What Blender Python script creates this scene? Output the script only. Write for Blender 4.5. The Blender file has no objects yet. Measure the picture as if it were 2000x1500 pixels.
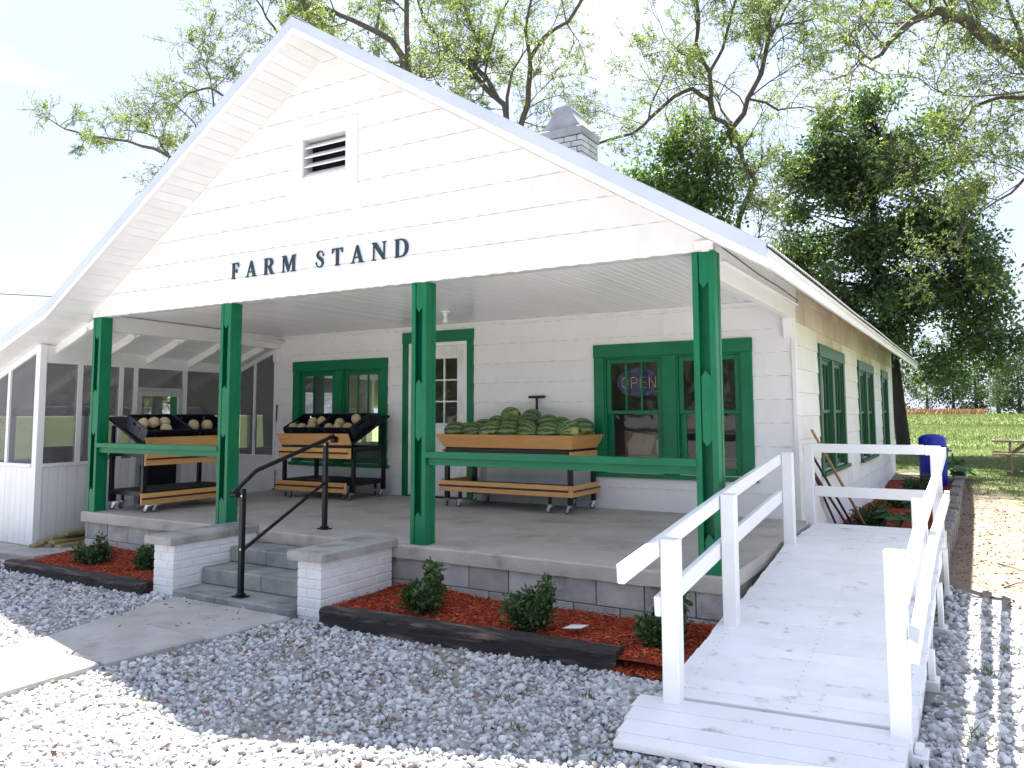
import bpy, bmesh, math, random
import numpy as np
from mathutils import Vector, Matrix, Euler

random.seed(7)
RNG = np.random.default_rng(11)
scn = bpy.context.scene
COL = scn.collection
R = math.radians

# ---------------------------------------------------------------- camera, sky, sun, exposure
cam_d = bpy.data.cameras.new('camera')
cam = bpy.data.objects.new('camera', cam_d)
COL.objects.link(cam)
cam_d.sensor_width = 36.0
cam_d.lens = 27.62
cam_d.shift_y = -0.0357
cam_d.clip_start = 0.05
cam_d.clip_end = 3000
_yaw, _pit, _rol = 0.534007749, 0.083055852, -0.003714842
_fw = Vector((-math.sin(_yaw) * math.cos(_pit), math.cos(_yaw) * math.cos(_pit), math.sin(_pit)))
_rt = Vector((math.cos(_yaw), math.sin(_yaw), 0))
_up = _rt.cross(_fw)
_r2 = math.cos(_rol) * _rt + math.sin(_rol) * _up
_u2 = -math.sin(_rol) * _rt + math.cos(_rol) * _up
_m = Matrix((_r2, _u2, -_fw)).transposed().to_4x4()
_m.translation = Vector((9.3645, -5.8637, 1.2040))
cam.matrix_world = _m
scn.camera = cam

SUN_EL, SUN_AZ = R(60.4), R(-39.5)          # azimuth from +Y, clockwise: the sun stands behind the house, to the left
sun_dir = Vector((math.sin(SUN_AZ) * math.cos(SUN_EL), math.cos(SUN_AZ) * math.cos(SUN_EL), math.sin(SUN_EL)))
sun_d = bpy.data.lights.new('sun', 'SUN')
sun_d.energy = 4.4
sun_d.angle = R(0.55)
sun_d.color = (1.0, 0.98, 0.95)
sun = bpy.data.objects.new('sun', sun_d)
COL.objects.link(sun)
sun.rotation_euler = sun_dir.to_track_quat('Z', 'Y').to_euler()
sun.location = (-20, 20, 40)

world = bpy.data.worlds.new('World')
scn.world = world
world.use_nodes = True
wn, wl = world.node_tree.nodes, world.node_tree.links
bg = wn['Background']
sky = wn.new('ShaderNodeTexSky')
sky.sky_type = 'NISHITA'
sky.sun_disc = False
sky.sun_elevation = SUN_EL
sky.sun_rotation = SUN_AZ
sky.air_density = 1.0
sky.dust_density = 1.2
sky.ozone_density = 1.2
# thin high cloud over the whole sky
tc = wn.new('ShaderNodeTexCoord')
mp = wn.new('ShaderNodeMapping')
mp.inputs['Scale'].default_value = (1.0, 1.6, 3.4)
mp.inputs['Rotation'].default_value = (0, 0, R(35))
nz = wn.new('ShaderNodeTexNoise')
nz.inputs['Scale'].default_value = 1.9
nz.inputs['Detail'].default_value = 9
nz.inputs['Roughness'].default_value = 0.52
nz.inputs['Distortion'].default_value = 0.5
rmp = wn.new('ShaderNodeValToRGB')
rmp.color_ramp.elements[0].position = 0.47
rmp.color_ramp.elements[0].color = (0, 0, 0, 1)
rmp.color_ramp.elements[1].position = 0.76
rmp.color_ramp.elements[1].color = (1, 1, 1, 1)
hz = wn.new('ShaderNodeMixRGB')            # even milky haze
hz.inputs[0].default_value = 0.85
hz.inputs[2].default_value = (2.08, 2.38, 3.22, 1)
mx = wn.new('ShaderNodeMixRGB')
mx.inputs[2].default_value = (3.2, 3.3, 3.5, 1)
wl.new(tc.outputs['Generated'], mp.inputs['Vector'])
wl.new(mp.outputs['Vector'], nz.inputs['Vector'])
wl.new(nz.outputs['Fac'], rmp.inputs['Fac'])
wl.new(sky.outputs['Color'], hz.inputs[1])
wl.new(rmp.outputs['Color'], mx.inputs[0])
wl.new(hz.outputs['Color'], mx.inputs[1])
wl.new(mx.outputs['Color'], bg.inputs['Color'])
bg.inputs['Strength'].default_value = 0.070

scn.view_settings.view_transform = 'Standard'
scn.view_settings.look = 'None'
scn.view_settings.exposure = 2.52
scn.view_settings.gamma = 1.0
scn.view_settings.use_curve_mapping = False
scn.render.engine = 'CYCLES'
scn.cycles.use_denoising = True
scn.cycles.max_bounces = 8
scn.cycles.diffuse_bounces = 4
scn.cycles.glossy_bounces = 3
scn.cycles.transparent_max_bounces = 16
scn.cycles.caustics_reflective = False
scn.cycles.caustics_refractive = False

# ---------------------------------------------------------------- materials
MATS = {}


def new_mat(name):
    m = bpy.data.materials.new(name)
    m.use_nodes = True
    MATS[name] = m
    nt = m.node_tree
    return m, nt.nodes, nt.links, nt.nodes['Principled BSDF']


def M(name, c1, c2=None, rough=0.6, scale=4.0, detail=6, lo=0.35, hi=0.65, bump=0.0, bscale=60.0, metal=0.0,
      rnd=0.0, stretch=(1, 1, 1), stain=None, sscale=1.2, slo=0.55, shi=0.75, coat=0.0, spec=0.5, bstretch=None, offs=True):
    """colour mottled between c1 and c2 by noise, optional stains, per-object brightness, bump"""
    m, n, l, p = new_mat(name)
    t = n.new('ShaderNodeTexCoord')
    mpn = n.new('ShaderNodeMapping')
    mpn.inputs['Scale'].default_value = stretch
    l.new(t.outputs['Object'], mpn.inputs['Vector'])
    vec = mpn.outputs['Vector']
    oi = n.new('ShaderNodeObjectInfo')
    if offs:
        ad = n.new('ShaderNodeVectorMath')
        ad.operation = 'ADD'
        sc = n.new('ShaderNodeMath')
        sc.operation = 'MULTIPLY'
        sc.inputs[1].default_value = 37.0
        l.new(oi.outputs['Random'], sc.inputs[0])
        l.new(vec, ad.inputs[0])
        l.new(sc.outputs[0], ad.inputs[1])
        vec = ad.outputs['Vector']
    c2 = c2 or tuple(x * 0.8 for x in c1)
    nt_ = n.new('ShaderNodeTexNoise')
    nt_.inputs['Scale'].default_value = scale
    nt_.inputs['Detail'].default_value = detail
    l.new(vec, nt_.inputs['Vector'])
    cr = n.new('ShaderNodeValToRGB')
    cr.color_ramp.elements[0].position = lo
    cr.color_ramp.elements[1].position = hi
    cr.color_ramp.elements[0].color = (*c1, 1)
    cr.color_ramp.elements[1].color = (*c2, 1)
    l.new(nt_.outputs['Fac'], cr.inputs['Fac'])
    col = cr.outputs['Color']
    if stain:
        ns = n.new('ShaderNodeTexNoise')
        ns.inputs['Scale'].default_value = sscale
        ns.inputs['Detail'].default_value = 8
        ns.inputs['Roughness'].default_value = 0.65
        l.new(vec, ns.inputs['Vector'])
        sr = n.new('ShaderNodeMapRange')
        sr.inputs['From Min'].default_value = slo
        sr.inputs['From Max'].default_value = shi
        l.new(ns.outputs['Fac'], sr.inputs['Value'])
        mxs = n.new('ShaderNodeMixRGB')
        mxs.inputs[2].default_value = (*stain, 1)
        l.new(sr.outputs['Result'], mxs.inputs[0])
        l.new(col, mxs.inputs[1])
        col = mxs.outputs['Color']
    if rnd:
        mr = n.new('ShaderNodeMapRange')
        mr.inputs['To Min'].default_value = 1 - rnd
        mr.inputs['To Max'].default_value = 1 + rnd
        l.new(oi.outputs['Random'], mr.inputs['Value'])
        mm = n.new('ShaderNodeVectorMath')
        mm.operation = 'SCALE'
        l.new(col, mm.inputs[0])
        l.new(mr.outputs['Result'], mm.inputs['Scale'])
        col = mm.outputs['Vector']
    l.new(col, p.inputs['Base Color'])
    p.inputs['Roughness'].default_value = rough
    p.inputs['Metallic'].default_value = metal
    p.inputs['Specular IOR Level'].default_value = spec
    p.inputs['Coat Weight'].default_value = coat
    if bump:
        nb = n.new('ShaderNodeTexNoise')
        nb.inputs['Scale'].default_value = bscale
        nb.inputs['Detail'].default_value = 5
        if bstretch:
            mb_ = n.new('ShaderNodeMapping')
            mb_.inputs['Scale'].default_value = bstretch
            l.new(t.outputs['Object'], mb_.inputs['Vector'])
            l.new(mb_.outputs['Vector'], nb.inputs['Vector'])
        else:
            l.new(vec, nb.inputs['Vector'])
        b = n.new('ShaderNodeBump')
        b.inputs['Strength'].default_value = bump
        b.inputs['Distance'].default_value = 0.01
        l.new(nb.outputs['Fac'], b.inputs['Height'])
        l.new(b.outputs['Normal'], p.inputs['Normal'])
    return m


M('white_siding', (0.82, 0.82, 0.82), (0.78, 0.78, 0.78), rough=0.62, scale=2.5, rnd=0.02, bump=0.25, bscale=25, bstretch=(6, 6, 0.6))
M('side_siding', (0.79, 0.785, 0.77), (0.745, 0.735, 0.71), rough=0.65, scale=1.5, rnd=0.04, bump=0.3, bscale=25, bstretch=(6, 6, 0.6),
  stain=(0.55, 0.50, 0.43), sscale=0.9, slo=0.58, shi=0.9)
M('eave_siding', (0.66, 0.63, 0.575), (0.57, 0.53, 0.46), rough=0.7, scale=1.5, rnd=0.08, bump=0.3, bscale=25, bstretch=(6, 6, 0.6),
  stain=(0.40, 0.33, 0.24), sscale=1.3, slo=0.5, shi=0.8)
M('siding_backing', (0.62, 0.615, 0.61), (0.52, 0.515, 0.51), rough=0.8)  # dirty, unpainted backing; its grey also paints shadow into the course grooves
M('white_trim', (0.82, 0.82, 0.815), (0.78, 0.78, 0.775), rough=0.45, scale=3, rnd=0.02, bump=0.08, bscale=30)
M('soffit_paint', (0.82, 0.82, 0.81), (0.77, 0.77, 0.76), rough=0.5, scale=3, rnd=0.04, bump=0.1, bscale=30, bstretch=(1, 0.2, 1))
M('ceiling_paint', (0.83, 0.83, 0.825), (0.79, 0.79, 0.785), rough=0.28, scale=2, rnd=0.03, bump=0.15, bscale=18, bstretch=(1, 0.08, 1))
M('ramp_paint', (0.81, 0.81, 0.815), (0.77, 0.77, 0.775), rough=0.42, scale=3, rnd=0.02, bump=0.12, bscale=40, bstretch=(0.3, 1, 1))
M('ramp_deck_paint', (0.84, 0.84, 0.845), (0.78, 0.78, 0.785), rough=0.48, scale=3, rnd=0.03, bump=0.15, bscale=40, bstretch=(0.3, 1, 1),
  stain=(0.30, 0.25, 0.20), sscale=6, slo=0.60, shi=0.74)
M('drip_metal', (0.66, 0.70, 0.76), (0.60, 0.64, 0.70), rough=0.35, metal=0.35, scale=2)
M('roof_metal', (0.55, 0.56, 0.57), (0.45, 0.44, 0.43), rough=0.4, metal=0.6, scale=2, stain=(0.28, 0.17, 0.11), slo=0.6, shi=0.8)
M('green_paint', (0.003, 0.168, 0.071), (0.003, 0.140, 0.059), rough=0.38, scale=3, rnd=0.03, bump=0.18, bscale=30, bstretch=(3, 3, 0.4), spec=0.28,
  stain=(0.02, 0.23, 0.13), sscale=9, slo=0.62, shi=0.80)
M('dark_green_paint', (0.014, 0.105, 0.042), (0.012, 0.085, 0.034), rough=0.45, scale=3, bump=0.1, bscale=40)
M('porch_concrete', (0.50, 0.47, 0.43), (0.40, 0.375, 0.34), rough=0.62, scale=2.3, detail=10, lo=0.3, hi=0.7, bump=0.15, bscale=80,
  stain=(0.27, 0.235, 0.195), sscale=1.6, slo=0.52, shi=0.74, offs=False)
M('slab_edge', (0.46, 0.43, 0.385), (0.35, 0.32, 0.28), rough=0.85, scale=3, bump=0.5, bscale=50, stain=(0.20, 0.175, 0.15), sscale=3, slo=0.58, shi=0.8)
M('block', (0.43, 0.42, 0.395), (0.33, 0.325, 0.31), rough=0.9, scale=5, rnd=0.22, bump=0.7, bscale=90, stain=(0.16, 0.16, 0.165), sscale=2.6, slo=0.54, shi=0.72)
M('mortar', (0.24, 0.24, 0.24), (0.18, 0.18, 0.18), rough=0.95, bump=0.5)
M('step_concrete', (0.34, 0.34, 0.325), (0.23, 0.235, 0.23), rough=0.85, scale=4, bump=0.5, bscale=70, stain=(0.11, 0.12, 0.12), sscale=2.5, slo=0.5, shi=0.75)
M('cap_concrete', (0.40, 0.385, 0.36), (0.27, 0.26, 0.245), rough=0.9, scale=4, bump=0.6, bscale=60, stain=(0.10, 0.095, 0.085), sscale=2.0, slo=0.48, shi=0.72)
M('path_concrete', (0.47, 0.455, 0.425), (0.37, 0.355, 0.33), rough=0.9, scale=3, detail=10, bump=0.4, bscale=90, stain=(0.22, 0.205, 0.185), sscale=4, slo=0.56, shi=0.8)
M('white_brick', (0.80, 0.80, 0.795), (0.74, 0.735, 0.725), rough=0.6, scale=6, rnd=0.03, bump=0.5, bscale=45, stain=(0.42, 0.40, 0.38), sscale=9, slo=0.68, shi=0.85)
M('white_mortar', (0.78, 0.775, 0.765), (0.70, 0.69, 0.675), rough=0.8, scale=6, bump=0.4)
M('chimney_brick', (0.52, 0.53, 0.55), (0.38, 0.39, 0.41), rough=0.8, scale=5, rnd=0.10, bump=0.4)
M('chimney_render', (0.36, 0.37, 0.39), (0.25, 0.26, 0.28), rough=0.85, scale=4, bump=0.4, stain=(0.22, 0.12, 0.08), sscale=2.6, slo=0.62, shi=0.85)
M('dark_mortar', (0.06, 0.06, 0.065), (0.10, 0.10, 0.10), rough=0.95)
M('oak', (0.68, 0.37, 0.14), (0.57, 0.285, 0.095), rough=0.38, scale=3, stretch=(1, 9, 12), lo=0.3, hi=0.7, rnd=0.06, bump=0.05, bscale=40, bstretch=(1, 9, 12))
M('black_metal', (0.006, 0.007, 0.012), (0.005, 0.006, 0.010), rough=0.36, scale=6, spec=0.3)
M('black_panel', (0.008, 0.009, 0.016), (0.006, 0.007, 0.012), rough=0.5, scale=6, bump=0.05, spec=0.25)
M('brown_strip', (0.045, 0.020, 0.014), (0.035, 0.016, 0.012), rough=0.35)
M('crate_plastic', (0.007, 0.009, 0.022), (0.006, 0.007, 0.017), rough=0.36, scale=6, spec=0.35)
M('zinc', (0.62, 0.63, 0.64), (0.5, 0.51, 0.52), rough=0.32, metal=0.85, scale=8)
M('rubber', (0.075, 0.085, 0.10), (0.06, 0.07, 0.085), rough=0.5)
M('wheel_hub', (0.45, 0.47, 0.50), rough=0.4)
M('navy_lettering', (0.008, 0.036, 0.062), (0.007, 0.030, 0.052), rough=0.4)
M('bark_gray', (0.115, 0.098, 0.082), (0.060, 0.050, 0.042), rough=0.95, scale=3, stretch=(5, 5, 0.8), bump=0.9, bscale=6)
M('bark_dark', (0.045, 0.034, 0.027), (0.022, 0.017, 0.014), rough=0.95, scale=3, stretch=(5, 5, 0.8), bump=0.9, bscale=6)
M('railroad_tie', (0.030, 0.022, 0.020), (0.012, 0.011, 0.013), rough=0.75, scale=5, stretch=(0.6, 6, 6), bump=0.9, bscale=14, bstretch=(0.5, 5, 8),
  stain=(0.22, 0.165, 0.125), sscale=3.0, slo=0.53, shi=0.72)
M('treated_lumber', (0.36, 0.30, 0.155), (0.27, 0.21, 0.10), rough=0.7, scale=3, stretch=(1, 1, 8), rnd=0.15, bump=0.2)
M('gray_timber', (0.25, 0.225, 0.195), (0.14, 0.125, 0.11), rough=0.9, scale=5, stretch=(6, 0.8, 6), rnd=0.18, bump=0.8, bscale=12)
M('table_wood', (0.40, 0.29, 0.19), (0.28, 0.19, 0.12), rough=0.7, scale=4, stretch=(1, 8, 8), rnd=0.1, bump=0.2)
M('blue_plastic', (0.006, 0.018, 0.42), (0.005, 0.014, 0.34), rough=0.35, scale=3)
M('tool_tan', (0.42, 0.26, 0.13), (0.30, 0.18, 0.09), rough=0.55, stretch=(1, 1, 0.2))
M('tool_brown', (0.16, 0.085, 0.05), rough=0.55)
M('tool_navy', (0.012, 0.016, 0.05), rough=0.4)
M('tool_maroon', (0.09, 0.012, 0.02), rough=0.45)
M('tool_green', (0.02, 0.10, 0.07), rough=0.4)
M('steel_dark', (0.10, 0.10, 0.10), (0.06, 0.05, 0.045), rough=0.5, metal=0.7)
M('cable', (0.10, 0.09, 0.085), rough=0.6)
M('paper', (0.78, 0.79, 0.80), rough=0.6)
M('cardboard', (0.36, 0.25, 0.16), rough=0.8)
M('interior_wall', (0.30, 0.28, 0.25), (0.25, 0.23, 0.21), rough=0.8)
M('interior_floor', (0.13, 0.09, 0.06), rough=0.5)
M('interior_counter', (0.06, 0.065, 0.07), rough=0.4)
M('printer_plastic', (0.55, 0.57, 0.60), rough=0.4)
M('door_paint', (0.80, 0.805, 0.81), rough=0.35, bump=0.03)
M('aluminium', (0.62, 0.64, 0.66), rough=0.4, metal=0.5)
M('bulb_glass', (0.85, 0.84, 0.80), rough=0.15)
M('sign_panel', (0.020, 0.028, 0.11), (0.016, 0.022, 0.09), rough=0.4)
M('brass', (0.55, 0.40, 0.16), rough=0.3, metal=0.9)
M('stone_b', (0.43, 0.385, 0.335), (0.30, 0.27, 0.24), rough=0.8, scale=14, rnd=0.35, bump=0.4, bscale=60, spec=0.3)
M('stone_c', (0.34, 0.345, 0.36), (0.25, 0.255, 0.27), rough=0.75, scale=14, rnd=0.3, bump=0.4, bscale=60, spec=0.3)
M('stone_a', (0.62, 0.62, 0.625), (0.47, 0.47, 0.475), rough=0.75, scale=14, rnd=0.38, bump=0.4, bscale=60, spec=0.3)
M('far_bark', (0.10, 0.085, 0.07), rough=0.95)


def led_mat(name, c):
    m, n, l, p = new_mat(name)
    p.inputs['Base Color'].default_value = (*c, 1)
    p.inputs['Emission Color'].default_value = (*c, 1)
    p.inputs['Emission Strength'].default_value = 0.22
    p.inputs['Roughness'].default_value = 0.3


led_mat('led_red', (0.75, 0.36, 0.18))
led_mat('led_blue', (0.30, 0.42, 0.62))


def glass_mat():
    m, n, l, p = new_mat('window_glass')
    out = n['Material Output']
    tr = n.new('ShaderNodeBsdfTransparent')
    tr.inputs['Color'].default_value = (0.86, 0.90, 0.90, 1)
    gl = n.new('ShaderNodeBsdfGlossy')
    gl.inputs['Roughness'].default_value = 0.015
    t = n.new('ShaderNodeTexCoord')
    nb = n.new('ShaderNodeTexNoise')
    nb.inputs['Scale'].default_value = 2.2
    nb.inputs['Detail'].default_value = 1
    l.new(t.outputs['Object'], nb.inputs['Vector'])
    b = n.new('ShaderNodeBump')
    b.inputs['Strength'].default_value = 0.06
    b.inputs['Distance'].default_value = 0.02
    l.new(nb.outputs['Fac'], b.inputs['Height'])
    l.new(b.outputs['Normal'], gl.inputs['Normal'])
    fr = n.new('ShaderNodeFresnel')
    fr.inputs['IOR'].default_value = 1.5
    ms = n.new('ShaderNodeMixShader')
    l.new(fr.outputs['Fac'], ms.inputs['Fac'])
    l.new(tr.outputs[0], ms.inputs[1])
    l.new(gl.outputs[0], ms.inputs[2])
    l.new(ms.outputs[0], out.inputs['Surface'])


glass_mat()


def screen_mat():
    m, n, l, p = new_mat('insect_screen')
    out = n['Material Output']
    tr = n.new('ShaderNodeBsdfTransparent')
    df = n.new('ShaderNodeBsdfDiffuse')
    df.inputs['Color'].default_value = (0.17, 0.17, 0.185, 1)
    t = n.new('ShaderNodeTexCoord')
    nb = n.new('ShaderNodeTexNoise')
    nb.inputs['Scale'].default_value = 1.5
    l.new(t.outputs['Object'], nb.inputs['Vector'])
    mr = n.new('ShaderNodeMapRange')
    mr.inputs['From Min'].default_value = 0.3
    mr.inputs['From Max'].default_value = 0.7
    mr.inputs['To Min'].default_value = 0.62
    mr.inputs['To Max'].default_value = 0.72
    l.new(nb.outputs['Fac'], mr.inputs['Value'])
    ms = n.new('ShaderNodeMixShader')
    l.new(mr.outputs['Result'], ms.inputs['Fac'])
    l.new(tr.outputs[0], ms.inputs[1])
    l.new(df.outputs[0], ms.inputs[2])
    l.new(ms.outputs[0], out.inputs['Surface'])


screen_mat()


def attr_mat(name, cols, rough=0.6, transl=0.0, tcol=None, spec=0.5):
    """colour by the per-face attribute 'rnd' through a ramp of colours"""
    m, n, l, p = new_mat(name)
    out = n['Material Output']
    a = n.new('ShaderNodeAttribute')
    a.attribute_name = 'rnd'
    cr = n.new('ShaderNodeValToRGB')
    els = cr.color_ramp.elements
    els[0].color = (*cols[0], 1)
    els[1].color = (*cols[-1], 1)
    for k, c in enumerate(cols[1:-1]):
        e = els.new((k + 1) / (len(cols) - 1))
        e.color = (*c, 1)
    l.new(a.outputs['Fac'], cr.inputs['Fac'])
    l.new(cr.outputs['Color'], p.inputs['Base Color'])
    p.inputs['Roughness'].default_value = rough
    p.inputs['Specular IOR Level'].default_value = spec
    if transl:
        tr = n.new('ShaderNodeBsdfTranslucent')
        if tcol:
            mm = n.new('ShaderNodeMixRGB')
            mm.blend_type = 'MULTIPLY'
            mm.inputs[0].default_value = 1
            mm.inputs[2].default_value = (*tcol, 1)
            l.new(cr.outputs['Color'], mm.inputs[1])
            l.new(mm.outputs[0], tr.inputs['Color'])
        else:
            l.new(cr.outputs['Color'], tr.inputs['Color'])
        ms = n.new('ShaderNodeMixShader')
        ms.inputs['Fac'].default_value = transl
        l.new(p.outputs[0], ms.inputs[1])
        l.new(tr.outputs[0], ms.inputs[2])
        l.new(ms.outputs[0], out.inputs['Surface'])


attr_mat('leaf_spring', [(0.12, 0.17, 0.055), (0.16, 0.22, 0.065), (0.21, 0.27, 0.075), (0.28, 0.30, 0.085)], rough=0.5, transl=0.5, tcol=(1.1, 1.12, 0.8))
attr_mat('leaf_evergreen', [(0.032, 0.060, 0.030), (0.060, 0.105, 0.048), (0.10, 0.150, 0.062), (0.18, 0.23, 0.10)], rough=0.25, transl=0.38, tcol=(1.3, 1.45, 0.7))
attr_mat('leaf_ivy', [(0.055, 0.105, 0.038), (0.10, 0.17, 0.055), (0.14, 0.22, 0.068)], rough=0.4, transl=0.45, tcol=(1.3, 1.4, 0.6))
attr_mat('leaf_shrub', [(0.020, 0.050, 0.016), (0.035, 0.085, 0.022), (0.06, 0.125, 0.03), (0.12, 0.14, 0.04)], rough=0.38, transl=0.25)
attr_mat('leaf_squash', [(0.05, 0.13, 0.045), (0.085, 0.19, 0.06)], rough=0.5, transl=0.3)
attr_mat('leaf_far', [(0.05, 0.09, 0.03), (0.085, 0.14, 0.045), (0.12, 0.18, 0.055)], rough=0.6, transl=0.35)
attr_mat('leaf_far_blue', [(0.035, 0.065, 0.045), (0.06, 0.10, 0.06), (0.085, 0.13, 0.075)], rough=0.6, transl=0.3)
attr_mat('grass_blade', [(0.07, 0.11, 0.028), (0.11, 0.16, 0.04), (0.16, 0.205, 0.06), (0.26, 0.26, 0.11)], rough=0.5, transl=0.4)
attr_mat('dry_grass', [(0.36, 0.20, 0.10), (0.45, 0.25, 0.13), (0.40, 0.28, 0.16)], rough=0.8)
attr_mat('mulch', [(0.19, 0.030, 0.015), (0.38, 0.062, 0.025), (0.54, 0.100, 0.038), (0.62, 0.17, 0.07)], rough=0.8, spec=0.2)
attr_mat('leaf_litter', [(0.10, 0.055, 0.03), (0.20, 0.11, 0.06), (0.30, 0.18, 0.10), (0.24, 0.10, 0.06)], rough=0.8)


def watermelon_mat():
    m, n, l, p = new_mat('watermelon_rind')
    t = n.new('ShaderNodeTexCoord')
    sp = n.new('ShaderNodeSeparateXYZ')
    l.new(t.outputs['Object'], sp.inputs[0])
    at = n.new('ShaderNodeMath')
    at.operation = 'ARCTAN2'
    l.new(sp.outputs['Z'], at.inputs[0])
    l.new(sp.outputs['Y'], at.inputs[1])
    nz1 = n.new('ShaderNodeTexNoise')
    nz1.inputs['Scale'].default_value = 26
    nz1.inputs['Detail'].default_value = 4
    nz1.inputs['Distortion'].default_value = 1.0
    l.new(t.outputs['Object'], nz1.inputs['Vector'])
    s1 = n.new('ShaderNodeMath')
    s1.operation = 'MULTIPLY_ADD'
    s1.inputs[1].default_value = 11
    l.new(at.outputs[0], s1.inputs[0])
    ns = n.new('ShaderNodeMath')
    ns.operation = 'MULTIPLY'
    ns.inputs[1].default_value = 5.2
    l.new(nz1.outputs['Fac'], ns.inputs[0])
    l.new(ns.outputs[0], s1.inputs[2])
    si = n.new('ShaderNodeMath')
    si.operation = 'SINE'
    l.new(s1.outputs[0], si.inputs[0])
    cr = n.new('ShaderNodeValToRGB')
    e = cr.color_ramp.elements
    e[0].position = 0.30
    e[0].color = (0.024, 0.064, 0.018, 1)
    e[1].position = 0.74
    e[1].color = (0.15, 0.22, 0.065, 1)
    mr = n.new('ShaderNodeMapRange')
    mr.inputs['From Min'].default_value = -1
    mr.inputs['From Max'].default_value = 1
    l.new(si.outputs[0], mr.inputs['Value'])
    l.new(mr.outputs['Result'], cr.inputs['Fac'])
    # pale yellow ground spot on one flank
    dt = n.new('ShaderNodeVectorMath')
    dt.operation = 'DOT_PRODUCT'
    nm = n.new('ShaderNodeVectorMath')
    nm.operation = 'NORMALIZE'
    l.new(t.outputs['Object'], nm.inputs[0])
    l.new(nm.outputs[0], dt.inputs[0])
    dt.inputs[1].default_value = (-0.35, -0.80, -0.48)
    m2 = n.new('ShaderNodeMapRange')
    m2.inputs['From Min'].default_value = 0.86
    m2.inputs['From Max'].default_value = 0.97
    l.new(dt.outputs['Value'], m2.inputs['Value'])
    mm = n.new('ShaderNodeMixRGB')
    mm.inputs[2].default_value = (0.33, 0.31, 0.09, 1)
    oi = n.new('ShaderNodeObjectInfo')
    gt = n.new('ShaderNodeMath')
    gt.operation = 'GREATER_THAN'
    gt.inputs[1].default_value = 0.55
    l.new(oi.outputs['Random'], gt.inputs[0])
    mu = n.new('ShaderNodeMath')
    mu.operation = 'MULTIPLY'
    l.new(gt.outputs[0], mu.inputs[0])
    l.new(m2.outputs['Result'], mu.inputs[1])
    l.new(mu.outputs[0], mm.inputs[0])
    l.new(cr.outputs['Color'], mm.inputs[1])
    m3 = n.new('ShaderNodeMapRange')
    m3.inputs['To Min'].default_value = 0.75
    m3.inputs['To Max'].default_value = 1.3
    l.new(oi.outputs['Random'], m3.inputs['Value'])
    sc = n.new('ShaderNodeVectorMath')
    sc.operation = 'SCALE'
    l.new(mm.outputs['Color'], sc.inputs[0])
    l.new(m3.outputs['Result'], sc.inputs['Scale'])
    l.new(sc.outputs['Vector'], p.inputs['Base Color'])
    p.inputs['Roughness'].default_value = 0.38


watermelon_mat()


def cantaloupe_mat():
    m, n, l, p = new_mat('cantaloupe_rind')
    t = n.new('ShaderNodeTexCoord')
    v = n.new('ShaderNodeTexVoronoi')
    v.feature = 'DISTANCE_TO_EDGE'
    v.inputs['Scale'].default_value = 55
    l.new(t.outputs['Object'], v.inputs['Vector'])
    cr = n.new('ShaderNodeValToRGB')
    e = cr.color_ramp.elements
    e[0].position = 0.02
    e[0].color = (0.56, 0.46, 0.30, 1)
    e[1].position = 0.12
    e[1].color = (0.42, 0.32, 0.16, 1)
    l.new(v.outputs['Distance'], cr.inputs['Fac'])
    l.new(cr.outputs['Color'], p.inputs['Base Color'])
    p.inputs['Roughness'].default_value = 0.8
    b = n.new('ShaderNodeBump')
    b.invert = True
    b.inputs['Strength'].default_value = 0.5
    b.inputs['Distance'].default_value = 0.004
    l.new(v.outputs['Distance'], b.inputs['Height'])
    l.new(b.outputs['Normal'], p.inputs['Normal'])


cantaloupe_mat()


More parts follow.
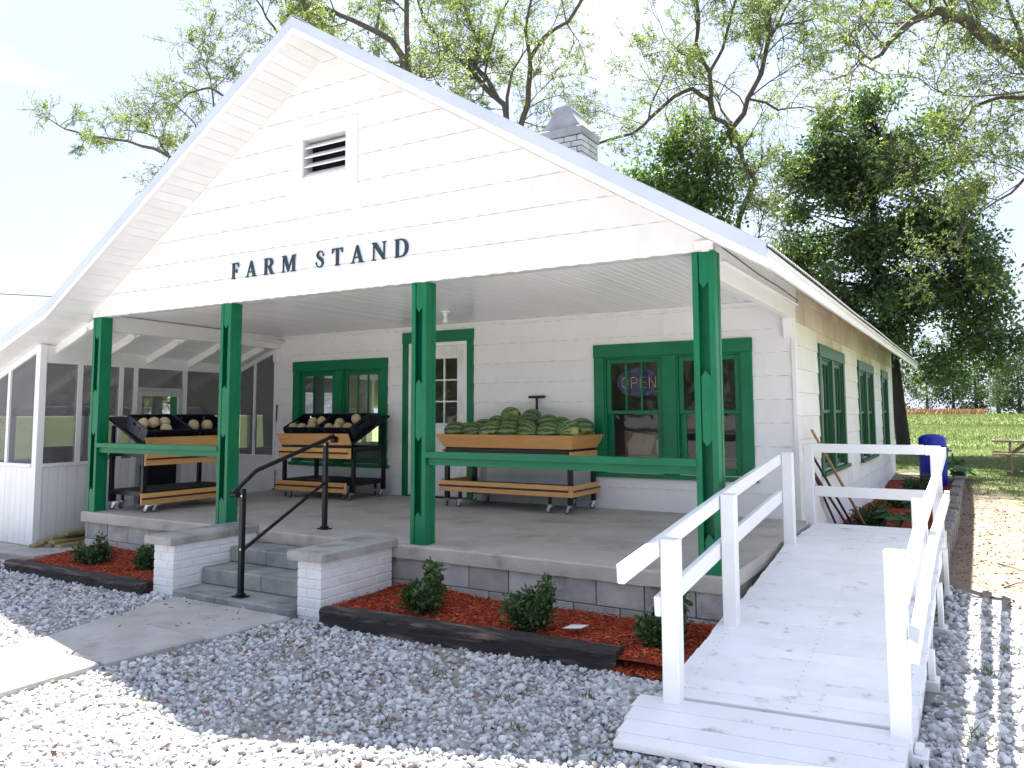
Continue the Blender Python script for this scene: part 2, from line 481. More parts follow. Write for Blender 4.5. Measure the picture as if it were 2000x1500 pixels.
def ground_mat():
    m, n, l, p = new_mat('ground_soil')
    t = n.new('ShaderNodeTexCoord')
    sp = n.new('ShaderNodeSeparateXYZ')
    l.new(t.outputs['Object'], sp.inputs[0])

    def noise(s, d=6):
        x = n.new('ShaderNodeTexNoise')
        x.inputs['Scale'].default_value = s
        x.inputs['Detail'].default_value = d
        l.new(t.outputs['Object'], x.inputs['Vector'])
        return x.outputs['Fac']

    def ramp(fac, a, b, lo=0.35, hi=0.65):
        c = n.new('ShaderNodeValToRGB')
        c.color_ramp.elements[0].position = lo
        c.color_ramp.elements[1].position = hi
        c.color_ramp.elements[0].color = (*a, 1)
        c.color_ramp.elements[1].color = (*b, 1)
        l.new(fac, c.inputs['Fac'])
        return c.outputs['Color']

    def math_(op, a, b):
        x = n.new('ShaderNodeMath')
        x.operation = op
        for k, q in enumerate((a, b)):
            if isinstance(q, (int, float)):
                x.inputs[k].default_value = q
            else:
                l.new(q, x.inputs[k])
        return x.outputs[0]

    def rng(v, a, b):
        x = n.new('ShaderNodeMapRange')
        x.inputs['From Min'].default_value = a
        x.inputs['From Max'].default_value = b
        l.new(v, x.inputs['Value'])
        return x.outputs['Result']

    def mix(f, a, b):
        x = n.new('ShaderNodeMixRGB')
        l.new(f, x.inputs[0])
        l.new(a, x.inputs[1])
        l.new(b, x.inputs[2])
        return x.outputs['Color']
    gravel = ramp(noise(9), (0.33, 0.315, 0.295), (0.22, 0.20, 0.175))
    dirt = ramp(noise(2.5, 10), (0.25, 0.19, 0.14), (0.185, 0.135, 0.095))
    grass = ramp(noise(0.35, 9), (0.085, 0.125, 0.035), (0.15, 0.18, 0.065), 0.3, 0.7)
    wob = math_('MULTIPLY', math_('SUBTRACT', noise(0.9), 0.5), 3.0)
    y2 = math_('ADD', sp.outputs['Y'], wob)
    f_dirt = rng(y2, 2.3, 3.1)
    col = mix(f_dirt, gravel, dirt)
    # turf: further out to the right and behind the house
    far = math_('ADD', math_('MULTIPLY', sp.outputs['X'], 2.6), math_('ADD', y2, 0))
    f_gr = rng(far, 35.5, 38.5)
    f_gy = rng(y2, 14.0, 16.0)
    f_gl = rng(math_('MULTIPLY', sp.outputs['X'], -1), 3.4, 4.2)
    f_g = math_('MAXIMUM', math_('MAXIMUM', f_gr, f_gy), f_gl)
    f_g = math_('MULTIPLY', f_g, rng(y2, 0.5, 2.6))
    col = mix(f_g, col, grass)
    l.new(col, p.inputs['Base Color'])
    p.inputs['Roughness'].default_value = 0.95
    p.inputs['Specular IOR Level'].default_value = 0.2
    b = n.new('ShaderNodeBump')
    b.inputs['Strength'].default_value = 0.6
    b.inputs['Distance'].default_value = 0.02
    l.new(noise(40), b.inputs['Height'])
    l.new(b.outputs['Normal'], p.inputs['Normal'])


ground_mat()


# ---------------------------------------------------------------- mesh helpers
class MB:
    def __init__(self):
        self.v, self.f = [], []

    def add(self, vs, fs):
        o = len(self.v)
        self.v += [tuple(x) for x in vs]
        self.f += [tuple(i + o for i in f) for f in fs]
        return self

    def box(self, lo, hi, b=0.0, T=None):
        """axis-aligned box with optional chamfer b and transform T"""
        lo, hi = list(lo), list(hi)
        for k in range(3):
            if lo[k] > hi[k]:
                lo[k], hi[k] = hi[k], lo[k]
        b = min(b, *[(hi[k] - lo[k]) * 0.45 for k in range(3)])
        if b <= 0:
            vs = [(x, y, z) for z in (lo[2], hi[2]) for y in (lo[1], hi[1]) for x in (lo[0], hi[0])]
            fs = [(0, 2, 3, 1), (4, 5, 7, 6), (0, 1, 5, 4), (2, 6, 7, 3), (0, 4, 6, 2), (1, 3, 7, 5)]
        else:
            vs, idx = [], {}
            for sx in (0, 1):
                for sy in (0, 1):
                    for sz in (0, 1):
                        c = [(lo, hi)[s][k] for k, s in enumerate((sx, sy, sz))]
                        ins = [c[k] + (b if (sx, sy, sz)[k] == 0 else -b) for k in range(3)]
                        for ax in range(3):
                            q = ins[:]
                            q[ax] = c[ax]
                            idx[(sx, sy, sz, ax)] = len(vs)
                            vs.append(tuple(q))
            fs = []
            for ax in range(3):
                u, w = (ax + 1) % 3, (ax + 2) % 3
                for s in (0, 1):
                    loop = []
                    for (a_, b_) in ((0, 0), (1, 0), (1, 1), (0, 1)):
                        k = [0, 0, 0]
                        k[ax], k[u], k[w] = s, a_, b_
                        loop.append(idx[(*k, ax)])
                    fs.append(tuple(loop if s else loop[::-1]))
            for ax in range(3):      # edges along ax
                u, w = (ax + 1) % 3, (ax + 2) % 3
                for a_ in (0, 1):
                    for b_ in (0, 1):
                        k0, k1 = [0, 0, 0], [0, 0, 0]
                        k0[ax], k0[u], k0[w] = 0, a_, b_
                        k1[ax], k1[u], k1[w] = 1, a_, b_
                        q = [idx[(*k0, u)], idx[(*k1, u)], idx[(*k1, w)], idx[(*k0, w)]]
                        fs.append(tuple(q if (a_ != b_) else q[::-1]))
            for sx in (0, 1):
                for sy in (0, 1):
                    for sz in (0, 1):
                        q = [idx[(sx, sy, sz, ax)] for ax in range(3)]
                        fs.append(tuple(q if (sx + sy + sz) % 2 else q[::-1]))
        if T is not None:
            vs = [tuple(T @ Vector(x)) for x in vs]
        return self.add(vs, fs)

    def beam(self, a, b, w, h, bev=0.0, up=(0, 0, 1), ext=0.0):
        """rectangular bar from a to b: w sideways, h along up"""
        a, b = Vector(a), Vector(b)
        d = (b - a).normalized()
        a, b = a - d * ext, b + d * ext
        s = d.cross(Vector(up))
        if s.length < 1e-5:
            s = d.cross(Vector((1, 0, 0)))
        s.normalize()
        u = s.cross(d).normalized()
        L = (b - a).length
        T = Matrix((d, s, u)).transposed().to_4x4()
        T.translation = a
        return self.box((0, -w / 2, -h / 2), (L, w / 2, h / 2), bev, T)

    def tube(self, pts, r, n=8, caps=True):
        pts = [Vector(p) for p in pts]
        rs = r if isinstance(r, (list, tuple)) else [r] * len(pts)
        rings = []
        prev = None
        for i, p in enumerate(pts):
            d = (pts[min(i + 1, len(pts) - 1)] - pts[max(i - 1, 0)]).normalized()
            if prev is None:
                s = d.cross(Vector((0, 0, 1)))
                if s.length < 1e-3:
                    s = d.cross(Vector((1, 0, 0)))
            else:
                s = prev - d * prev.dot(d)
                if s.length < 1e-4:
                    s = d.cross(Vector((1, 0, 0)))
            s.normalize()
            prev = s
            t = d.cross(s)
            rings.append([p + (s * math.cos(2 * math.pi * k / n) + t * math.sin(2 * math.pi * k / n)) * rs[i] for k in range(n)])
        vs = [q for ring in rings for q in ring]
        fs = []
        for i in range(len(pts) - 1):
            for k in range(n):
                fs.append((i * n + k, i * n + (k + 1) % n, (i + 1) * n + (k + 1) % n, (i + 1) * n + k))
        if caps:
            fs.append(tuple(range(n))[::-1])
            fs.append(tuple((len(pts) - 1) * n + k for k in range(n)))
        return self.add(vs, fs)

    def prism(self, poly, f0, f1):
        """extrude 2-D polygon between two mappings (u,v)->xyz"""
        n = len(poly)
        vs = [f0(*p) for p in poly] + [f1(*p) for p in poly]
        fs = [tuple(range(n)), tuple(range(2 * n - 1, n - 1, -1))]
        fs += [((k + 1) % n, k, k + n, (k + 1) % n + n) for k in range(n)]
        return self.add(vs, fs)

    def lathe(self, prof, n=24, c=(0, 0, 0)):
        vs, fs = [], []
        for (r, z) in prof:
            for k in range(n):
                a = 2 * math.pi * k / n
                vs.append((c[0] + r * math.cos(a), c[1] + r * math.sin(a), c[2] + z))
        for i in range(len(prof) - 1):
            for k in range(n):
                fs.append((i * n + k, i * n + (k + 1) % n, (i + 1) * n + (k + 1) % n, (i + 1) * n + k))
        if prof[0][0] > 1e-4:
            fs.append(tuple(range(n))[::-1])
        if prof[-1][0] > 1e-4:
            fs.append(tuple((len(prof) - 1) * n + k for k in range(n)))
        return self.add(vs, fs)

    def mesh(self, name, mat, smooth=False):
        me = bpy.data.meshes.new(name)
        me.from_pydata(self.v, [], self.f)
        if mat:
            me.materials.append(MATS[mat])
        bm = bmesh.new()
        bm.from_mesh(me)
        bmesh.ops.recalc_face_normals(bm, faces=bm.faces)
        bm.to_mesh(me)
        bm.free()
        if smooth:
            me.polygons.foreach_set('use_smooth', [True] * len(me.polygons))
            if hasattr(me, 'set_sharp_from_angle'):
                me.set_sharp_from_angle(angle=R(40))
        me.update()
        return me

    def build(self, name, mat, parent=None, smooth=False):
        return link(name, self.mesh(name, mat, smooth), parent)


def link(name, me, parent=None, loc=None, rot=None, scale=None):
    o = bpy.data.objects.new(name, me)
    COL.objects.link(o)
    if loc is not None:
        o.location = loc
    if rot is not None:
        o.rotation_euler = rot
    if scale is not None:
        o.scale = scale
    if parent:
        attach(o, parent)
    return o


def attach(o, parent):
    """parent in place: meshes are written in the same space as the parent's own location"""
    o.parent = parent
    # parents are un-rotated and their own location is given in world space
    acc = parent.location.copy()
    o.matrix_parent_inverse = Matrix.Translation(-acc)


def empty(name, loc=(0, 0, 0)):
    o = bpy.data.objects.new(name, None)
    o.empty_display_size = 0.1
    COL.objects.link(o)
    o.location = loc
    return o


def tag(o, label=None, cat=None, group=None, kind=None):
    if label:
        o['label'] = label
    if cat:
        o['category'] = cat
    if group:
        o['group'] = group
    if kind:
        o['kind'] = kind
    return o


def copy_tree(o, parent=None):
    c = o.copy()
    COL.objects.link(c)
    if parent:
        c.parent = parent
    for ch in o.children:
        copy_tree(ch, c)
    return c


def np_mesh(name, V, F, mat, rnd=None, smooth=False):
    """fast mesh from numpy arrays; F is (m,k)"""
    V = np.asarray(V, dtype=np.float32)
    F = np.asarray(F, dtype=np.int32)
    me = bpy.data.meshes.new(name)
    m, k = F.shape
    me.vertices.add(len(V))
    me.vertices.foreach_set('co', V.ravel())
    me.loops.add(m * k)
    me.loops.foreach_set('vertex_index', F.ravel())
    me.polygons.add(m)
    me.polygons.foreach_set('loop_start', np.arange(0, m * k, k, dtype=np.int32))
    me.materials.append(MATS[mat])
    if rnd is not None:
        a = me.attributes.new('rnd', 'FLOAT', 'FACE')
        a.data.foreach_set('value', np.asarray(rnd, dtype=np.float32))
    if smooth:
        me.polygons.foreach_set('use_smooth', np.ones(m, dtype=bool))
    me.update(calc_edges=True)
    me.validate()
    return me


def unit(v):
    return v / np.maximum(np.linalg.norm(v, axis=-1, keepdims=True), 1e-9)


def leaf_quads(C, D, L, W, rng):
    """rhombic leaves: base C, direction D (unit), length L, width W -> V, F"""
    n = len(C)
    up = unit(rng.normal(size=(n, 3)))
    S = unit(np.cross(D, up))
    N = np.cross(S, D)
    L = np.broadcast_to(L, (n,))[:, None]
    W = np.broadcast_to(W, (n,))[:, None]
    mid = C + D * L * 0.45
    V = np.stack([C, mid + S * W * 0.5 + N * L * 0.06, C + D * L, mid - S * W * 0.5 + N * L * 0.06], 1).reshape(-1, 3)
    F = np.arange(n * 4).reshape(n, 4)
    return V, F


# ================================================================= SETTING
GZ = -0.5


def gz(x, y):
    t = np.clip((np.asarray(y, dtype=float) - 9) / 8, 0, 1)
    t = t * t * (3 - 2 * t)
    u = np.clip((np.asarray(y, dtype=float) - 30) / 170, 0, 1)
    return GZ + 0.3 * t + 0.75 * u


def make_ground():
    xs = np.concatenate([np.linspace(-1200, -60, 8), np.linspace(-50, 60, 45), np.linspace(80, 1200, 8)])
    ys = np.concatenate([np.linspace(-1200, -40, 8), np.linspace(-30, 40, 57), np.linspace(48, 200, 14), np.linspace(260, 2200, 6)])
    X, Y = np.meshgrid(xs, ys)
    Z = gz(X, Y)
    V = np.stack([X, Y, Z], -1).reshape(-1, 3)
    w, h = len(xs), len(ys)
    i = np.arange(w * h).reshape(h, w)
    F = np.stack([i[:-1, :-1], i[:-1, 1:], i[1:, 1:], i[1:, :-1]], -1).reshape(-1, 4)
    o = link('ground', np_mesh('ground', V, F, 'ground_soil', smooth=True))
    tag(o, 'ground of gravel, bare dirt and grassy field around the farm stand', 'ground', kind='structure')


make_ground()

PATH = [[(2.90, -1.065), (4.385, -1.065), (4.31, -1.83), (3.08, -1.80)],
        [(3.085, -1.815), (4.31, -1.845), (4.225, -2.575), (3.27, -2.555)],
        [(3.275, -2.59), (4.22, -2.61), (4.24, -4.4), (3.35, -4.4)]]


def make_path():
    root = empty('path', (3.6, -2.4, GZ))
    tag(root, 'concrete path leading from the steps across the gravel', 'path', kind='structure')
    for k, q in enumerate(PATH):
        mb = MB()
        top = [-0.470, -0.458, -0.450][k]
        c = (sum(p[0] for p in q) / 4, sum(p[1] for p in q) / 4)
        e = 0.012
        inn = [(p[0] + (e if p[0] < c[0] else -e), p[1] + (e if p[1] < c[1] else -e)) for p in q]
        vs = [(*p, GZ - 0.06) for p in q] + [(*p, top - 0.012) for p in q] + [(*p, top) for p in inn]
        fs = [(8, 9, 10, 11)]
        for a in range(4):
            b = (a + 1) % 4
            fs += [(a, b, 4 + b, 4 + a), (4 + a, 4 + b, 8 + b, 8 + a)]
        mb.add(vs, fs)
        mb.build('path_slab', 'path_concrete', root)
    # paving beside the screened porch
    mb = MB()
    q = [(-3.6, -0.88), (-0.42, -0.55), (-0.345, 3.4), (-3.6, 3.4)]
    mb.prism(q, lambda a, b: (a, b, GZ - 0.05), lambda a, b: (a, b, -0.482))
    tag(mb.build('pavement', 'path_concrete'), 'pale concrete paving beside the screened porch', 'pavement', kind='structure')


make_path()


# ---------------------------------------------------------------- siding helpers
def subtract(rects, hole):
    out = []
    hx0, hx1, hz0, hz1 = hole
    for (x0, x1, z0, z1) in rects:
        if hx1 <= x0 or hx0 >= x1 or hz1 <= z0 or hz0 >= z1:
            out.append((x0, x1, z0, z1))
            continue
        if hx0 > x0:
            out.append((x0, hx0, z0, z1))
        if hx1 < x1:
            out.append((hx1, x1, z0, z1))
        a, b = max(x0, hx0), min(x1, hx1)
        if hz0 > z0:
            out.append((a, b, z0, hz0))
        if hz1 < z1:
            out.append((a, b, hz1, z1))
    return [r for r in out if r[1] - r[0] > 0.012 and r[3] - r[2] > 0.012]


def clip_poly(poly, a, b, c):
    """keep a*x+b*z<=c"""
    out = []
    for i in range(len(poly)):
        p, q = poly[i], poly[(i + 1) % len(poly)]
        dp, dq = a * p[0] + b * p[1] - c, a * q[0] + b * q[1] - c
        if dp <= 0:
            out.append(p)
        if (dp < 0 < dq) or (dq < 0 < dp):
            t = dp / (dp - dq)
            out.append((p[0] + (q[0] - p[0]) * t, p[1] + (q[1] - p[1]) * t))
    return out


def shingles(parent, u0, u1, z0, z1, holes, to3, mat, planes=(), exposure=0.27, width=0.61, seed=1, mat_top=None, ztop=9e9):
    """cement shingles, each a thin tapered slab with a wavy butt edge.  to3(u, out, z) -> xyz"""
    rg = random.Random(seed)
    z = z0
    row = 0
    cnt = 0
    while z < z1 - 0.01:
        zt_ = min(z + exposure, z1)
        off = (row % 2) * width * 0.5 + rg.uniform(-0.05, 0.05)
        u = u0 - off
        while u < u1 - 0.005:
            a, b = max(u, u0), min(u + width, u1)
            u += width
            if b - a < 0.02:
                continue
            for (x0, x1, c0, c1) in [(a, b, z, zt_)]:
                rects = [(x0 + 0.0004, x1 - 0.0004, c0, c1)]
                for h in holes:
                    rects = subtract(rects, h)
                for (p0, p1, q0, q1) in rects:
                    n = max(2, int((p1 - p0) / 0.045))
                    ph = rg.uniform(0, 6.28)
                    wavy = abs(q0 - c0) < 1e-6
                    bot = []
                    for k in range(n + 1):
                        t = p0 + (p1 - p0) * k / n
                        dz = (0.0045 * math.sin(t * 38 + ph) + rg.uniform(-0.002, 0.002) - 0.002) if wavy else 0
                        bot.append((t, q0 + dz))
                    qt = q1 - (0.0055 if abs(q1 - c1) < 1e-6 and c1 < z1 - 1e-6 else 0)
                    poly = bot + [(p1, qt), (p0, qt)]
                    for (A, B, Cc) in planes:
                        poly = clip_poly(poly, A, B, Cc)
                        if len(poly) < 3:
                            break
                    if len(poly) < 3:
                        continue
                    tilt = rg.uniform(-0.0003, 0.0004)

                    def outer(uu, zz, c0=c0, tilt=tilt):
                        f = (zz - c0) / exposure
                        return to3(uu, 0.0165 * (1 - f) + 0.0050 * f + tilt, zz)
                    mb = MB()
                    mb.prism(poly, lambda uu, zz: to3(uu, 0.0005, zz), outer)
                    mm = mat_top if (mat_top and q0 >= ztop) else mat
                    mb.build('shingle', mm, parent)
                    cnt += 1
        z += exposure
        row += 1
    return cnt


def wall_panel(mb, u0, u1, z0, z1, holes, to3, th):
    """wall with rectangular openings; out 0 .. -th"""
    us = sorted({u0, u1, *[h[k] for h in holes for k in (0, 1)]})
    zs = sorted({z0, z1, *[h[k] for h in holes for k in (2, 3)]})
    us = [u for u in us if u0 <= u <= u1]
    zs = [z for z in zs if z0 <= z <= z1]
    for i in range(len(us) - 1):
        for j in range(len(zs) - 1):
            cu, cz = (us[i] + us[i + 1]) / 2, (zs[j] + zs[j + 1]) / 2
            if any(h[0] < cu < h[1] and h[2] < cz < h[3] for h in holes):
                continue
            a, b, c, d = us[i], us[i + 1], zs[j], zs[j + 1]
            mb.prism([(a, c), (b, c), (b, d), (a, d)], lambda u, z: to3(u, 0, z), lambda u, z: to3(u, -th, z))


# ================================================================= HOUSE
XL, XR, YF, YB = -0.69, 7.60, 3.409, 14.9
RIDGE_X, SLOPE = 3.685, 0.619
house = empty('farm_stand_house', (3.5, 8, GZ))
tag(house, 'white gabled wooden farm stand house with green trim and metal roof', 'house')

WINL = (-0.269, 1.708, 0.382, 2.046)
WINR = (5.123, 7.13, 0.397, 2.069)
DOOR = (2.001, 3.259, 0.0, 2.398)
fr3 = lambda u, o, z: (u, YF - o, z)          # front wall
rt3 = lambda u, o, z: (XR + o, u, z)          # right wall (u = Y)

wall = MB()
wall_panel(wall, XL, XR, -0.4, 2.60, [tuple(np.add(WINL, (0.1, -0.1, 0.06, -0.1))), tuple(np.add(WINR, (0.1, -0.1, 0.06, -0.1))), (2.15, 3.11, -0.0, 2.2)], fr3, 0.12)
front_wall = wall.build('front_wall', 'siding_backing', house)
shingles(front_wall, XL + 0.02, XR - 0.03, 0.0, 2.50, [WINL, WINR, DOOR], fr3, 'white_siding', seed=3)

SW = [(4.85, 7.05, 0.38, 2.085), (8.70, 10.95, 0.34, 2.085), (12.46, 13.75, 0.36, 2.085)]
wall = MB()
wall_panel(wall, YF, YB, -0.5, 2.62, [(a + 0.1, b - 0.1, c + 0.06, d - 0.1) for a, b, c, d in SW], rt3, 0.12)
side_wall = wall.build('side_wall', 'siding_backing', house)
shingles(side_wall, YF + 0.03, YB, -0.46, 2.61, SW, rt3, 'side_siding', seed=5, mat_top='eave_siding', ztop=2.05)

mb = MB()
mb.box((XR - 0.03, YF - 0.03, -0.5), (XR + 0.022, YF + 0.022, 2.6), 0.004)
mb.box((XR - 0.10, YB - 0.01, -0.5), (XR + 0.022, YB + 0.022, 2.6), 0.004)
mb.build('corner_board', 'white_trim', house)
mb = MB()
mb.box((XL - 0.03, YF - 0.024, -0.02), (XL + 0.0195, YF + 0.02, 2.26), 0.004)
mb.build('corner_board', 'white_trim', house)

# rear and left walls (left has a window giving light through the house), floor and ceiling inside
mb = MB()
wall_panel(mb, XL, XR, -0.5, 2.6, [(0.5, 1.9, 0.6, 2.0)], lambda u, o, z: (u, YB + o, z), 0.12)
mb.build('rear_wall', 'interior_wall', house)
mb = MB()
wall_panel(mb, YF, YB, -0.5, 2.6, [(4.75, 6.35, 0.55, 1.95)], lambda u, o, z: (XL - o, u, z), 0.12)
mb.build('left_wall', 'white_siding', house)
mb = MB()
mb.box((XL + 0.12, YF + 0.12, -0.12), (XR - 0.12, YB - 0.12, -0.02))
mb.build('interior_floor', 'interior_floor', house)
mb = MB()
mb.box((XL + 0.12, YF + 0.12, 2.50), (XR - 0.12, YB - 0.12, 2.56))
mb.box((3.3, YF + 3.2, -0.01), (XR - 0.12, YF + 3.3, 2.5))
mb.build('interior_partition', 'interior_wall', house)


# ---------------- windows
def window(parent, rect, to3, units, sill=True, paint='green_paint', muntins=True, mullion=0.17, bottom_panel=0.0):
    u0, u1, z0, z1 = rect
    w = empty('window', to3((u0 + u1) / 2, 0, z0))
    attach(w, parent)
    cs = 0.135                                # casing width

    def B(mb, a, b, c, d, o0, o1, bev=0.004):
        lo, hi = to3(a, o0, c), to3(b, o1, d)
        mb.box(lo, hi, bev)
    casing = MB()
    B(casing, u0, u0 + cs, z0 + 0.05, z1 - cs - 0.03, -0.02, 0.036)
    B(casing, u1 - cs, u1, z0 + 0.05, z1 - cs - 0.03, -0.02, 0.036)
    B(casing, u0 - 0.006, u1 + 0.006, z1 - cs - 0.03, z1, -0.02, 0.042)
    iu0, iu1 = u0 + cs, u1 - cs
    uw = (iu1 - iu0 - mullion * (units - 1)) / units
    for k in range(units - 1):
        a = iu0 + uw * (k + 1) + mullion * k
        B(casing, a, a + mullion, z0 + 0.05, z1 - cs - 0.03, -0.02, 0.034)
    casing.build('casing', paint, w)
    if sill:
        s = MB()
        B(s, u0 - 0.04, u1 + 0.04, z0, z0 + 0.05, -0.06, 0.075)
        s.build('sill', paint, w)
    top = z1 - cs - 0.03
    bot = z0 + 0.05
    meet = bot + (top - bot) * 0.52
    for k in range(units):
        a = iu0 + (uw + mullion) * k
        b = a + uw
        st = MB()           # jamb stops
        B(st, a, a + 0.022, bot, top, -0.09, 0.012, 0.002)
        B(st, b - 0.022, b, bot, top, -0.09, 0.012, 0.002)
        B(st, a + 0.022, b - 0.022, top - 0.022, top, -0.09, 0.012, 0.002)
        st.build('jamb', paint, w)
        a, b = a + 0.022, b - 0.022
        # upper sash
        sa = MB()
        up, fr = top - 0.022, 0.058
        o0, o1 = -0.045, -0.012
        B(sa, a, a + fr, meet - 0.02, up, o0, o1)
        B(sa, b - fr, b, meet - 0.02, up, o0, o1)
        B(sa, a + fr, b - fr, up - fr, up, o0, o1)
        B(sa, a + fr, b - fr, meet - 0.02, meet + 0.025, o0, o1)
        if muntins:
            for j in (1, 2):
                m = a + fr + (b - a - 2 * fr) * j / 3
                B(sa, m - 0.011, m + 0.011, meet + 0.025, up - fr, o0 + 0.004, o1 - 0.004, 0.002)
        sa.build('sash', paint, w)
        # lower sash, set back
        sb = MB()
        p0, p1 = -0.082, -0.049
        B(sb, a, a + fr + 0.018, bot, meet + 0.02, p0, p1)
        B(sb, b - fr - 0.018, b, bot, meet + 0.02, p0, p1)
        B(sb, a + fr + 0.018, b - fr - 0.018, bot, bot + 0.085, p0, p1)
        B(sb, a + fr + 0.018, b - fr - 0.018, meet - 0.02, meet + 0.02, p0, p1)
        sb.build('sash', paint, w)
        nl = 3 if muntins else 1
        g0, g1 = a + fr, b - fr
        for j in range(nl):
            q0, q1 = g0 + (g1 - g0) * j / nl, g0 + (g1 - g0) * (j + 1) / nl
            g = MB()
            g.add([to3(q0 - 0.004, -0.030, meet), to3(q1 - 0.004 if j < nl - 1 else q1 + 0.004, -0.030, meet),
                   to3(q1 - 0.004 if j < nl - 1 else q1 + 0.004, -0.030, up - 0.04), to3(q0 - 0.004, -0.030, up - 0.04)], [(0, 1, 2, 3)])
            g.build('pane', 'window_glass', w)
        g = MB()
        g.add([to3(g0, -0.066, bot + 0.05), to3(g1, -0.066, bot + 0.05), to3(g1, -0.066, meet), to3(g0, -0.066, meet)], [(0, 1, 2, 3)])
        g.build('pane', 'window_glass', w)
    return w


window(house, WINL, fr3, 2)
window(house, WINR, fr3, 2)
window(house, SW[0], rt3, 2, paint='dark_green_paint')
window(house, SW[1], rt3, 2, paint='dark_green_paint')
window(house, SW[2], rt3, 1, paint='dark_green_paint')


# ---------------- door
def door():
    d = empty('door', (2.63, YF, 0))
    attach(d, house)
    d['label'] = 'white half-glazed entrance door in a green casing'
    mb = MB()
    mb.box((2.001, YF - 0.036, 0.0), (2.107, YF + 0.02, 2.235), 0.004)
    mb.box((3.154, YF - 0.036, 0.0), (3.259, YF + 0.02, 2.235), 0.004)
    mb.box((1.995, YF - 0.042, 2.235), (3.265, YF + 0.02, 2.398), 0.004)
    mb.build('casing', 'green_paint', d)
    mb = MB()
    mb.box((2.109, YF - 0.026, 0.0), (2.165, YF + 0.06, 2.175), 0.004)
    mb.box((3.095, YF - 0.026, 0.0), (3.152, YF + 0.06, 2.175), 0.004)
    mb.box((2.109, YF - 0.028, 2.175), (3.152, YF + 0.06, 2.232), 0.004)
    mb.build('frame', 'white_trim', d)
    mb = MB()
    y0, y1 = YF - 0.004, YF + 0.04
    gx0, gx1, g0, g1 = 2.285, 2.975, 1.06, 1.99
    mb.box((2.167, y0, 0.02), (gx0, y1, 2.173), 0.003)
    mb.box((gx1, y0, 0.02), (3.093, y1, 2.173), 0.003)
    mb.box((gx0, y0, 0.02), (gx1, y1, g0), 0.003)
    mb.box((gx0, y0, g1), (gx1, y1, 2.173), 0.003)
    leaf = mb.build('door_leaf', 'door_paint', d)
    for a, b in ((2.25, 2.60), (2.66, 3.01)):
        m2 = MB()
        m2.box((a, y0 - 0.006, 0.22), (b, y0 + 0.006, 0.86), 0.005)
        m2.box((a + 0.06, y0 - 0.011, 0.28), (b - 0.06, y0 + 0.006, 0.80), 0.005)
        m2.build('panel', 'door_paint', d)
    mb = MB()
    for j in (1, 2):
        x = gx0 + (gx1 - gx0) * j / 3
        mb.box((x - 0.011, y0 - 0.006, g0), (x + 0.011, y1 - 0.01, g1), 0.003)
        z = g0 + (g1 - g0) * j / 3
        for k in range(3):
            a = gx0 + (gx1 - gx0) * k / 3 + (0.011 if k else 0)
            b = gx0 + (gx1 - gx0) * (k + 1) / 3 - (0.011 if k < 2 else 0)
            mb.box((a, y0 - 0.006, z - 0.011), (b, y1 - 0.01, z + 0.011), 0.003)
    mb.box((gx0 - 0.03, y0 - 0.009, g0 - 0.03), (gx0, y0 + 0.006, g1 + 0.03), 0.003)
    mb.box((gx1, y0 - 0.009, g0 - 0.03), (gx1 + 0.03, y0 + 0.006, g1 + 0.03), 0.003)
    mb.box((gx0, y0 - 0.009, g0 - 0.03), (gx1, y0 + 0.006, g0), 0.003)
    mb.box((gx0, y0 - 0.009, g1), (gx1, y0 + 0.006, g1 + 0.03), 0.003)
    mb.build('glazing_bars', 'door_paint', d)
    for j in range(3):
        for k in range(3):
            a, b = gx0 + (gx1 - gx0) * j / 3, gx0 + (gx1 - gx0) * (j + 1) / 3
            c, e = g0 + (g1 - g0) * k / 3, g0 + (g1 - g0) * (k + 1) / 3
            m2 = MB()
            m2.add([(a, y0 + 0.02, c), (b, y0 + 0.02, c), (b, y0 + 0.02, e), (a, y0 + 0.02, e)], [(0, 1, 2, 3)])
            m2.build('pane', 'window_glass', d)
    m2 = MB()
    m2.tube([(2.225, y0 + 0.01, 0.95), (2.225, y0 - 0.03, 0.95), (2.225, y0 - 0.04, 0.95), (2.225, y0 - 0.065, 0.95), (2.225, y0 - 0.07, 0.95)],
            [0.014, 0.012, 0.024, 0.027, 0.012], 14)
    m2.build('knob', 'brass', d, True)
    m2 = MB()
    m2.box((2.109, YF - 0.07, 0.001), (3.152, YF - 0.005, 0.022), 0.004)
    m2.build('threshold', 'steel_dark', d)


door()

# ---------------- gable wall
GAB_B = 2.434
gab3 = lambda u, o, z: (u, -0.004 - o, z)
gtop = 4.965


def soff_z(x):        # underside of the rake soffit
    return gtop - SLOPE * abs(x - RIDGE_X)


VENT = (3.205, 4.118, 3.508, 4.214)
gx0, gx1 = -0.30, 7.655
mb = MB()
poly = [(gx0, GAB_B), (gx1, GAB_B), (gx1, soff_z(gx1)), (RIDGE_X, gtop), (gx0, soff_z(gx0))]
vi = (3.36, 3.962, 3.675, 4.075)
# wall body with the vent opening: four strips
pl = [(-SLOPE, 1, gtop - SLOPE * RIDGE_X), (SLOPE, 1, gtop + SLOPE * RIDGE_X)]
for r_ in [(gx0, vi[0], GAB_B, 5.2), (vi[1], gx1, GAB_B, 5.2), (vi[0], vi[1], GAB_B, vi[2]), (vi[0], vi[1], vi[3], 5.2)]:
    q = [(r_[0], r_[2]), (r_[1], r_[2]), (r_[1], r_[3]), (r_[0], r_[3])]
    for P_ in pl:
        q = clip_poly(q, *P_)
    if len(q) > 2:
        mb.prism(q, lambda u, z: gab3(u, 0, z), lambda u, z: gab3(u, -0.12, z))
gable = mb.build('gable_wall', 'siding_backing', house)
shingles(gable, gx0, gx1, GAB_B, gtop, [VENT], gab3, 'white_siding', planes=pl, seed=9, exposure=0.272, width=0.92)


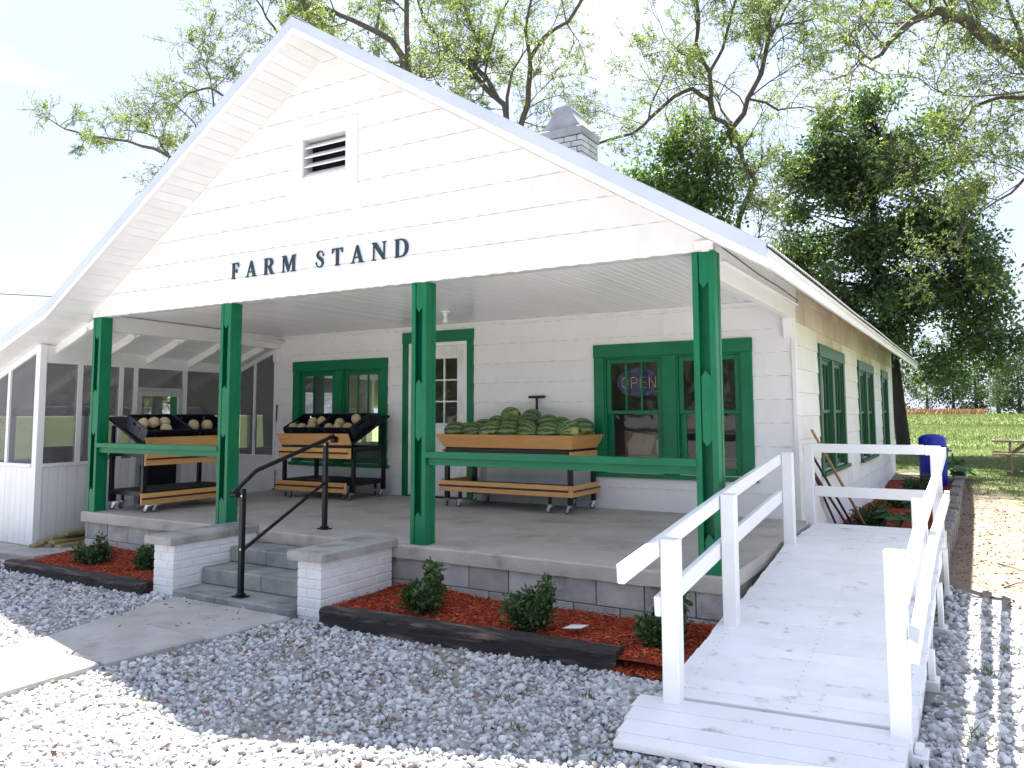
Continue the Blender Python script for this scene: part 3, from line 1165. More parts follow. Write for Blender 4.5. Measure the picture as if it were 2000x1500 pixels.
def vent():
    v = empty('gable_vent', (3.66, -0.03, 3.5))
    attach(v, house)
    u0, u1, z0, z1 = VENT
    mb = MB()
    mb.box((u0, -0.034, z0 + 0.16), (vi[0], 0.0, z1 - 0.14), 0.004)
    mb.box((vi[1], -0.034, z0 + 0.16), (u1, 0.0, z1 - 0.14), 0.004)
    mb.box((u0, -0.037, z1 - 0.14), (u1, 0.0, z1), 0.004)
    mb.box((u0, -0.037, z0), (u1, 0.0, z0 + 0.16), 0.004)
    mb.build('frame', 'white_trim', v)
    for k in range(4):
        zc = vi[2] + (vi[3] - vi[2]) * (k + 0.42) / 4
        m = MB()
        m.beam((vi[0] + 0.004, 0.035, zc), (vi[1] - 0.004, 0.035, zc), 0.105, 0.016, 0.003, up=(0, -0.62, 0.8))
        m.build('slat', 'white_trim', v)
    m = MB()
    m.box((vi[0] - 0.05, 0.118, vi[2] - 0.05), (vi[1] + 0.05, 0.135, vi[3] + 0.05))
    m.build('backing', 'black_panel', v)


vent()


# ---------------- lettering
def letters():
    F = [[(0, 0), (.36, 0), (.36, .05), (.28, .07), (.28, .46), (.42, .46), (.46, .36), (.51, .36), (.51, .63), (.46, .63), (.42, .53), (.28, .53), (.28, .93), (.48, .93), (.6, .72), (.65, .72), (.62, 1), (0, 1), (0, .95), (.08, .93), (.08, .07), (0, .05)]]
    A = [[(0, 0), (.28, 0), (.28, .05), (.2, .07), (.26, .28), (.57, .28), (.64, .07), (.56, .05), (.56, 0), (.95, 0), (.95, .05), (.87, .07), (.53, 1), (.42, 1), (.12, .07), (0, .05)],
         [(.29, .35), (.545, .35), (.42, .74)]]
    Rr = [[(0, 0), (.36, 0), (.36, .05), (.28, .07), (.28, .46), (.38, .46), (.6, 0), (.9, 0), (.9, .05), (.81, .07), (.58, .49), (.70, .54), (.77, .64), (.78, .74), (.75, .86), (.66, .96), (.5, 1), (0, 1), (0, .95), (.08, .93), (.08, .07), (0, .05)],
          [(.28, .53), (.42, .53), (.52, .58), (.56, .73), (.53, .87), (.43, .93), (.28, .93)]]
    Mm = [[(0, 0), (.27, 0), (.27, .05), (.17, .07), (.17, .8), (.50, 0), (.56, 0), (.87, .82), (.87, .07), (.78, .05), (.78, 0), (1.15, 0), (1.15, .05), (1.07, .07), (1.07, .93), (1.15, .95), (1.15, 1), (.86, 1), (.6, .33), (.33, 1), (0, 1), (0, .95), (.09, .93), (.09, .07), (0, .05)]]
    T = [[(.24, 0), (.61, 0), (.61, .05), (.53, .07), (.53, .93), (.68, .93), (.79, .72), (.84, .72), (.82, 1), (.03, 1), (.01, .72), (.06, .72), (.17, .93), (.33, .93), (.33, .07), (.24, .05)]]
    N = [[(0, 0), (.27, 0), (.27, .05), (.17, .07), (.17, .78), (.78, 0), (.9, 0), (.9, .93), (1, .95), (1, 1), (.72, 1), (.72, .95), (.82, .93), (.82, .3), (.3, 1), (0, 1), (0, .95), (.09, .9), (.09, .07), (0, .05)]]
    D = [[(0, 0), (.48, 0), (.68, .05), (.84, .17), (.92, .34), (.94, .5), (.92, .66), (.84, .83), (.68, .95), (.48, 1), (0, 1), (0, .95), (.08, .93), (.08, .07), (0, .05)],
         [(.28, .07), (.44, .07), (.58, .12), (.68, .26), (.71, .5), (.68, .74), (.58, .88), (.44, .93), (.28, .93)]]
    cl = [(.60, .68), (.57, .80), (.49, .92), (.34, .965), (.19, .91), (.13, .77), (.20, .64), (.35, .54), (.50, .43), (.565, .26), (.49, .10), (.32, .035), (.15, .085), (.075, .2), (.04, .34)]
    hw = [.05, .025, .03, .035, .055, .08, .095, .10, .095, .08, .055, .035, .03, .025, .05]
    L_, R_ = [], []
    for i, (x, y) in enumerate(cl):
        a, b = cl[max(0, i - 1)], cl[min(len(cl) - 1, i + 1)]
        dx, dy = b[0] - a[0], b[1] - a[1]
        q = math.hypot(dx, dy)
        L_.append((x - dy / q * hw[i], y + dx / q * hw[i]))
        R_.append((x + dy / q * hw[i], y - dx / q * hw[i]))
    S = [L_ + R_[::-1]]
    H = 0.178
    root = empty('wall_lettering', (3.5, -0.03, 2.69))
    tag(root, 'dark teal serif letters spelling FARM STAND on the white gable', 'lettering')
    x0 = 2.30

    def put(gl, w, x):
        cu = bpy.data.curves.new('letter', 'CURVE')
        cu.dimensions = '2D'
        cu.fill_mode = 'BOTH'
        cu.extrude = 0.004
        cu.bevel_depth = 0.0006
        for ring in gl:
            s = cu.splines.new('POLY')
            s.points.add(len(ring) - 1)
            for p_, (a, b) in zip(s.points, ring):
                p_.co = (a * H * 1.0, b * H, 0, 1)
            s.use_cyclic_u = True
        tmp = bpy.data.objects.new('letter_curve', cu)
        COL.objects.link(tmp)
        dg = bpy.context.evaluated_depsgraph_get()
        me = bpy.data.meshes.new_from_object(tmp.evaluated_get(dg))
        bpy.data.objects.remove(tmp)
        me.name = 'letter'
        me.materials.clear()
        me.materials.append(MATS['navy_lettering'])
        link('letter', me, root, loc=(x, -0.027, 2.69), rot=(R(90), 0, 0))
    for txt, xa, xb in ((((F, .65), (A, .95), (Rr, .9), (Mm, 1.15)), 2.30, 3.288), (((S, .65), (T, .85), (A, .95), (N, 1.0), (D, .95)), 3.572, 4.775)):
        tot = sum(w for _, w in txt) * H
        gap = (xb - xa - tot) / (len(txt) - 1)
        x = xa
        for gl, w in txt:
            put(gl, w, x)
            x += w * H + gap


letters()

# ---------------- roof
OV = -0.5                     # front overhang
EAVE_X = 8.19
KX = -0.47                    # kink on the left where the lean-to roof begins
LSL = 0.355
LEX = -3.75


def roof_z(x):                # top surface
    if x >= RIDGE_X:
        return 5.108 - SLOPE * (x - RIDGE_X)
    if x >= KX:
        return 5.108 - SLOPE * (RIDGE_X - x)
    return 5.108 - SLOPE * (RIDGE_X - KX) - LSL * (KX - x)


def rake(x):
    return roof_z(x)


def make_roof():
    ys = np.arange(OV - 0.01, 15.0, 0.0169)
    wv = 0.009 * np.cos(ys / 0.0676 * 2 * np.pi)
    for xs in ([RIDGE_X, 4.6, 5.5, 6.4, 7.3, EAVE_X + 0.03], [RIDGE_X, 2.6, 1.6, 0.6, KX, -1.2, -2.4, LEX]):
        xs = np.array(xs)
        V = []
        for x in xs:
            V.append(np.stack([np.full_like(ys, x), ys, rake(x) + 0.012 + wv + 0.004 * np.sin(ys * 1.3)], -1))
        V = np.concatenate(V)
        n = len(ys)
        i = np.arange(len(xs) * n).reshape(len(xs), n)
        F = np.stack([i[:-1, :-1], i[:-1, 1:], i[1:, 1:], i[1:, :-1]], -1).reshape(-1, 4)
        link('roof_sheet', np_mesh('roof_sheet', V, F, 'roof_metal', smooth=True), house)
    # roof deck under the sheets
    mb = MB()
    for x0, x1 in ((RIDGE_X, EAVE_X), (KX, RIDGE_X), (LEX, KX)):
        q = [(x0, rake(x0) - 0.012), (x1, rake(x1) - 0.012), (x1, rake(x1) - 0.045), (x0, rake(x0) - 0.045)]
        mb.prism(q, lambda u, z: (u, OV + 0.02, z), lambda u, z: (u, 14.95, z))
    mb.build('roof_deck', 'soffit_paint', house)
    # rake boards and drip edge in segments
    segs = [(RIDGE_X, 4.9), (4.9, 6.55), (6.55, EAVE_X)], [(RIDGE_X, 2.2), (2.2, 0.75), (0.75, KX), (KX, -2.0), (-2.0, LEX)]
    for side in segs:
        for a, b in side:
            mb = MB()
            q = [(a, rake(a) + 0.018), (b, rake(b) + 0.018), (b, rake(b) - 0.085), (a, rake(a) - 0.085)]
            mb.prism(q, lambda u, z: (u, OV - 0.028, z), lambda u, z: (u, OV - 0.02, z))
            q = [(a, rake(a) + 0.022), (b, rake(b) + 0.022), (b, rake(b) + 0.017), (a, rake(a) + 0.017)]
            mb.prism(q, lambda u, z: (u, OV - 0.028, z), lambda u, z: (u, OV + 0.10, z))
            mb.build('drip_edge', 'drip_metal', house)
            mb = MB()
            q = [(a, rake(a) - 0.045), (b, rake(b) - 0.045), (b, rake(b) - 0.150), (a, rake(a) - 0.150)]
            mb.prism(q, lambda u, z: (u, OV - 0.0185, z), lambda u, z: (u, OV + 0.0, z))
            mb.build('rake_board', 'white_trim', house)
    # ridge cap
    mb = MB()
    q = [(RIDGE_X - 0.14, rake(RIDGE_X - 0.14) + 0.036), (RIDGE_X, rake(RIDGE_X) + 0.040), (RIDGE_X + 0.14, rake(RIDGE_X + 0.14) + 0.036),
         (RIDGE_X + 0.14, rake(RIDGE_X + 0.14) + 0.030), (RIDGE_X, rake(RIDGE_X) + 0.032), (RIDGE_X - 0.14, rake(RIDGE_X - 0.14) + 0.030)]
    mb.prism(q, lambda u, z: (u, OV - 0.03, z), lambda u, z: (u, 14.96, z))
    mb.build('ridge_cap', 'drip_metal', house)
    # eave fascia on the right
    mb = MB()
    for y0, y1 in ((OV + 0.002, 3.2), (3.203, 7.9), (7.903, 12.6), (12.603, 14.93)):
        mb.box((EAVE_X - 0.045, y0, rake(EAVE_X) - 0.115), (EAVE_X - 0.020, y1, rake(EAVE_X) - 0.004), 0.003)
    mb.build('eave_fascia', 'white_trim', house)
    # soffit boards across the rake overhang, each its own
    L = math.hypot(1, SLOPE)
    rg = random.Random(4)
    w = 0.128
    for sgn, end in ((-1, KX), (1, EAVE_X - 0.05)):
        s = 0.0
        total = abs(end - RIDGE_X) * L
        while s < total - 0.02:
            ww = min(w, total - s)
            x0 = RIDGE_X + sgn * (s + 0.003) / L
            x1 = RIDGE_X + sgn * (s + ww - 0.003) / L
            j = rg.uniform(-0.0025, 0.0025)
            q = [(x0, soff_z(x0) + 0.013 + j), (x1, soff_z(x1) + 0.013 + j), (x1, soff_z(x1) + 0.001 + j), (x0, soff_z(x0) + 0.001 + j)]
            m = MB()
            m.prism(q, lambda u, z: (u, OV + 0.001, z), lambda u, z: (u, 0.05, z))
            m.build('soffit_board', 'soffit_paint', house)
            s += w
    # lean-to roof boards (run along Y, seen from beneath)
    x = KX - 0.002
    while x > LEX + 0.05:
        x1 = x - 0.125
        zz = lambda u: rake(u) - 0.150
        q = [(x, zz(x) + 0.014), (x1 + 0.004, zz(x1) + 0.014), (x1 + 0.004, zz(x1)), (x, zz(x))]
        m = MB()
        m.prism(q, lambda u, z: (u, OV + 0.001, z), lambda u, z: (u, 9.0, z))
        m.build('roof_board', 'soffit_paint', house)
        x = x1
    # side-eave soffit on the right (behind the gable)
    for k in range(8):
        xa, xb = 7.177 + k * 0.122, 7.177 + (k + 1) * 0.122 - 0.003
        zz = lambda u: rake(u) - 0.05
        m = MB()
        m.prism([(xa, zz(xa)), (xb, zz(xb)), (xb, zz(xb) - 0.013), (xa, zz(xa) - 0.013)], lambda u, z: (u, 0.055, z), lambda u, z: (u, 14.9, z))
        m.build('eave_board', 'soffit_paint', house)


make_roof()


# ---------------- porch ceiling, beams, rafters
def porch_top():
    w = 0.086
    x = -0.50
    me = None
    rg = random.Random(8)
    while x < 7.50:
        if me is None:
            mb = MB()
            mb.box((0, 0, 0), (w - 0.0035, 3.29, 0.015), 0.003)
            me = mb.mesh('ceiling_board', 'ceiling_paint')
        o = link('ceiling_board', me, house, loc=(x, 0.115, 2.485 + rg.uniform(-0.0015, 0.0015)))
        x += w
    mb = MB()
    mb.box((XL + 0.02, YF - 0.05, 2.448), (7.58, YF - 0.014, 2.484), 0.006)
    mb.build('crown_moulding', 'white_trim', house)
    # side beams of the porch
    mb = MB()
    mb.beam((-0.235, 0.118, 2.372), (-0.62, YF - 0.014, 2.372), 0.09, 0.205, 0.005)
    mb.build('porch_beam', 'white_trim', house)
    mb = MB()
    mb.beam((7.60, 0.118, 2.36), (7.575, YF - 0.014, 2.36), 0.09, 0.205, 0.005)
    mb.beam((7.655, 0.118, 2.50), (7.63, YF - 0.014, 2.50), 0.02, 0.215, 0.003)
    mb.build('porch_beam', 'white_trim', house)
    for x in (-0.64, 7.545):
        mb = MB()
        mb.prism([(2.03, 0.03), (2.06, 0.075), (2.268, 0.10), (2.268, 0.013), (2.03, 0.013)], lambda z, o, x=x: (x - 0.045, YF - o, z), lambda z, o, x=x: (x + 0.045, YF - o, z))
        mb.build('beam_bracket', 'white_trim', house)
    # beam seat on the right-hand post
    mb = MB()
    mb.box((7.545, -0.045, 2.436), (7.69, -0.0185, 2.51), 0.004)
    mb.box((7.656, -0.04, 2.51), (7.672, 0.10, 2.60), 0.003)
    mb.build('beam_seat', 'white_trim', house)
    # rafters of the lean-to
    for y in (0.06, 0.78, 1.52, 2.28, 3.05):
        xa = -0.30 - 0.11 * y
        xb = -3.4
        mb = MB()
        za, zb = rake(xa) - 0.205, rake(xb) - 0.205
        xk = KX
        if xa > xk:
            mb.beam((xa, y, rake(xk) - 0.205 + LSL * (xa - xk)), (xb, y, zb), 0.055, 0.105, 0.004)
        else:
            mb.beam((xa, y, za), (xb, y, zb), 0.055, 0.105, 0.004)
        mb.build('rafter', 'soffit_paint', house)
        mb = MB()
        xc = xa - 0.16
        mb.beam((xc, y - 0.045, rake(xc) - 0.235), (xc - 0.13, y - 0.045, rake(xc - 0.13) - 0.255), 0.022, 0.06, 0.003)
        mb.build('cleat', 'soffit_paint', house)
    # electrical cable along the right beam
    mb = MB()
    mb.tube([(7.69, 0.02, 2.50), (7.70, 0.6, 2.475), (7.695, 1.4, 2.455), (7.70, 2.3, 2.452), (7.69, 3.1, 2.44), (7.66, 3.36, 2.46), (7.64, 3.39, 2.42)], 0.0065, 6)
    mb.build('cable', 'cable', house, True)
    mb = MB()
    mb.tube([(7.672, 0.3, 2.40), (7.672, 3.30, 2.40)], 0.013, 8)
    mb.build('conduit', 'white_trim', house, True)


porch_top()


def bulb():
    c = (3.62, 2.2, 2.485)
    b = empty('ceiling_lamp', c)
    tag(b, 'bare white bulb in a lampholder on the porch ceiling', 'lamp')
    mb = MB()
    mb.lathe([(0.058, -0.001), (0.06, -0.012), (0.03, -0.022), (0.026, -0.055), (0.021, -0.06)], 18, c)
    mb.build('lampholder', 'white_trim', b, True)
    mb = MB()
    mb.lathe([(0.014, -0.06), (0.016, -0.075), (0.028, -0.10), (0.031, -0.12), (0.026, -0.14), (0.012, -0.152), (0.0, -0.155)], 18, c)
    mb.build('bulb', 'bulb_glass', b, True)


bulb()


# ---------------- chimney
def chimney():
    x0, x1, y0, y1 = 3.46, 4.22, 5.0, 5.62
    c = empty('chimney', (x0, y0, 4.7))
    attach(c, house)
    mb = MB()
    mb.box((x0 + 0.012, y0 + 0.012, 4.3), (x1 - 0.012, y1 - 0.012, 5.55))
    mb.build('core', 'dark_mortar', c)
    bl, bh = 0.212, 0.078
    for r in range(7):
        z = 4.915 + r * (bh + 0.015)
        off = 0.1 if r % 2 else 0.0
        x = x0 - off
        while x < x1 - 0.02:
            a, b = max(x, x0), min(x + bl, x1)
            x += bl + 0.015
            if b - a < 0.03:
                continue
            m = MB()
            m.box((a, y0, z), (b, y0 + 0.09, z + bh), 0.004)
            m.build('brick', 'chimney_brick', c)
        y = y0 + 0.093 + (0 if r % 2 else -0.05)
        while y < y1 - 0.03:
            a, b = max(y, y0 + 0.093), min(y + bl, y1)
            y += bl + 0.015
            if b - a < 0.03:
                continue
            m = MB()
            m.box((x1 - 0.09, a, z), (x1, b, z + bh), 0.004)
            m.build('brick', 'chimney_brick', c)
    m = MB()
    m.box((x0 - 0.02, y0 - 0.02, 5.565), (x1 + 0.02, y1 + 0.02, 5.70), 0.012)
    m.build('collar', 'chimney_render', c)
    # hooded concrete top with arched ridge
    m = MB()
    cx = (x0 + x1) / 2
    prof = []
    for k in range(9):
        t = k / 8
        prof.append((0.365 - 0.215 * t - 0.03 * math.sin(t * math.pi), 5.70 + 0.37 * t))
    prof += [(0.13, 6.09), (0.085, 6.105), (0.0, 6.11)]
    vs, fs = [], []
    for (hx, z) in prof:
        hy = (y1 - y0) / 2 - 0.03 - (z - 5.70) * 0.18
        yc = (y0 + y1) / 2
        vs += [(cx - hx, yc - hy, z), (cx + hx, yc - hy, z), (cx + hx, yc + hy, z), (cx - hx, yc + hy, z)]
    for i in range(len(prof) - 1):
        for k in range(4):
            fs.append((i * 4 + k, i * 4 + (k + 1) % 4, i * 4 + 4 + (k + 1) % 4, i * 4 + 4 + k))
    m.add(vs, fs)
    m.build('hood', 'chimney_render', c, True)


chimney()

# ================================================================= PORCH (slab, blocks, posts, rails)
porch = empty('porch', (3.7, 1.6, GZ))
tag(porch, 'concrete porch on grey blocks with green steel posts', 'porch')
PXL, PXR, PYF = -0.33, 7.735, -0.054
mb = MB()
rg = random.Random(2)
n = 60
top, bot = [], []
for k in range(n + 1):
    x = PXL + (PXR - PXL) * k / n
    j = rg.uniform(-0.004, 0.004)
    top.append((x, PYF + j))
vs, fs = [], []
for k, (x, y) in enumerate(top):
    vs += [(x, YF - 0.001, 0.0), (x, y + 0.012, 0.0), (x, y, -0.014 + rg.uniform(-0.003, 0.002)), (x, y + rg.uniform(0, 0.006), -0.122 + rg.uniform(-0.004, 0.004)), (x, YF - 0.001, -0.122)]
for k in range(n):
    for a in range(4):
        fs.append((k * 5 + a, k * 5 + a + 1, k * 5 + 5 + a + 1, k * 5 + 5 + a))
fs += [(0, 1, 2, 3, 4), tuple(n * 5 + a for a in (4, 3, 2, 1, 0))]
mb.add(vs, fs)
slab = mb.build('slab', 'porch_concrete', porch)
slab.data.materials.append(MATS['slab_edge'])
for p_ in slab.data.polygons:
    if abs(p_.normal.z) < 0.75:
        p_.material_index = 1
mb = MB()
mb.box((PXL + 0.05, PYF + 0.055, GZ - 0.1), (PXR - 0.05, YF - 0.01, -0.124))
mb.build('foundation_core', 'mortar', porch)
for r in range(2):
    zt = -0.126 - r * 0.204
    zb = zt - 0.196
    x = 5.05 - 0.4064 * 14 + (0.2032 if r else 0)
    while x < PXR - 0.04:
        a, b = max(x + 0.005, PXL + 0.045), min(x + 0.4014, PXR - 0.045)
        x += 0.4064
        if b - a < 0.04:
            continue
        m = MB()
        m.box((a, PYF + 0.040 + rg.uniform(-0.002, 0.002), zb), (b, PYF + 0.052, zt), 0.003)
        m.build('concrete_block', 'block', porch)
    for xx, s in ((PXL + 0.048, -1), (PXR - 0.048, 1)):
        y = PYF + 0.06
        while y < YF - 0.2:
            m = MB()
            m.box((xx, y, zb), (xx + s * 0.010, min(y + 0.396, YF - 0.03), zt), 0.003)
            m.build('concrete_block', 'block', porch)
            y += 0.4064

POST_X = (-0.312, 2.109, 4.796, 7.511)
PW, PD, PH = 0.172, 0.150, 2.434


def post(x):
    p = empty('porch_post', (x, 0, 0))
    attach(p, porch)
    t = 0.008
    for s in (0, 1):
        m = MB()
        fw_ = 0.046
        a = x if s == 0 else x + PW
        d = 1 if s == 0 else -1
        # channel: web on the outside, flanges turned inwards front and back, small lip on the web
        m.box((a, t, 0.0), (a + d * t, PD - t, PH))
        m.box((a, 0.0, 0.0), (a + d * fw_, t, PH), 0.0015)
        m.box((a, PD - t, 0.0), (a + d * fw_, PD, PH), 0.0015)
        m.box((a - d * 0.004, PD - 0.050, 0.0), (a, PD, PH), 0.001)
        m.build('channel', 'green_paint', p)
    m = MB()
    m.box((x + t, 0.088, 0.0), (x + PW - t, 0.094, PH - 0.002))
    m.build('web_plate', 'green_paint', p)
    for face in (0.0015, PD - 0.0085):
        for z0, z1, tip0, tip1 in ((2.15, PH - 0.002, 1, 0), (0.944, 1.52, 1, 1), (0.0, 0.297, 0, 1)):
            m = MB()
            u0, u1, uc = x + 0.047, x + PW - 0.0465, x + PW / 2
            if face < 0.01:
                u0 = x + 0.055
            e = 0.045
            poly = []
            poly += [(u0, z0 + e), (uc, z0), (u1, z0 + e)] if tip0 else [(u0, z0), (u1, z0)]
            poly += [(u1, z1 - e), (uc, z1), (u0, z1 - e)] if tip1 else [(u1, z1), (u0, z1)]
            m.prism(poly, lambda u, z: (u, face, z), lambda u, z: (u, face + 0.007, z))
            m.build('batten', 'green_paint', p)


for x in POST_X:
    post(x)


def porch_rail(xa, xb):
    m = MB()
    m.box((xa, -0.012, 0.793), (xb, 0.012, 0.850), 0.003)
    m.box((xa + 0.01, 0.012, 0.838), (xb - 0.001, 0.085, 0.849), 0.002)
    m.box((xa + 0.01, 0.030, 0.728), (xb - 0.001, 0.042, 0.836), 0.002)
    m.build('porch_rail', 'green_paint', porch)


porch_rail(POST_X[0] + PW - 0.03, POST_X[1] + 0.004)
porch_rail(POST_X[2] + PW - 0.008, POST_X[3] + 0.004)

# ================================================================= STEPS
steps = empty('porch_steps', (3.6, -0.55, GZ))
tag(steps, 'concrete steps between two white painted brick piers', 'steps')
SX0, SX1 = 2.84, 4.36
for k, (yf, yb, zt, zb) in enumerate(((-1.05, -0.06, -0.42, GZ - 0.05), (-0.735, -0.058, -0.268, -0.42), (-0.41, -0.056, -0.122, -0.268))):
    jx = (3.42, 3.66, 3.36)[k]
    for a, b in ((SX0, jx - 0.0015), (jx + 0.0015, SX1)):
        m = MB()
        m.box((a, yf + rg.uniform(-0.002, 0.002), zb), (b, yb, zt), 0.012)
        m.build('step', 'step_concrete', steps)


def pier(x0, x1, cx0, cx1, yf, lab):
    p = empty('brick_pier', (x0, yf, GZ))
    attach(p, steps)
    yb = -0.058
    m = MB()
    m.box((x0 + 0.006, yf + 0.006, GZ - 0.05), (x1 - 0.006, yb, -0.02))
    m.build('mortar_core', 'white_mortar', p)
    bh, j, bl = 0.068, 0.010, 0.200
    r = 0
    z = -0.022 - bh
    while z > GZ - 0.05:
        # front face
        off = 0.0 if r % 2 == 0 else 0.1
        xs = []
        x = x0 - off
        while x < x1 - 0.02:
            a, b = max(x, x0), min(x + bl, x1)
            x += bl + j
            if b - a > 0.025:
                xs.append((a, b))
        for a, b in xs:
            q = MB()
            q.box((a, yf + rg.uniform(-0.002, 0.001), z), (b, yf + 0.095, z + bh), 0.005)
            q.build('brick', 'white_brick', p)
        for xx, s in ((x1, -1), (x0, 1)):
            y = yf + 0.095 + j + (0 if r % 2 else -0.1)
            while y < yb - 0.02:
                a, b = max(y, yf + 0.095 + j), min(y + bl, yb)
                y += bl + j
                if b - a < 0.025:
                    continue
                q = MB()
                q.box((xx + rg.uniform(-0.001, 0.002) * -s, a, z), (xx + s * 0.08, b, z + bh), 0.005)
                q.build('brick', 'white_brick', p)
        z -= bh + j
        r += 1
    m = MB()
    n_ = 14
    vs, fs = [], []
    ys_ = [yf - 0.055 + (yb + 0.004 - yf + 0.055) * k / n_ for k in range(n_ + 1)]
    for y in ys_:
        a, b = cx0 + rg.uniform(-.003, .003), cx1 + rg.uniform(-.003, .003)
        zt, zb = 0.058 + rg.uniform(-.003, .002), -0.019
        vs += [(a, y, zb), (b, y, zb), (b + .002, y, zt - 0.014), (b - 0.012, y, zt), (a + 0.012, y, zt), (a - .002, y, zt - 0.014)]
    for k in range(n_):
        for q in range(6):
            fs.append((k * 6 + q, k * 6 + (q + 1) % 6, k * 6 + 6 + (q + 1) % 6, k * 6 + 6 + q))
    fs += [tuple(range(6)), tuple(n_ * 6 + q for q in range(6))]
    m.add(vs, fs)
    m.build('cap', 'cap_concrete', p)


pier(2.545, 2.835, 2.47, 2.86, -1.045, 'left')
pier(4.365, 4.635, 4.30, 4.69, -0.975, 'right')


# ---------------- black handrail
def handrail():
    h = empty('handrail', (3.55, -0.4, GZ))
    tag(h, 'black metal handrail with two posts on the concrete steps', 'handrail')
    A, B_ = (3.64, -0.945), (3.43, 0.31)
    zA, zB = -0.42, 0.0
    tops = (0.53, 0.905)
    for (x, y), z, zt in ((A, zA, tops[0]), (B_, zB, tops[1])):
        m = MB()
        m.box((x - 0.022, y - 0.022, z + 0.010), (x + 0.022, y + 0.022, zt), 0.003)
        p = m.build('post', 'black_metal', h)
        m = MB()
        m.box((x - 0.065, y - 0.05, z + 0.001), (x + 0.065, y + 0.05, z + 0.012), 0.004)
        m.box((x - 0.034, y - 0.034, z + 0.012), (x + 0.034, y + 0.034, z + 0.034), 0.006)
        m.build('base_plate', 'black_metal', p)
    d = Vector((B_[0] - A[0], B_[1] - A[1], 0)).normalized()
    a, b = Vector((*A, tops[0] + 0.02)), Vector((*B_, tops[1] + 0.02))
    k1 = a + d * 0.16 + Vector((0, 0, 0.125))
    m = MB()
    m.tube([a - d * 0.13 + Vector((0, 0, -0.05)), a - d * 0.10 + Vector((0, 0, -0.028)), k1 - d * 0.02 - Vector((0, 0, .012)), k1 + d * .02 + Vector((0, 0, .008)),
            b + Vector((0, 0, 0.005)), b + d * 0.10 + Vector((0, 0, 0.035)), b + d * 0.14 + Vector((0, 0, 0.040))], 0.021, 12)
    m.build('top_rail', 'black_metal', h, True)
    for q, dz in ((a - d * 0.10, -0.055), (b + d * 0.16, 0.0)):
        m = MB()
        s = Vector((-d.y, d.x, 0))
        m.tube([q + Vector((0, 0, dz)) - s * 0.03, q + Vector((0, 0, dz)) + s * 0.03], 0.034, 16)
        m.build('volute', 'black_metal', h, True)
    m = MB()
    m.tube([Vector((*A, -0.01)) + d * 0.02, Vector((*B_, 0.475)) - d * 0.02], 0.017, 10)
    m.build('lower_rail', 'black_metal', h, True)
    for (x, y), zs in ((A, (0.47, 0.0)), (B_, (0.88, 0.47))):
        for z in zs:
            m = MB()
            m.tube([(x + 0.010, y - 0.021, z), (x + 0.010, y - 0.026, z)], 0.009, 10)
            m.build('bolt', 'zinc', h)


handrail()

# ================================================================= SCREENED PORCH
SPA, SPB = (-1.18, -0.163), (-1.555, 3.395)      # right-hand wall line, front to back
sp = empty('screened_porch', (-2.3, 1.5, GZ))
tag(sp, 'white screened porch with vertical board knee wall under the lean-to roof', 'screened porch')


def lerp(a, b, t):
    return a + (b - a) * t


def sw(t, o, z):      # point on the right-hand wall: t along Y, o outward (+X)
    y = t
    f = (y - SPA[1]) / (SPB[1] - SPA[1])
    return (lerp(SPA[0], SPB[0], f) + o, y, z)


def seg_box(mb, t0, t1, z0, z1, o0, o1):
    mb.prism([(t0, z0), (t1, z0), (t1, z1), (t0, z1)], lambda t, z: sw(t, o0, z), lambda t, z: sw(t, o1, z))


def fw3(x, o, z):     # front wall of the screened porch, outward = -Y
    return (x, SPA[1] - o, z)


def fseg(mb, x0, x1, z0, z1, o0, o1):
    mb.prism([(x0, z0), (x1, z0), (x1, z1), (x0, z1)], lambda x, z: fw3(x, o0, z), lambda x, z: fw3(x, o1, z))


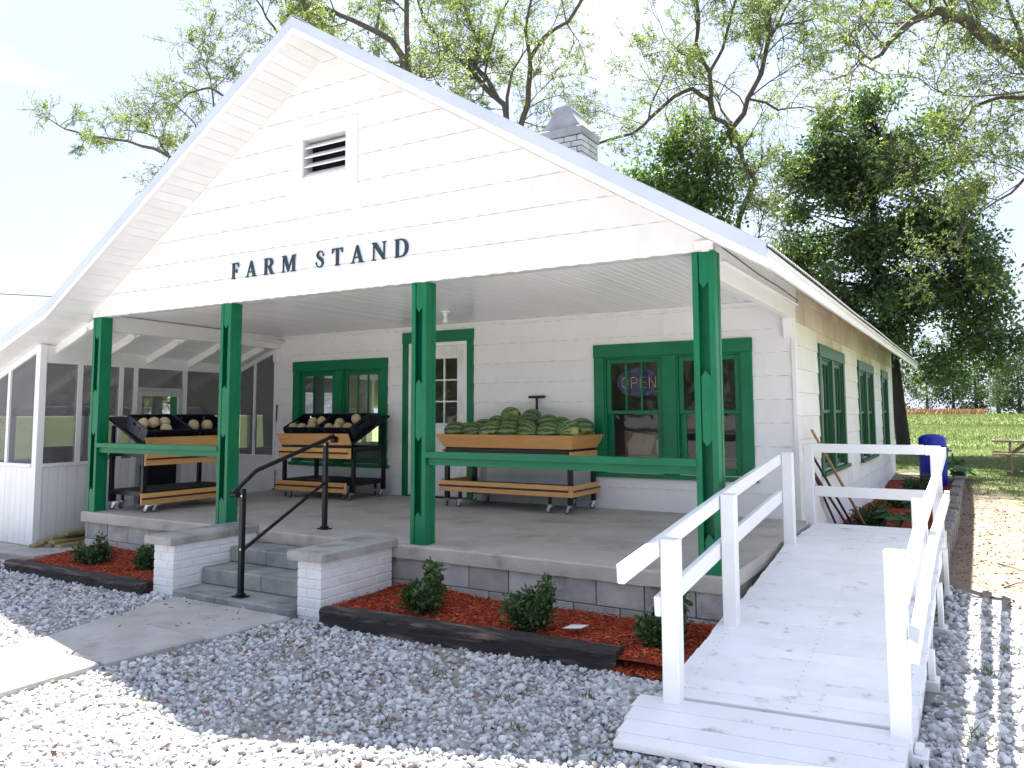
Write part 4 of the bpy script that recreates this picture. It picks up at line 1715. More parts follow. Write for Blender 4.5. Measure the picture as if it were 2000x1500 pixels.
def screened():
    knee = MB()
    seg_box(knee, SPA[1], 1.33, GZ + 0.02, 0.52, -0.08, -0.002)
    seg_box(knee, 2.20, SPB[1], GZ + 0.02, 0.52, -0.08, -0.002)
    k1 = knee.build('knee_wall', 'white_trim', sp)
    t = SPA[1] + 0.03
    while t < SPB[1] - 0.02:
        t1 = min(t + 0.135, SPB[1])
        if not (1.30 < (t + t1) / 2 < 2.22):
            m = MB()
            seg_box(m, t + 0.003, t1 - 0.003, GZ + 0.025, 0.515, 0.0, 0.014)
            m.build('board', 'white_trim', k1)
        t = t1
    knee = MB()
    fseg(knee, -3.4, SPA[0], GZ + 0.02, 0.52, -0.08, -0.002)
    k2 = knee.build('knee_wall', 'white_trim', sp)
    x = SPA[0] - 0.03
    while x > -3.4:
        m = MB()
        fseg(m, x - 0.132, x - 0.003, GZ + 0.025, 0.515, 0.0, 0.014)
        m.build('board', 'white_trim', k2)
        x -= 0.135
    # far (left) and rear sides
    knee = MB()
    knee.box((-3.44, SPA[1], GZ), (-3.36, 9.0, 0.52))
    knee.box((-3.36, 8.95, GZ), (-0.70, 9.03, 0.52))
    knee.build('knee_wall', 'white_trim', sp)
    m = MB()
    m.box((-3.36, SPA[1] + 0.08, GZ - 0.02), (-1.6, 9.0, GZ + 0.035))
    m.box((-1.6, YF + 0.1, GZ - 0.02), (-0.82, 9.0, GZ + 0.035))
    m.build('floor', 'porch_concrete', sp)
    # corner posts, sill rails, studs and top plates
    m = MB()
    m.box((SPA[0] - 0.085, SPA[1] - 0.018, GZ + 0.02), (SPA[0] + 0.018, SPA[1] + 0.075, rake(SPA[0]) - 0.16), 0.004)
    m.build('corner_post', 'white_trim', sp)
    for a, b in ((SPA[1] + 0.08, 1.33), (2.20, SPB[1])):
        m = MB()
        seg_box(m, a, b, 0.52, 0.565, -0.05, 0.035)
        m.build('sill_rail', 'white_trim', sp)
    m = MB()
    seg_box(m, SPA[1] + 0.08, SPB[1], 1.885, 1.945, -0.06, 0.022)
    seg_box(m, SPA[1] + 0.08, SPB[1], 1.946, rake(SPA[0]) - 0.165, -0.05, 0.010)
    m.build('top_plate', 'white_trim', sp)
    for a, b in ((0.37, 0.44), (1.02, 1.085), (1.262, 1.33), (2.165, 2.245), (2.95, 3.01)):
        m = MB()
        seg_box(m, a, b, 0.566 if not 1.2 < a < 2.2 else GZ + 0.04, 1.884, -0.05, 0.018)
        m.build('stud', 'white_trim', sp)
    for a, b in ((-0.08, 0.37), (0.44, 1.02), (1.085, 1.262), (2.245, 2.95), (3.01, 3.39)):
        m = MB()
        m.add([sw(a, 0.0, 0.566), sw(b, 0.0, 0.566), sw(b, 0.0, 1.884), sw(a, 0.0, 1.884)], [(0, 1, 2, 3)])
        m.build('screen', 'insect_screen', sp)
    # screen door with a transom screen over it
    m = MB()
    m.add([sw(1.33, 0.0, 1.60), sw(2.165, 0.0, 1.60), sw(2.165, 0.0, 1.884), sw(1.33, 0.0, 1.884)], [(0, 1, 2, 3)])
    m.build('screen', 'insect_screen', sp)
    m = MB()
    seg_box(m, 1.33, 2.165, 1.555, 1.60, -0.03, 0.024)
    m.build('door_head', 'aluminium', sp)
    d = empty('screen_door', sw(1.75, 0, GZ))
    attach(d, sp)
    m = MB()
    seg_box(m, 1.335, 1.41, GZ + 0.05, 1.55, -0.01, 0.02)
    seg_box(m, 2.085, 2.16, GZ + 0.05, 1.55, -0.01, 0.02)
    seg_box(m, 1.411, 2.084, 1.475, 1.55, -0.01, 0.02)
    seg_box(m, 1.411, 2.084, 0.46, 0.55, -0.01, 0.02)
    m.build('frame', 'aluminium', d)
    m = MB()
    seg_box(m, 1.411, 2.084, GZ + 0.05, 0.459, -0.004, 0.012)
    m.build('kick_panel', 'black_panel', d)
    m = MB()
    m.add([sw(1.41, 0.004, 0.55), sw(2.085, 0.004, 0.55), sw(2.085, 0.004, 1.475), sw(1.41, 0.004, 1.475)], [(0, 1, 2, 3)])
    m.build('pane', 'window_glass', d)
    # front screens with sloping head
    m = MB()
    fseg(m, -3.4, SPA[0] - 0.087, 0.52, 0.565, -0.05, 0.03)
    m.build('sill_rail', 'white_trim', sp)
    hd = lambda x: rake(x) - 0.24
    m = MB()
    xa, xb = SPA[0] - 0.087, -3.4
    m.prism([(xa, hd(xa)), (xb, hd(xb)), (xb, hd(xb) + 0.085), (xa, hd(xa) + 0.085)], lambda x, z: fw3(x, -0.04, z), lambda x, z: fw3(x, 0.016, z))
    m.build('head_rail', 'white_trim', sp)
    for x in (-1.93, -2.6):
        m = MB()
        m.prism([(x, 0.566), (x + 0.055, 0.566), (x + 0.055, hd(x + 0.055)), (x, hd(x))], lambda x, z: fw3(x, -0.04, z), lambda x, z: fw3(x, 0.015, z))
        m.build('stud', 'white_trim', sp)
    for a, b in ((SPA[0] - 0.085, -1.875), (-1.93, -2.545), (-2.6, -3.4)):
        m = MB()
        m.add([fw3(a, -0.01, 0.566), fw3(b, -0.01, 0.566), fw3(b, -0.01, hd(b)), fw3(a, -0.01, hd(a))], [(0, 1, 2, 3)])
        m.build('screen', 'insect_screen', sp)
    # recess wall beside the house
    yb = YF - 0.02
    hx = lambda x: rake(x) - 0.24
    x0, x1 = SPB[0] + 0.03, XL - 0.032
    m = MB()
    m.box((x0, yb, -0.4), (x1, yb + 0.08, 0.48), 0.003)
    m.box((x0, yb - 0.03, 0.481), (x1, yb + 0.07, 0.525), 0.003)
    m.prism([(x0, hx(x0)), (x1, hx(x1)), (x1, hx(x1) + 0.08), (x0, hx(x0) + 0.08)], lambda x, z: (x, yb - 0.015, z), lambda x, z: (x, yb + 0.05, z))
    m.prism([(-1.195, 0.526), (-1.15, 0.526), (-1.15, hx(-1.15)), (-1.195, hx(-1.195))], lambda x, z: (x, yb - 0.012, z), lambda x, z: (x, yb + 0.04, z))
    m.build('recess_wall', 'white_trim', sp)
    for a, b in ((x0, -1.195), (-1.15, x1)):
        m = MB()
        m.add([(a, yb + 0.01, 0.526), (b, yb + 0.01, 0.526), (b, yb + 0.01, hx(b)), (a, yb + 0.01, hx(a))], [(0, 1, 2, 3)])
        m.build('screen', 'insect_screen', sp)
    # studs, rail and screens of the far sides
    for y in np.arange(0.6, 9.0, 1.15):
        m = MB()
        m.box((-3.44, y, 0.521), (-3.36, y + 0.085, rake(-3.4) - 0.17))
        m.build('stud', 'white_trim', sp)
    m = MB()
    m.box((-3.44, SPA[1] + 0.03, rake(-3.4) - 0.32), (-3.36, 9.0, rake(-3.4) - 0.171))
    m.build('top_plate', 'white_trim', sp)
    m = MB()
    m.add([(-3.40, 0.0, 0.521), (-3.40, 9.0, 0.521), (-3.40, 9.0, rake(-3.4) - 0.33), (-3.40, 0.0, rake(-3.4) - 0.33)], [(0, 1, 2, 3)])
    m.build('screen', 'insect_screen', sp)
    for x in (-3.0, -2.2, -1.4):
        m = MB()
        m.box((x, 8.95, 0.521), (x + 0.085, 9.02, rake(x) - 0.17))
        m.build('stud', 'white_trim', sp)


screened()
# a dark storage bin standing inside the screens
m = MB()
m.box((-1.72, 0.15, GZ + 0.036), (-1.42, 0.55, 0.72), 0.02)
m.box((-1.74, 0.13, 0.72), (-1.40, 0.57, 0.76), 0.01)
tag(m.build('storage_bin', 'black_panel'), 'dark storage bin standing behind the screen of the porch', 'bin')

# ================================================================= RAMP
ramp = empty('wheelchair_ramp', (8.4, 0.6, GZ))
tag(ramp, 'white painted wooden wheelchair ramp with railings beside the porch', 'ramp')
RX0, RX1 = 7.79, 9.03
RTOP, RBOT = 1.72, -1.52
ZB = -0.362


def dz(y):
    if y >= RTOP:
        return 0.0
    return (y - RTOP) * (0.0 - ZB) / (RTOP - RBOT)


def make_ramp():
    rgm = random.Random(12)
    # deck boards, laid a little askew towards the foot
    bw = 0.142
    skew = lambda y: lerp(0.11, 0.03, min(1, max(0, (y - RBOT) / (3.3 - RBOT))))
    y = 3.30
    while y > RBOT + 0.01:
        y0 = max(y - bw, RBOT)
        if y > RTOP > y0:
            y0 = RTOP
        m = MB()
        j = rgm.uniform(-0.002, 0.002)
        xl = 7.79 if y0 > -0.05 else 7.765
        x0, x1 = xl + rgm.uniform(-.006, .006), RX1 + rgm.uniform(-.006, .006)
        sk0, sk1 = skew(y0), skew(y)
        ya, yb_ = y0 + 0.003, y - 0.003
        e = 0.004
        sh = lambda x, yy, sk: yy + sk * (x - 7.85)
        za, zb_ = dz(y0) + j, dz(y) + j
        ring = [(ya, za - 0.036, sk0), (ya, za - e, sk0), (ya + e, za, sk0), (yb_ - e, zb_, sk1), (yb_, zb_ - e, sk1), (yb_, zb_ - 0.036, sk1)]
        vs = [(x, sh(x, yy, sk), zz_) for x in (x0, x1) for (yy, zz_, sk) in ring]
        m.add(vs, [(0, 1, 2, 3, 4, 5), (11, 10, 9, 8, 7, 6)] + [(q, (q + 1) % 6, (q + 1) % 6 + 6, q + 6) for q in range(6)])
        m.build('deck_board', 'ramp_deck_paint', ramp)
        y = y0
    # toe boards at the foot, wider than the deck
    ys = [-1.545, -1.69, -1.835, -1.98, -2.075]
    za, zb = ZB - 0.012, -0.435
    zz = lambda y: lerp(za, zb, (y - ys[0]) / (ys[-1] - ys[0]))
    for k in range(4):
        m = MB()
        y1, y0 = ys[k] - 0.002, ys[k + 1] + 0.002
        xa = 7.655 + 0.055 * k / 3 + rgm.uniform(-.004, .004)
        xb = 9.005 + rgm.uniform(-.004, .004)
        sk = 0.11   # boards run a little askew
        m.prism([(xa, 0), (xb, 0), (xb, 1), (xa, 1)],
                lambda x, t: (x, lerp(y0, y1, t) + sk * (x - 7.85), zz(lerp(y0, y1, t)) - 0.036),
                lambda x, t: (x, lerp(y0, y1, t) + sk * (x - 7.85), zz(lerp(y0, y1, t))))
        m.build('deck_board', 'ramp_deck_paint', ramp)
    # screw heads along both edges of the deck
    sc = MB()
    y = 3.30 - bw / 2
    while y > RBOT + 0.05:
        for xx in (7.86, 8.42, 8.97):
            for dy in (-0.035, 0.035):
                yy = y + dy
                px, py, pz = xx + rgm.uniform(-.006, .006), yy + skew(yy) * (xx - 7.85), dz(yy) + 0.0022
                sc.add([(px + .0045 * math.cos(q), py + .0045 * math.sin(q), pz) for q in np.linspace(0, 6.283, 7)[:-1]], [(0, 1, 2, 3, 4, 5)])
        y -= bw
    tag(sc.build('screw_heads', 'steel_dark', ramp), kind='stuff')
    # stringers
    for x in (7.83, 9.0):
        m = MB()
        m.beam((x, RBOT - 0.02, ZB - 0.115), (x, RTOP, -0.115), 0.04, 0.15, 0.004)
        m.beam((x, RTOP, -0.115), (x, 3.29, -0.115), 0.04, 0.15, 0.004)
        m.build('stringer', 'ramp_paint', ramp)
    for x in (7.70, 8.98):
        m = MB()
        m.beam((x, -1.98, -0.49), (x, -1.56, -0.46), 0.045, 0.05, 0.004)
        m.build('stringer', 'ramp_paint', ramp)
    m = MB()
    m.box((7.79, 3.302, -0.19), (9.03, 3.332, -0.005), 0.004)
    m.build('end_board', 'ramp_paint', ramp)
    pw = 0.095
    left = [(7.802, -1.61, 0.500), (7.805, -0.42, 0.640), (7.772, 1.72, 0.828), (7.697, 3.205, 0.862)]
    right = [(8.922, -1.50, 0.512), (8.918, 0.50, 0.575), (8.922, 3.17, 0.765)]
    for (x, y, zt) in left + right:
        m = MB()
        zb = GZ + 0.0
        m.box((x, y, zb), (x + pw, y + pw, zt), 0.005)
        m.build('post', 'ramp_paint', ramp)
    for (x, y) in ((9.0, -1.50), (9.0, -0.28), (9.0, 1.1), (9.0, 2.4)):
        m = MB()
        m.box((x + 0.024, y, GZ + 0.06), (x + 0.064, y + 0.09, dz(y) - 0.05 if y < RTOP else -0.05), 0.004)
        m.build('support_leg', 'ramp_paint', ramp)
        m = MB()
        m.box((x - 0.06, y - 0.03, GZ - 0.01), (x + 0.085, y + 0.12, GZ + 0.06), 0.005)
        m.build('foot_block', 'ramp_paint', ramp)
    off = 0.83
    # left top rail along the outside of the posts, level with their tops
    def rail(pts, x_of, w, h, name='rail'):
        m = MB()
        for (ya, zA), (yb_, zB) in zip(pts[:-1], pts[1:]):
            m.beam((x_of(ya), ya, zA), (x_of(yb_), yb_, zB), w, h, 0.005)
        return m.build(name, 'ramp_paint', ramp)
    xl = lambda y: 7.778 if y < -0.4 else lerp(7.778, 7.747, (y + 0.4) / 2.2)
    rail([(-2.12, 0.392), (-0.37, 0.588), (1.815, 0.776)], xl, 0.042, 0.098)
    rail([(-1.60, 0.125), (-0.38, 0.258), (1.75, 0.43)], xl, 0.042, 0.112)
    # right top and mid rails
    xr = lambda y: 9.042
    xm = lambda y: 9.052
    rail([(-1.92, 0.398), (-0.6, 0.545), (1.0, 0.632), (3.36, 0.785)], xr, 0.042, 0.098)
    rail([(-1.66, 0.075), (-0.50, 0.212)], xm, 0.046, 0.10)
    rail([(-0.495, 0.222), (0.50, 0.300)], xm, 0.046, 0.10)
    rail([(0.505, 0.306), (3.36, 0.348)], xm, 0.046, 0.10)
    # landing rails across the back
    m = MB()
    m.box((7.79, 3.225, 0.762), (8.87, 3.268, 0.858), 0.005)
    m.box((8.872, 3.268, 0.755), (9.018, 3.308, 0.850), 0.005)
    m.build('rail', 'ramp_paint', ramp)
    m = MB()
    m.box((7.793, 3.228, 0.292), (8.87, 3.268, 0.402), 0.005)
    m.build('rail', 'ramp_paint', ramp)


make_ramp()


# ================================================================= CARTS, CRATES, MELONS
def make_caster():
    """local: wheel on z=0, mounting at z=0.105"""
    fork = MB()
    fork.box((-0.030, -0.030, 0.098), (0.030, 0.030, 0.105), 0.002)
    fork.tube([(0, 0, 0.085), (0, 0, 0.098)], 0.018, 12)
    for s in (-1, 1):
        fork.prism([(-0.020, 0.090), (0.022, 0.090), (0.034, 0.028), (0.022, 0.018), (0.008, 0.034)],
                   lambda a, z, s=s: (a, s * 0.0165, z), lambda a, z, s=s: (a, s * 0.0195, z))
    fork.box((-0.020, -0.0165, 0.086), (0.022, 0.0165, 0.090), 0.001)
    fork.prism([(-0.020, 0.088), (-0.058, 0.097), (-0.060, 0.092), (-0.020, 0.078)], lambda a, z: (a, -0.02, z), lambda a, z: (a, 0.02, z))
    fork.tube([(0.022, -0.022, 0.036), (0.022, 0.022, 0.036)], 0.006, 8)
    wh = MB()
    n = 20
    prof = [(-0.012, 0.010), (-0.012, 0.028), (-0.010, 0.034), (-0.004, 0.036), (0.004, 0.036), (0.010, 0.034), (0.012, 0.028), (0.012, 0.010)]
    vs, fs = [], []
    for (o, r) in prof:
        for k in range(n):
            a = 2 * math.pi * k / n
            vs.append((0.022 + r * math.cos(a), o, 0.036 + r * math.sin(a)))
    for i in range(len(prof) - 1):
        for k in range(n):
            fs.append((i * n + k, i * n + (k + 1) % n, (i + 1) * n + (k + 1) % n, (i + 1) * n + k))
    wh.add(vs, fs)
    hb = MB()
    hb.tube([(0.022, -0.0125, 0.036), (0.022, 0.0125, 0.036)], 0.020, 16)
    return fork.mesh('caster', 'zinc'), wh.mesh('tyre', 'rubber', True), hb.mesh('hub', 'wheel_hub')


CASTER = make_caster()
crnd = random.Random(31)


def add_caster(root, x, y):
    c = bpy.data.objects.new('caster', CASTER[0])
    COL.objects.link(c)
    c.parent = root
    c.location = (x, y, 0)
    c.rotation_euler = (0, 0, crnd.uniform(2.4, 3.9))
    for nm, me in (('tyre', CASTER[1]), ('hub', CASTER[2])):
        w = bpy.data.objects.new(nm, me)
        COL.objects.link(w)
        w.parent = c
    return c


def lpart(root, name, mb, mat, smooth=False):
    o = bpy.data.objects.new(name, mb.mesh(name, mat, smooth))
    COL.objects.link(o)
    o.parent = root
    return o


def plank(root, x0, x1, z0, z1, y, strip=True):
    """front facing board pair with a dark bumper strip; front plane at y"""
    zm = z0 + (z1 - z0) * 0.52
    m = MB()
    m.box((x0, y, z0), (x1, y + 0.018, z1), 0.003)
    lpart(root, 'board', m, 'oak')
    m = MB()
    m.box((x0 + 0.012, y - 0.016, zm + 0.012), (x1 - 0.045, y - 0.0005, z1 - 0.004), 0.003)
    lpart(root, 'board', m, 'oak')
    if strip:
        m = MB()
        m.tube([(x0 + 0.005, y - 0.011, zm), (x1 - 0.045, y - 0.011, zm)], 0.010, 10)
        lpart(root, 'bumper', m, 'brown_strip', True)


def make_cart():
    """two-tier sloped display cart; local x across (-0.68..0.68), front at y=0 facing -Y, z=0 floor"""
    r = empty('produce_cart')
    for x in (-0.645, 0.645):
        for y, zt in ((0.05, 0.735), (0.72, 0.735)):
            m = MB()
            m.box((x - 0.025, y - 0.025, 0.105), (x + 0.025, y + 0.025, zt), 0.003)
            lpart(r, 'leg', m, 'black_metal')
        m = MB()
        m.box((x - 0.018, 0.70, 0.735), (x + 0.018, 0.736, 1.06), 0.002)
        lpart(r, 'tray_support', m, 'black_metal')
        for z in (0.235, 0.71):
            m = MB()
            m.box((x - 0.022, 0.076, z - 0.035), (x + 0.022, 0.694, z + 0.024), 0.003)
            lpart(r, 'side_rail', m, 'black_metal')
    for y in (0.05, 0.72):
        for z in (0.235, 0.71):
            m = MB()
            m.box((-0.619, y - 0.02, z - 0.03), (0.619, y + 0.02, z + 0.022), 0.003)
            lpart(r, 'cross_rail', m, 'black_metal')
    m = MB()
    m.box((-0.62, 0.072, 0.236), (0.62, 0.698, 0.256), 0.002)
    lpart(r, 'shelf', m, 'black_panel')
    m = MB()
    m.beam((0, -0.015, 0.775), (0, 0.815, 1.165), 1.36, 0.030, 0.004, up=(0, 0, 1))
    lpart(r, 'tray', m, 'black_panel')
    plank(r, -0.735, 0.605, 0.105, 0.243, -0.05)
    plank(r, -0.685, 0.655, 0.575, 0.722, -0.03)
    # angled front lip of the tray
    m = MB()
    m.prism([(-0.655, 0.755), (0.665, 0.765), (0.635, 0.925), (-0.715, 0.918)], lambda x, z: (x, -0.03 - (z - 0.76) * 0.25, z), lambda x, z: (x, -0.012 - (z - 0.76) * 0.25, z))
    lpart(r, 'tray_lip', m, 'oak')
    m = MB()
    m.box((-0.64, -0.028, 0.728), (0.64, 0.02, 0.752), 0.003)
    lpart(r, 'cross_rail', m, 'black_metal')
    for x in (-0.60, -0.49, 0.50, 0.62):
        for y in (0.03, 0.72):
            m = MB()
            m.box((x - 0.016, y - 0.016, 0.104), (x + 0.016, y + 0.016, 0.206), 0.002)
            lpart(r, 'caster_post', m, 'black_metal')
            add_caster(r, x, y)
    return r


cart_a = make_cart()
cart_b = copy_tree(cart_a)
cart_a.location = (1.215, 2.42, 0)
cart_a.rotation_euler = (0, 0, R(2))
tag(cart_a, 'wheeled wooden produce cart with black frame below the left window', 'cart', 'sloped produce carts')
cart_b.location = (0.565, 0.865, 0)
cart_b.rotation_euler = (0, 0, R(89))
tag(cart_b, 'wheeled produce cart turned end-on behind the leftmost green post', 'cart', 'sloped produce carts')


def make_big_cart():
    r = empty('melon_cart')
    hx = 0.96
    for x in (-hx + 0.075, hx - 0.055):
        for y in (0.05, 0.70):
            m = MB()
            m.box((x - 0.027, y - 0.027, 0.105), (x + 0.027, y + 0.027, 0.70), 0.003)
            lpart(r, 'leg', m, 'black_metal')
    for y in (0.05, 0.70):
        m = MB()
        m.box((-hx + 0.06, y - 0.022, 0.70), (hx - 0.03, y + 0.022, 0.755), 0.003)
        lpart(r, 'cross_rail', m, 'black_metal')
    for x in (-hx + 0.075, hx - 0.055):
        m = MB()
        m.box((x - 0.024, 0.073, 0.70), (x + 0.024, 0.677, 0.755), 0.003)
        lpart(r, 'side_rail', m, 'black_metal')
    m = MB()
    m.box((-hx + 0.04, 0.02, 0.835), (hx - 0.015, 0.74, 0.85), 0.002)
    m.box((-hx + 0.05, 0.03, 0.756), (hx - 0.03, 0.73, 0.78), 0.002)
    lpart(r, 'tray_floor', m, 'black_panel')
    # flared tray sides
    fl = 0.085
    zb, zt = 0.765, 0.932
    xa, xb, ya, yb = -hx + 0.045, hx - 0.02, 0.01, 0.75
    rim = [(xa - fl, ya - fl), (xb + fl * 0.9, ya - fl), (xb + fl * 0.9, yb + fl), (xa - fl, yb + fl)]
    base = [(xa, ya), (xb, ya), (xb, yb), (xa, yb)]
    for k in range(4):
        a, b = base[k], base[(k + 1) % 4]
        c, d = rim[(k + 1) % 4], rim[k]
        cx_, cy_ = (a[0] + b[0]) / 2, (a[1] + b[1]) / 2
        nx, ny = (0 - cx_), (0.38 - cy_)
        if k % 2 == 0:
            o = (0, 0.018 if ny > 0 else -0.018)
        else:
            o = (0.018 if nx > 0 else -0.018, 0)
        e = 0.004
        sgn = lambda p_, q_: ((p_[0] + (e if q_[0] > p_[0] else -e if q_[0] < p_[0] else 0)), (p_[1] + (e if q_[1] > p_[1] else -e if q_[1] < p_[1] else 0)))
        a2, b2, c2, d2 = sgn(a, b), sgn(b, a), sgn(c, d), sgn(d, c)
        m = MB()
        vs = [(*a2, zb), (*b2, zb), (*c2, zt), (*d2, zt)]
        vs += [(p_[0] + o[0], p_[1] + o[1], p_[2]) for p_ in vs]
        m.add(vs, [(0, 1, 2, 3), (7, 6, 5, 4), (0, 4, 5, 1), (1, 5, 6, 2), (2, 6, 7, 3), (3, 7, 4, 0)])
        lpart(r, 'tray_side', m, 'oak')
    # lower shelf with boards on all sides
    m = MB()
    m.box((-hx + 0.02, 0.0, 0.255), (hx - 0.02, 0.74, 0.275), 0.002)
    lpart(r, 'shelf', m, 'black_panel')
    plank(r, -hx, hx, 0.20, 0.338, -0.025)
    for sx in (-1, 1):
        m = MB()
        m.box((sx * hx, 0.0, 0.20), (sx * (hx - 0.018), 0.765, 0.338), 0.003)
        lpart(r, 'board', m, 'oak')
        m = MB()
        m.tube([(sx * (hx + 0.010), 0.02, 0.268), (sx * (hx + 0.010), 0.76, 0.268)], 0.010, 10)
        lpart(r, 'bumper', m, 'brown_strip', True)
        m = MB()
        m.box((sx * (hx - 0.022), -0.002, 0.60), (sx * (hx - 0.04), 0.765, 0.735), 0.003)
        lpart(r, 'board', m, 'oak')
    plank(r, -hx + 0.02, hx - 0.02, 0.58, 0.70, 0.0)
    for x in (-hx + 0.09, -hx + 0.29, hx - 0.32, hx - 0.06):
        for y in (0.03, 0.71):
            m = MB()
            m.box((x - 0.018, y - 0.018, 0.104), (x + 0.018, y + 0.018, 0.254), 0.002)
            lpart(r, 'caster_post', m, 'black_metal')
            add_caster(r, x, y)
    m = MB()
    m.box((0.063, 0.728, 0.70), (0.093, 0.748, 1.41), 0.002)
    m.box((-0.045, 0.722, 1.395), (0.20, 0.754, 1.43), 0.003)
    lpart(r, 'handle', m, 'black_metal')
    return r


big = make_big_cart()
big.location = (4.235, 2.585, 0)
tag(big, 'long wheeled wooden cart piled with watermelons beside the door', 'cart')


def make_crate():
    """open plastic crate, local: base centre at origin; 0.62 x 0.46 x 0.19"""
    r = empty('plastic_crate')
    w, d, h = 0.31, 0.235, 0.185
    m = MB()
    m.box((-w + 0.02, -d + 0.02, 0.0), (w - 0.02, d - 0.02, 0.008))
    lpart(r, 'base', m, 'crate_plastic')
    # walls as lattice: rim, foot and uprights leave vent slots
    for s in (-1, 1):
        m = MB()
        y = s * (d - 0.008)
        m.box((-w, y - 0.008, h - 0.035), (w, y + 0.008, h), 0.002)
        m.box((-w, y - 0.006, 0.0), (w, y + 0.006, 0.045), 0.002)
        n = 12
        xs = [-w + 2 * w * k / n for k in range(n + 1)]
        for k in range(n):
            if k in (2, 9):
                for z0 in (0.062, 0.084, 0.106):
                    m.box((xs[k] + 0.005, y - 0.005, z0), (xs[k + 1] - 0.005, y + 0.005, z0 + 0.010))
            elif k in (5, 6):
                m.box((xs[k], y - 0.005, 0.045), (xs[k + 1], y + 0.005, 0.078))
                m.box((xs[k], y - 0.005, 0.092), (xs[k + 1], y + 0.005, h - 0.035))
            else:
                m.box((xs[k], y - 0.005, 0.045), (xs[k + 1], y + 0.005, h - 0.035))
            m.box((xs[k] - 0.004, y - 0.009, 0.02), (xs[k] + 0.004, y + 0.009, h - 0.02))
        lpart(r, 'wall', m, 'crate_plastic')
        m = MB()
        x = s * (w - 0.008)
        m.box((x - 0.008, -d + 0.016, h - 0.03), (x + 0.008, d - 0.016, h), 0.002)
        m.box((x - 0.006, -d + 0.016, 0.0), (x + 0.006, d - 0.016, 0.09), 0.002)
        m.box((x - 0.006, -d + 0.016, 0.09), (x + 0.006, -0.085, h - 0.03))
        m.box((x - 0.006, 0.085, 0.09), (x + 0.006, d - 0.016, h - 0.03))
        m.prism([(-0.085, 0.09), (0.085, 0.09), (0.085, 0.105), (0.05, 0.122), (-0.05, 0.122), (-0.085, 0.105)], lambda y, z, x=x: (x - 0.006, y, z), lambda y, z, x=x: (x + 0.006, y, z))
        for y in (-0.14, -0.05, 0.05, 0.14):
            m.box((x - 0.010, y - 0.004, 0.01), (x + 0.010, y + 0.004, 0.09))
        lpart(r, 'end_wall', m, 'crate_plastic')
    return r


crate0 = make_crate()
ANG = math.atan2(0.39, 0.83)


def place_crate(src, cart_loc, rz, lx, label):
    Mx = Matrix.Translation(cart_loc) @ Matrix.Rotation(rz, 4, 'Z') @ Matrix.Translation((lx, 0.285, 0.775 + 0.300 * math.tan(ANG) + 0.020)) @ Matrix.Rotation(ANG, 4, 'X')
    src.matrix_world = Mx
    tag(src, label, 'crate', 'plastic crates of cantaloupes')
    return Mx


c_list = [crate0] + [copy_tree(crate0) for _ in range(3)]
cr_m = [place_crate(c_list[0], (1.215, 2.42, 0), R(2), -0.335, 'black plastic crate of cantaloupes, left one below the left window'),
        place_crate(c_list[1], (1.215, 2.42, 0), R(2), 0.305, 'black plastic crate of cantaloupes, right one below the left window'),
        place_crate(c_list[2], (0.565, 0.865, 0), R(89), -0.335, 'black plastic crate of cantaloupes nearest the leftmost green post'),
        place_crate(c_list[3], (0.565, 0.865, 0), R(89), 0.305, 'black plastic crate of cantaloupes partly behind the second green post')]


def melon_mesh(name, mat, a, b, c, seed, lump=0.02):
    rgn = np.random.default_rng(seed)
    bm = bmesh.new()
    bmesh.ops.create_icosphere(bm, subdivisions=4, radius=1)
    ph = rgn.uniform(0, 6, 4)
    for v in bm.verts:
        x, y, z = v.co
        k = 1 + lump * (math.sin(3 * x + ph[0]) * math.sin(2.5 * y + ph[1]) + 0.5 * math.sin(4 * z + ph[2]))
        v.co = (x * a * k, y * b * k, z * c * k)
    me = bpy.data.meshes.new(name)
    bm.to_mesh(me)
    bm.free()
    me.materials.append(MATS[mat])
    me.polygons.foreach_set('use_smooth', [True] * len(me.polygons))
    return me


CM = [melon_mesh('cantaloupe', 'cantaloupe_rind', 0.079, 0.072, 0.070, s, 0.03) for s in range(3)]
# local positions in the crate (x, y, z)
FILL = [[(-0.21, -0.13, 0.10, 'at the front left corner of the left crate'), (-0.05, -0.13, 0.10, 'at the front middle of the left crate'), (0.13, -0.12, 0.10, 'at the front right of the left crate'),
         (0.02, 0.04, 0.105, 'in the centre of the left crate'), (0.19, 0.05, 0.11, 'at the back right of the left crate')],
        [(-0.18, -0.13, 0.09, 'at the front left of the right crate'), (-0.10, 0.03, 0.10, 'behind the first melon of the right crate'), (-0.01, -0.13, 0.095, 'at the front middle of the right crate'),
         (0.17, -0.12, 0.10, 'at the front right of the right crate'), (0.20, 0.06, 0.15, 'piled highest at the back right of the right crate')],
        [(-0.20, 0.05, 0.11, 'beside the handle end of the near crate'), (-0.05, 0.06, 0.12, 'at the back middle of the near crate'), (0.04, -0.10, 0.10, 'at the front of the near crate'), (0.12, 0.08, 0.11, 'at the back right of the near crate')],
        [(-0.15, -0.02, 0.11, 'on the left in the far crate'), (0.06, -0.02, 0.11, 'on the right in the far crate')]]
WHERE = [', below the left window', ', below the left window', ' by the leftmost post', ' by the second green post']
mr_ = random.Random(5)
for ci, lst in enumerate(FILL):
    for (x, y, z, txt) in lst:
        o = link('cantaloupe', CM[mr_.randrange(3)])
        o.location = cr_m[ci] @ Vector((x, y, z + 0.028))
        o.rotation_euler = (mr_.uniform(0, 6), mr_.uniform(0, 6), mr_.uniform(0, 6))
        tag(o, 'cantaloupe ' + txt + WHERE[ci], 'cantaloupe', 'cantaloupes in crates')

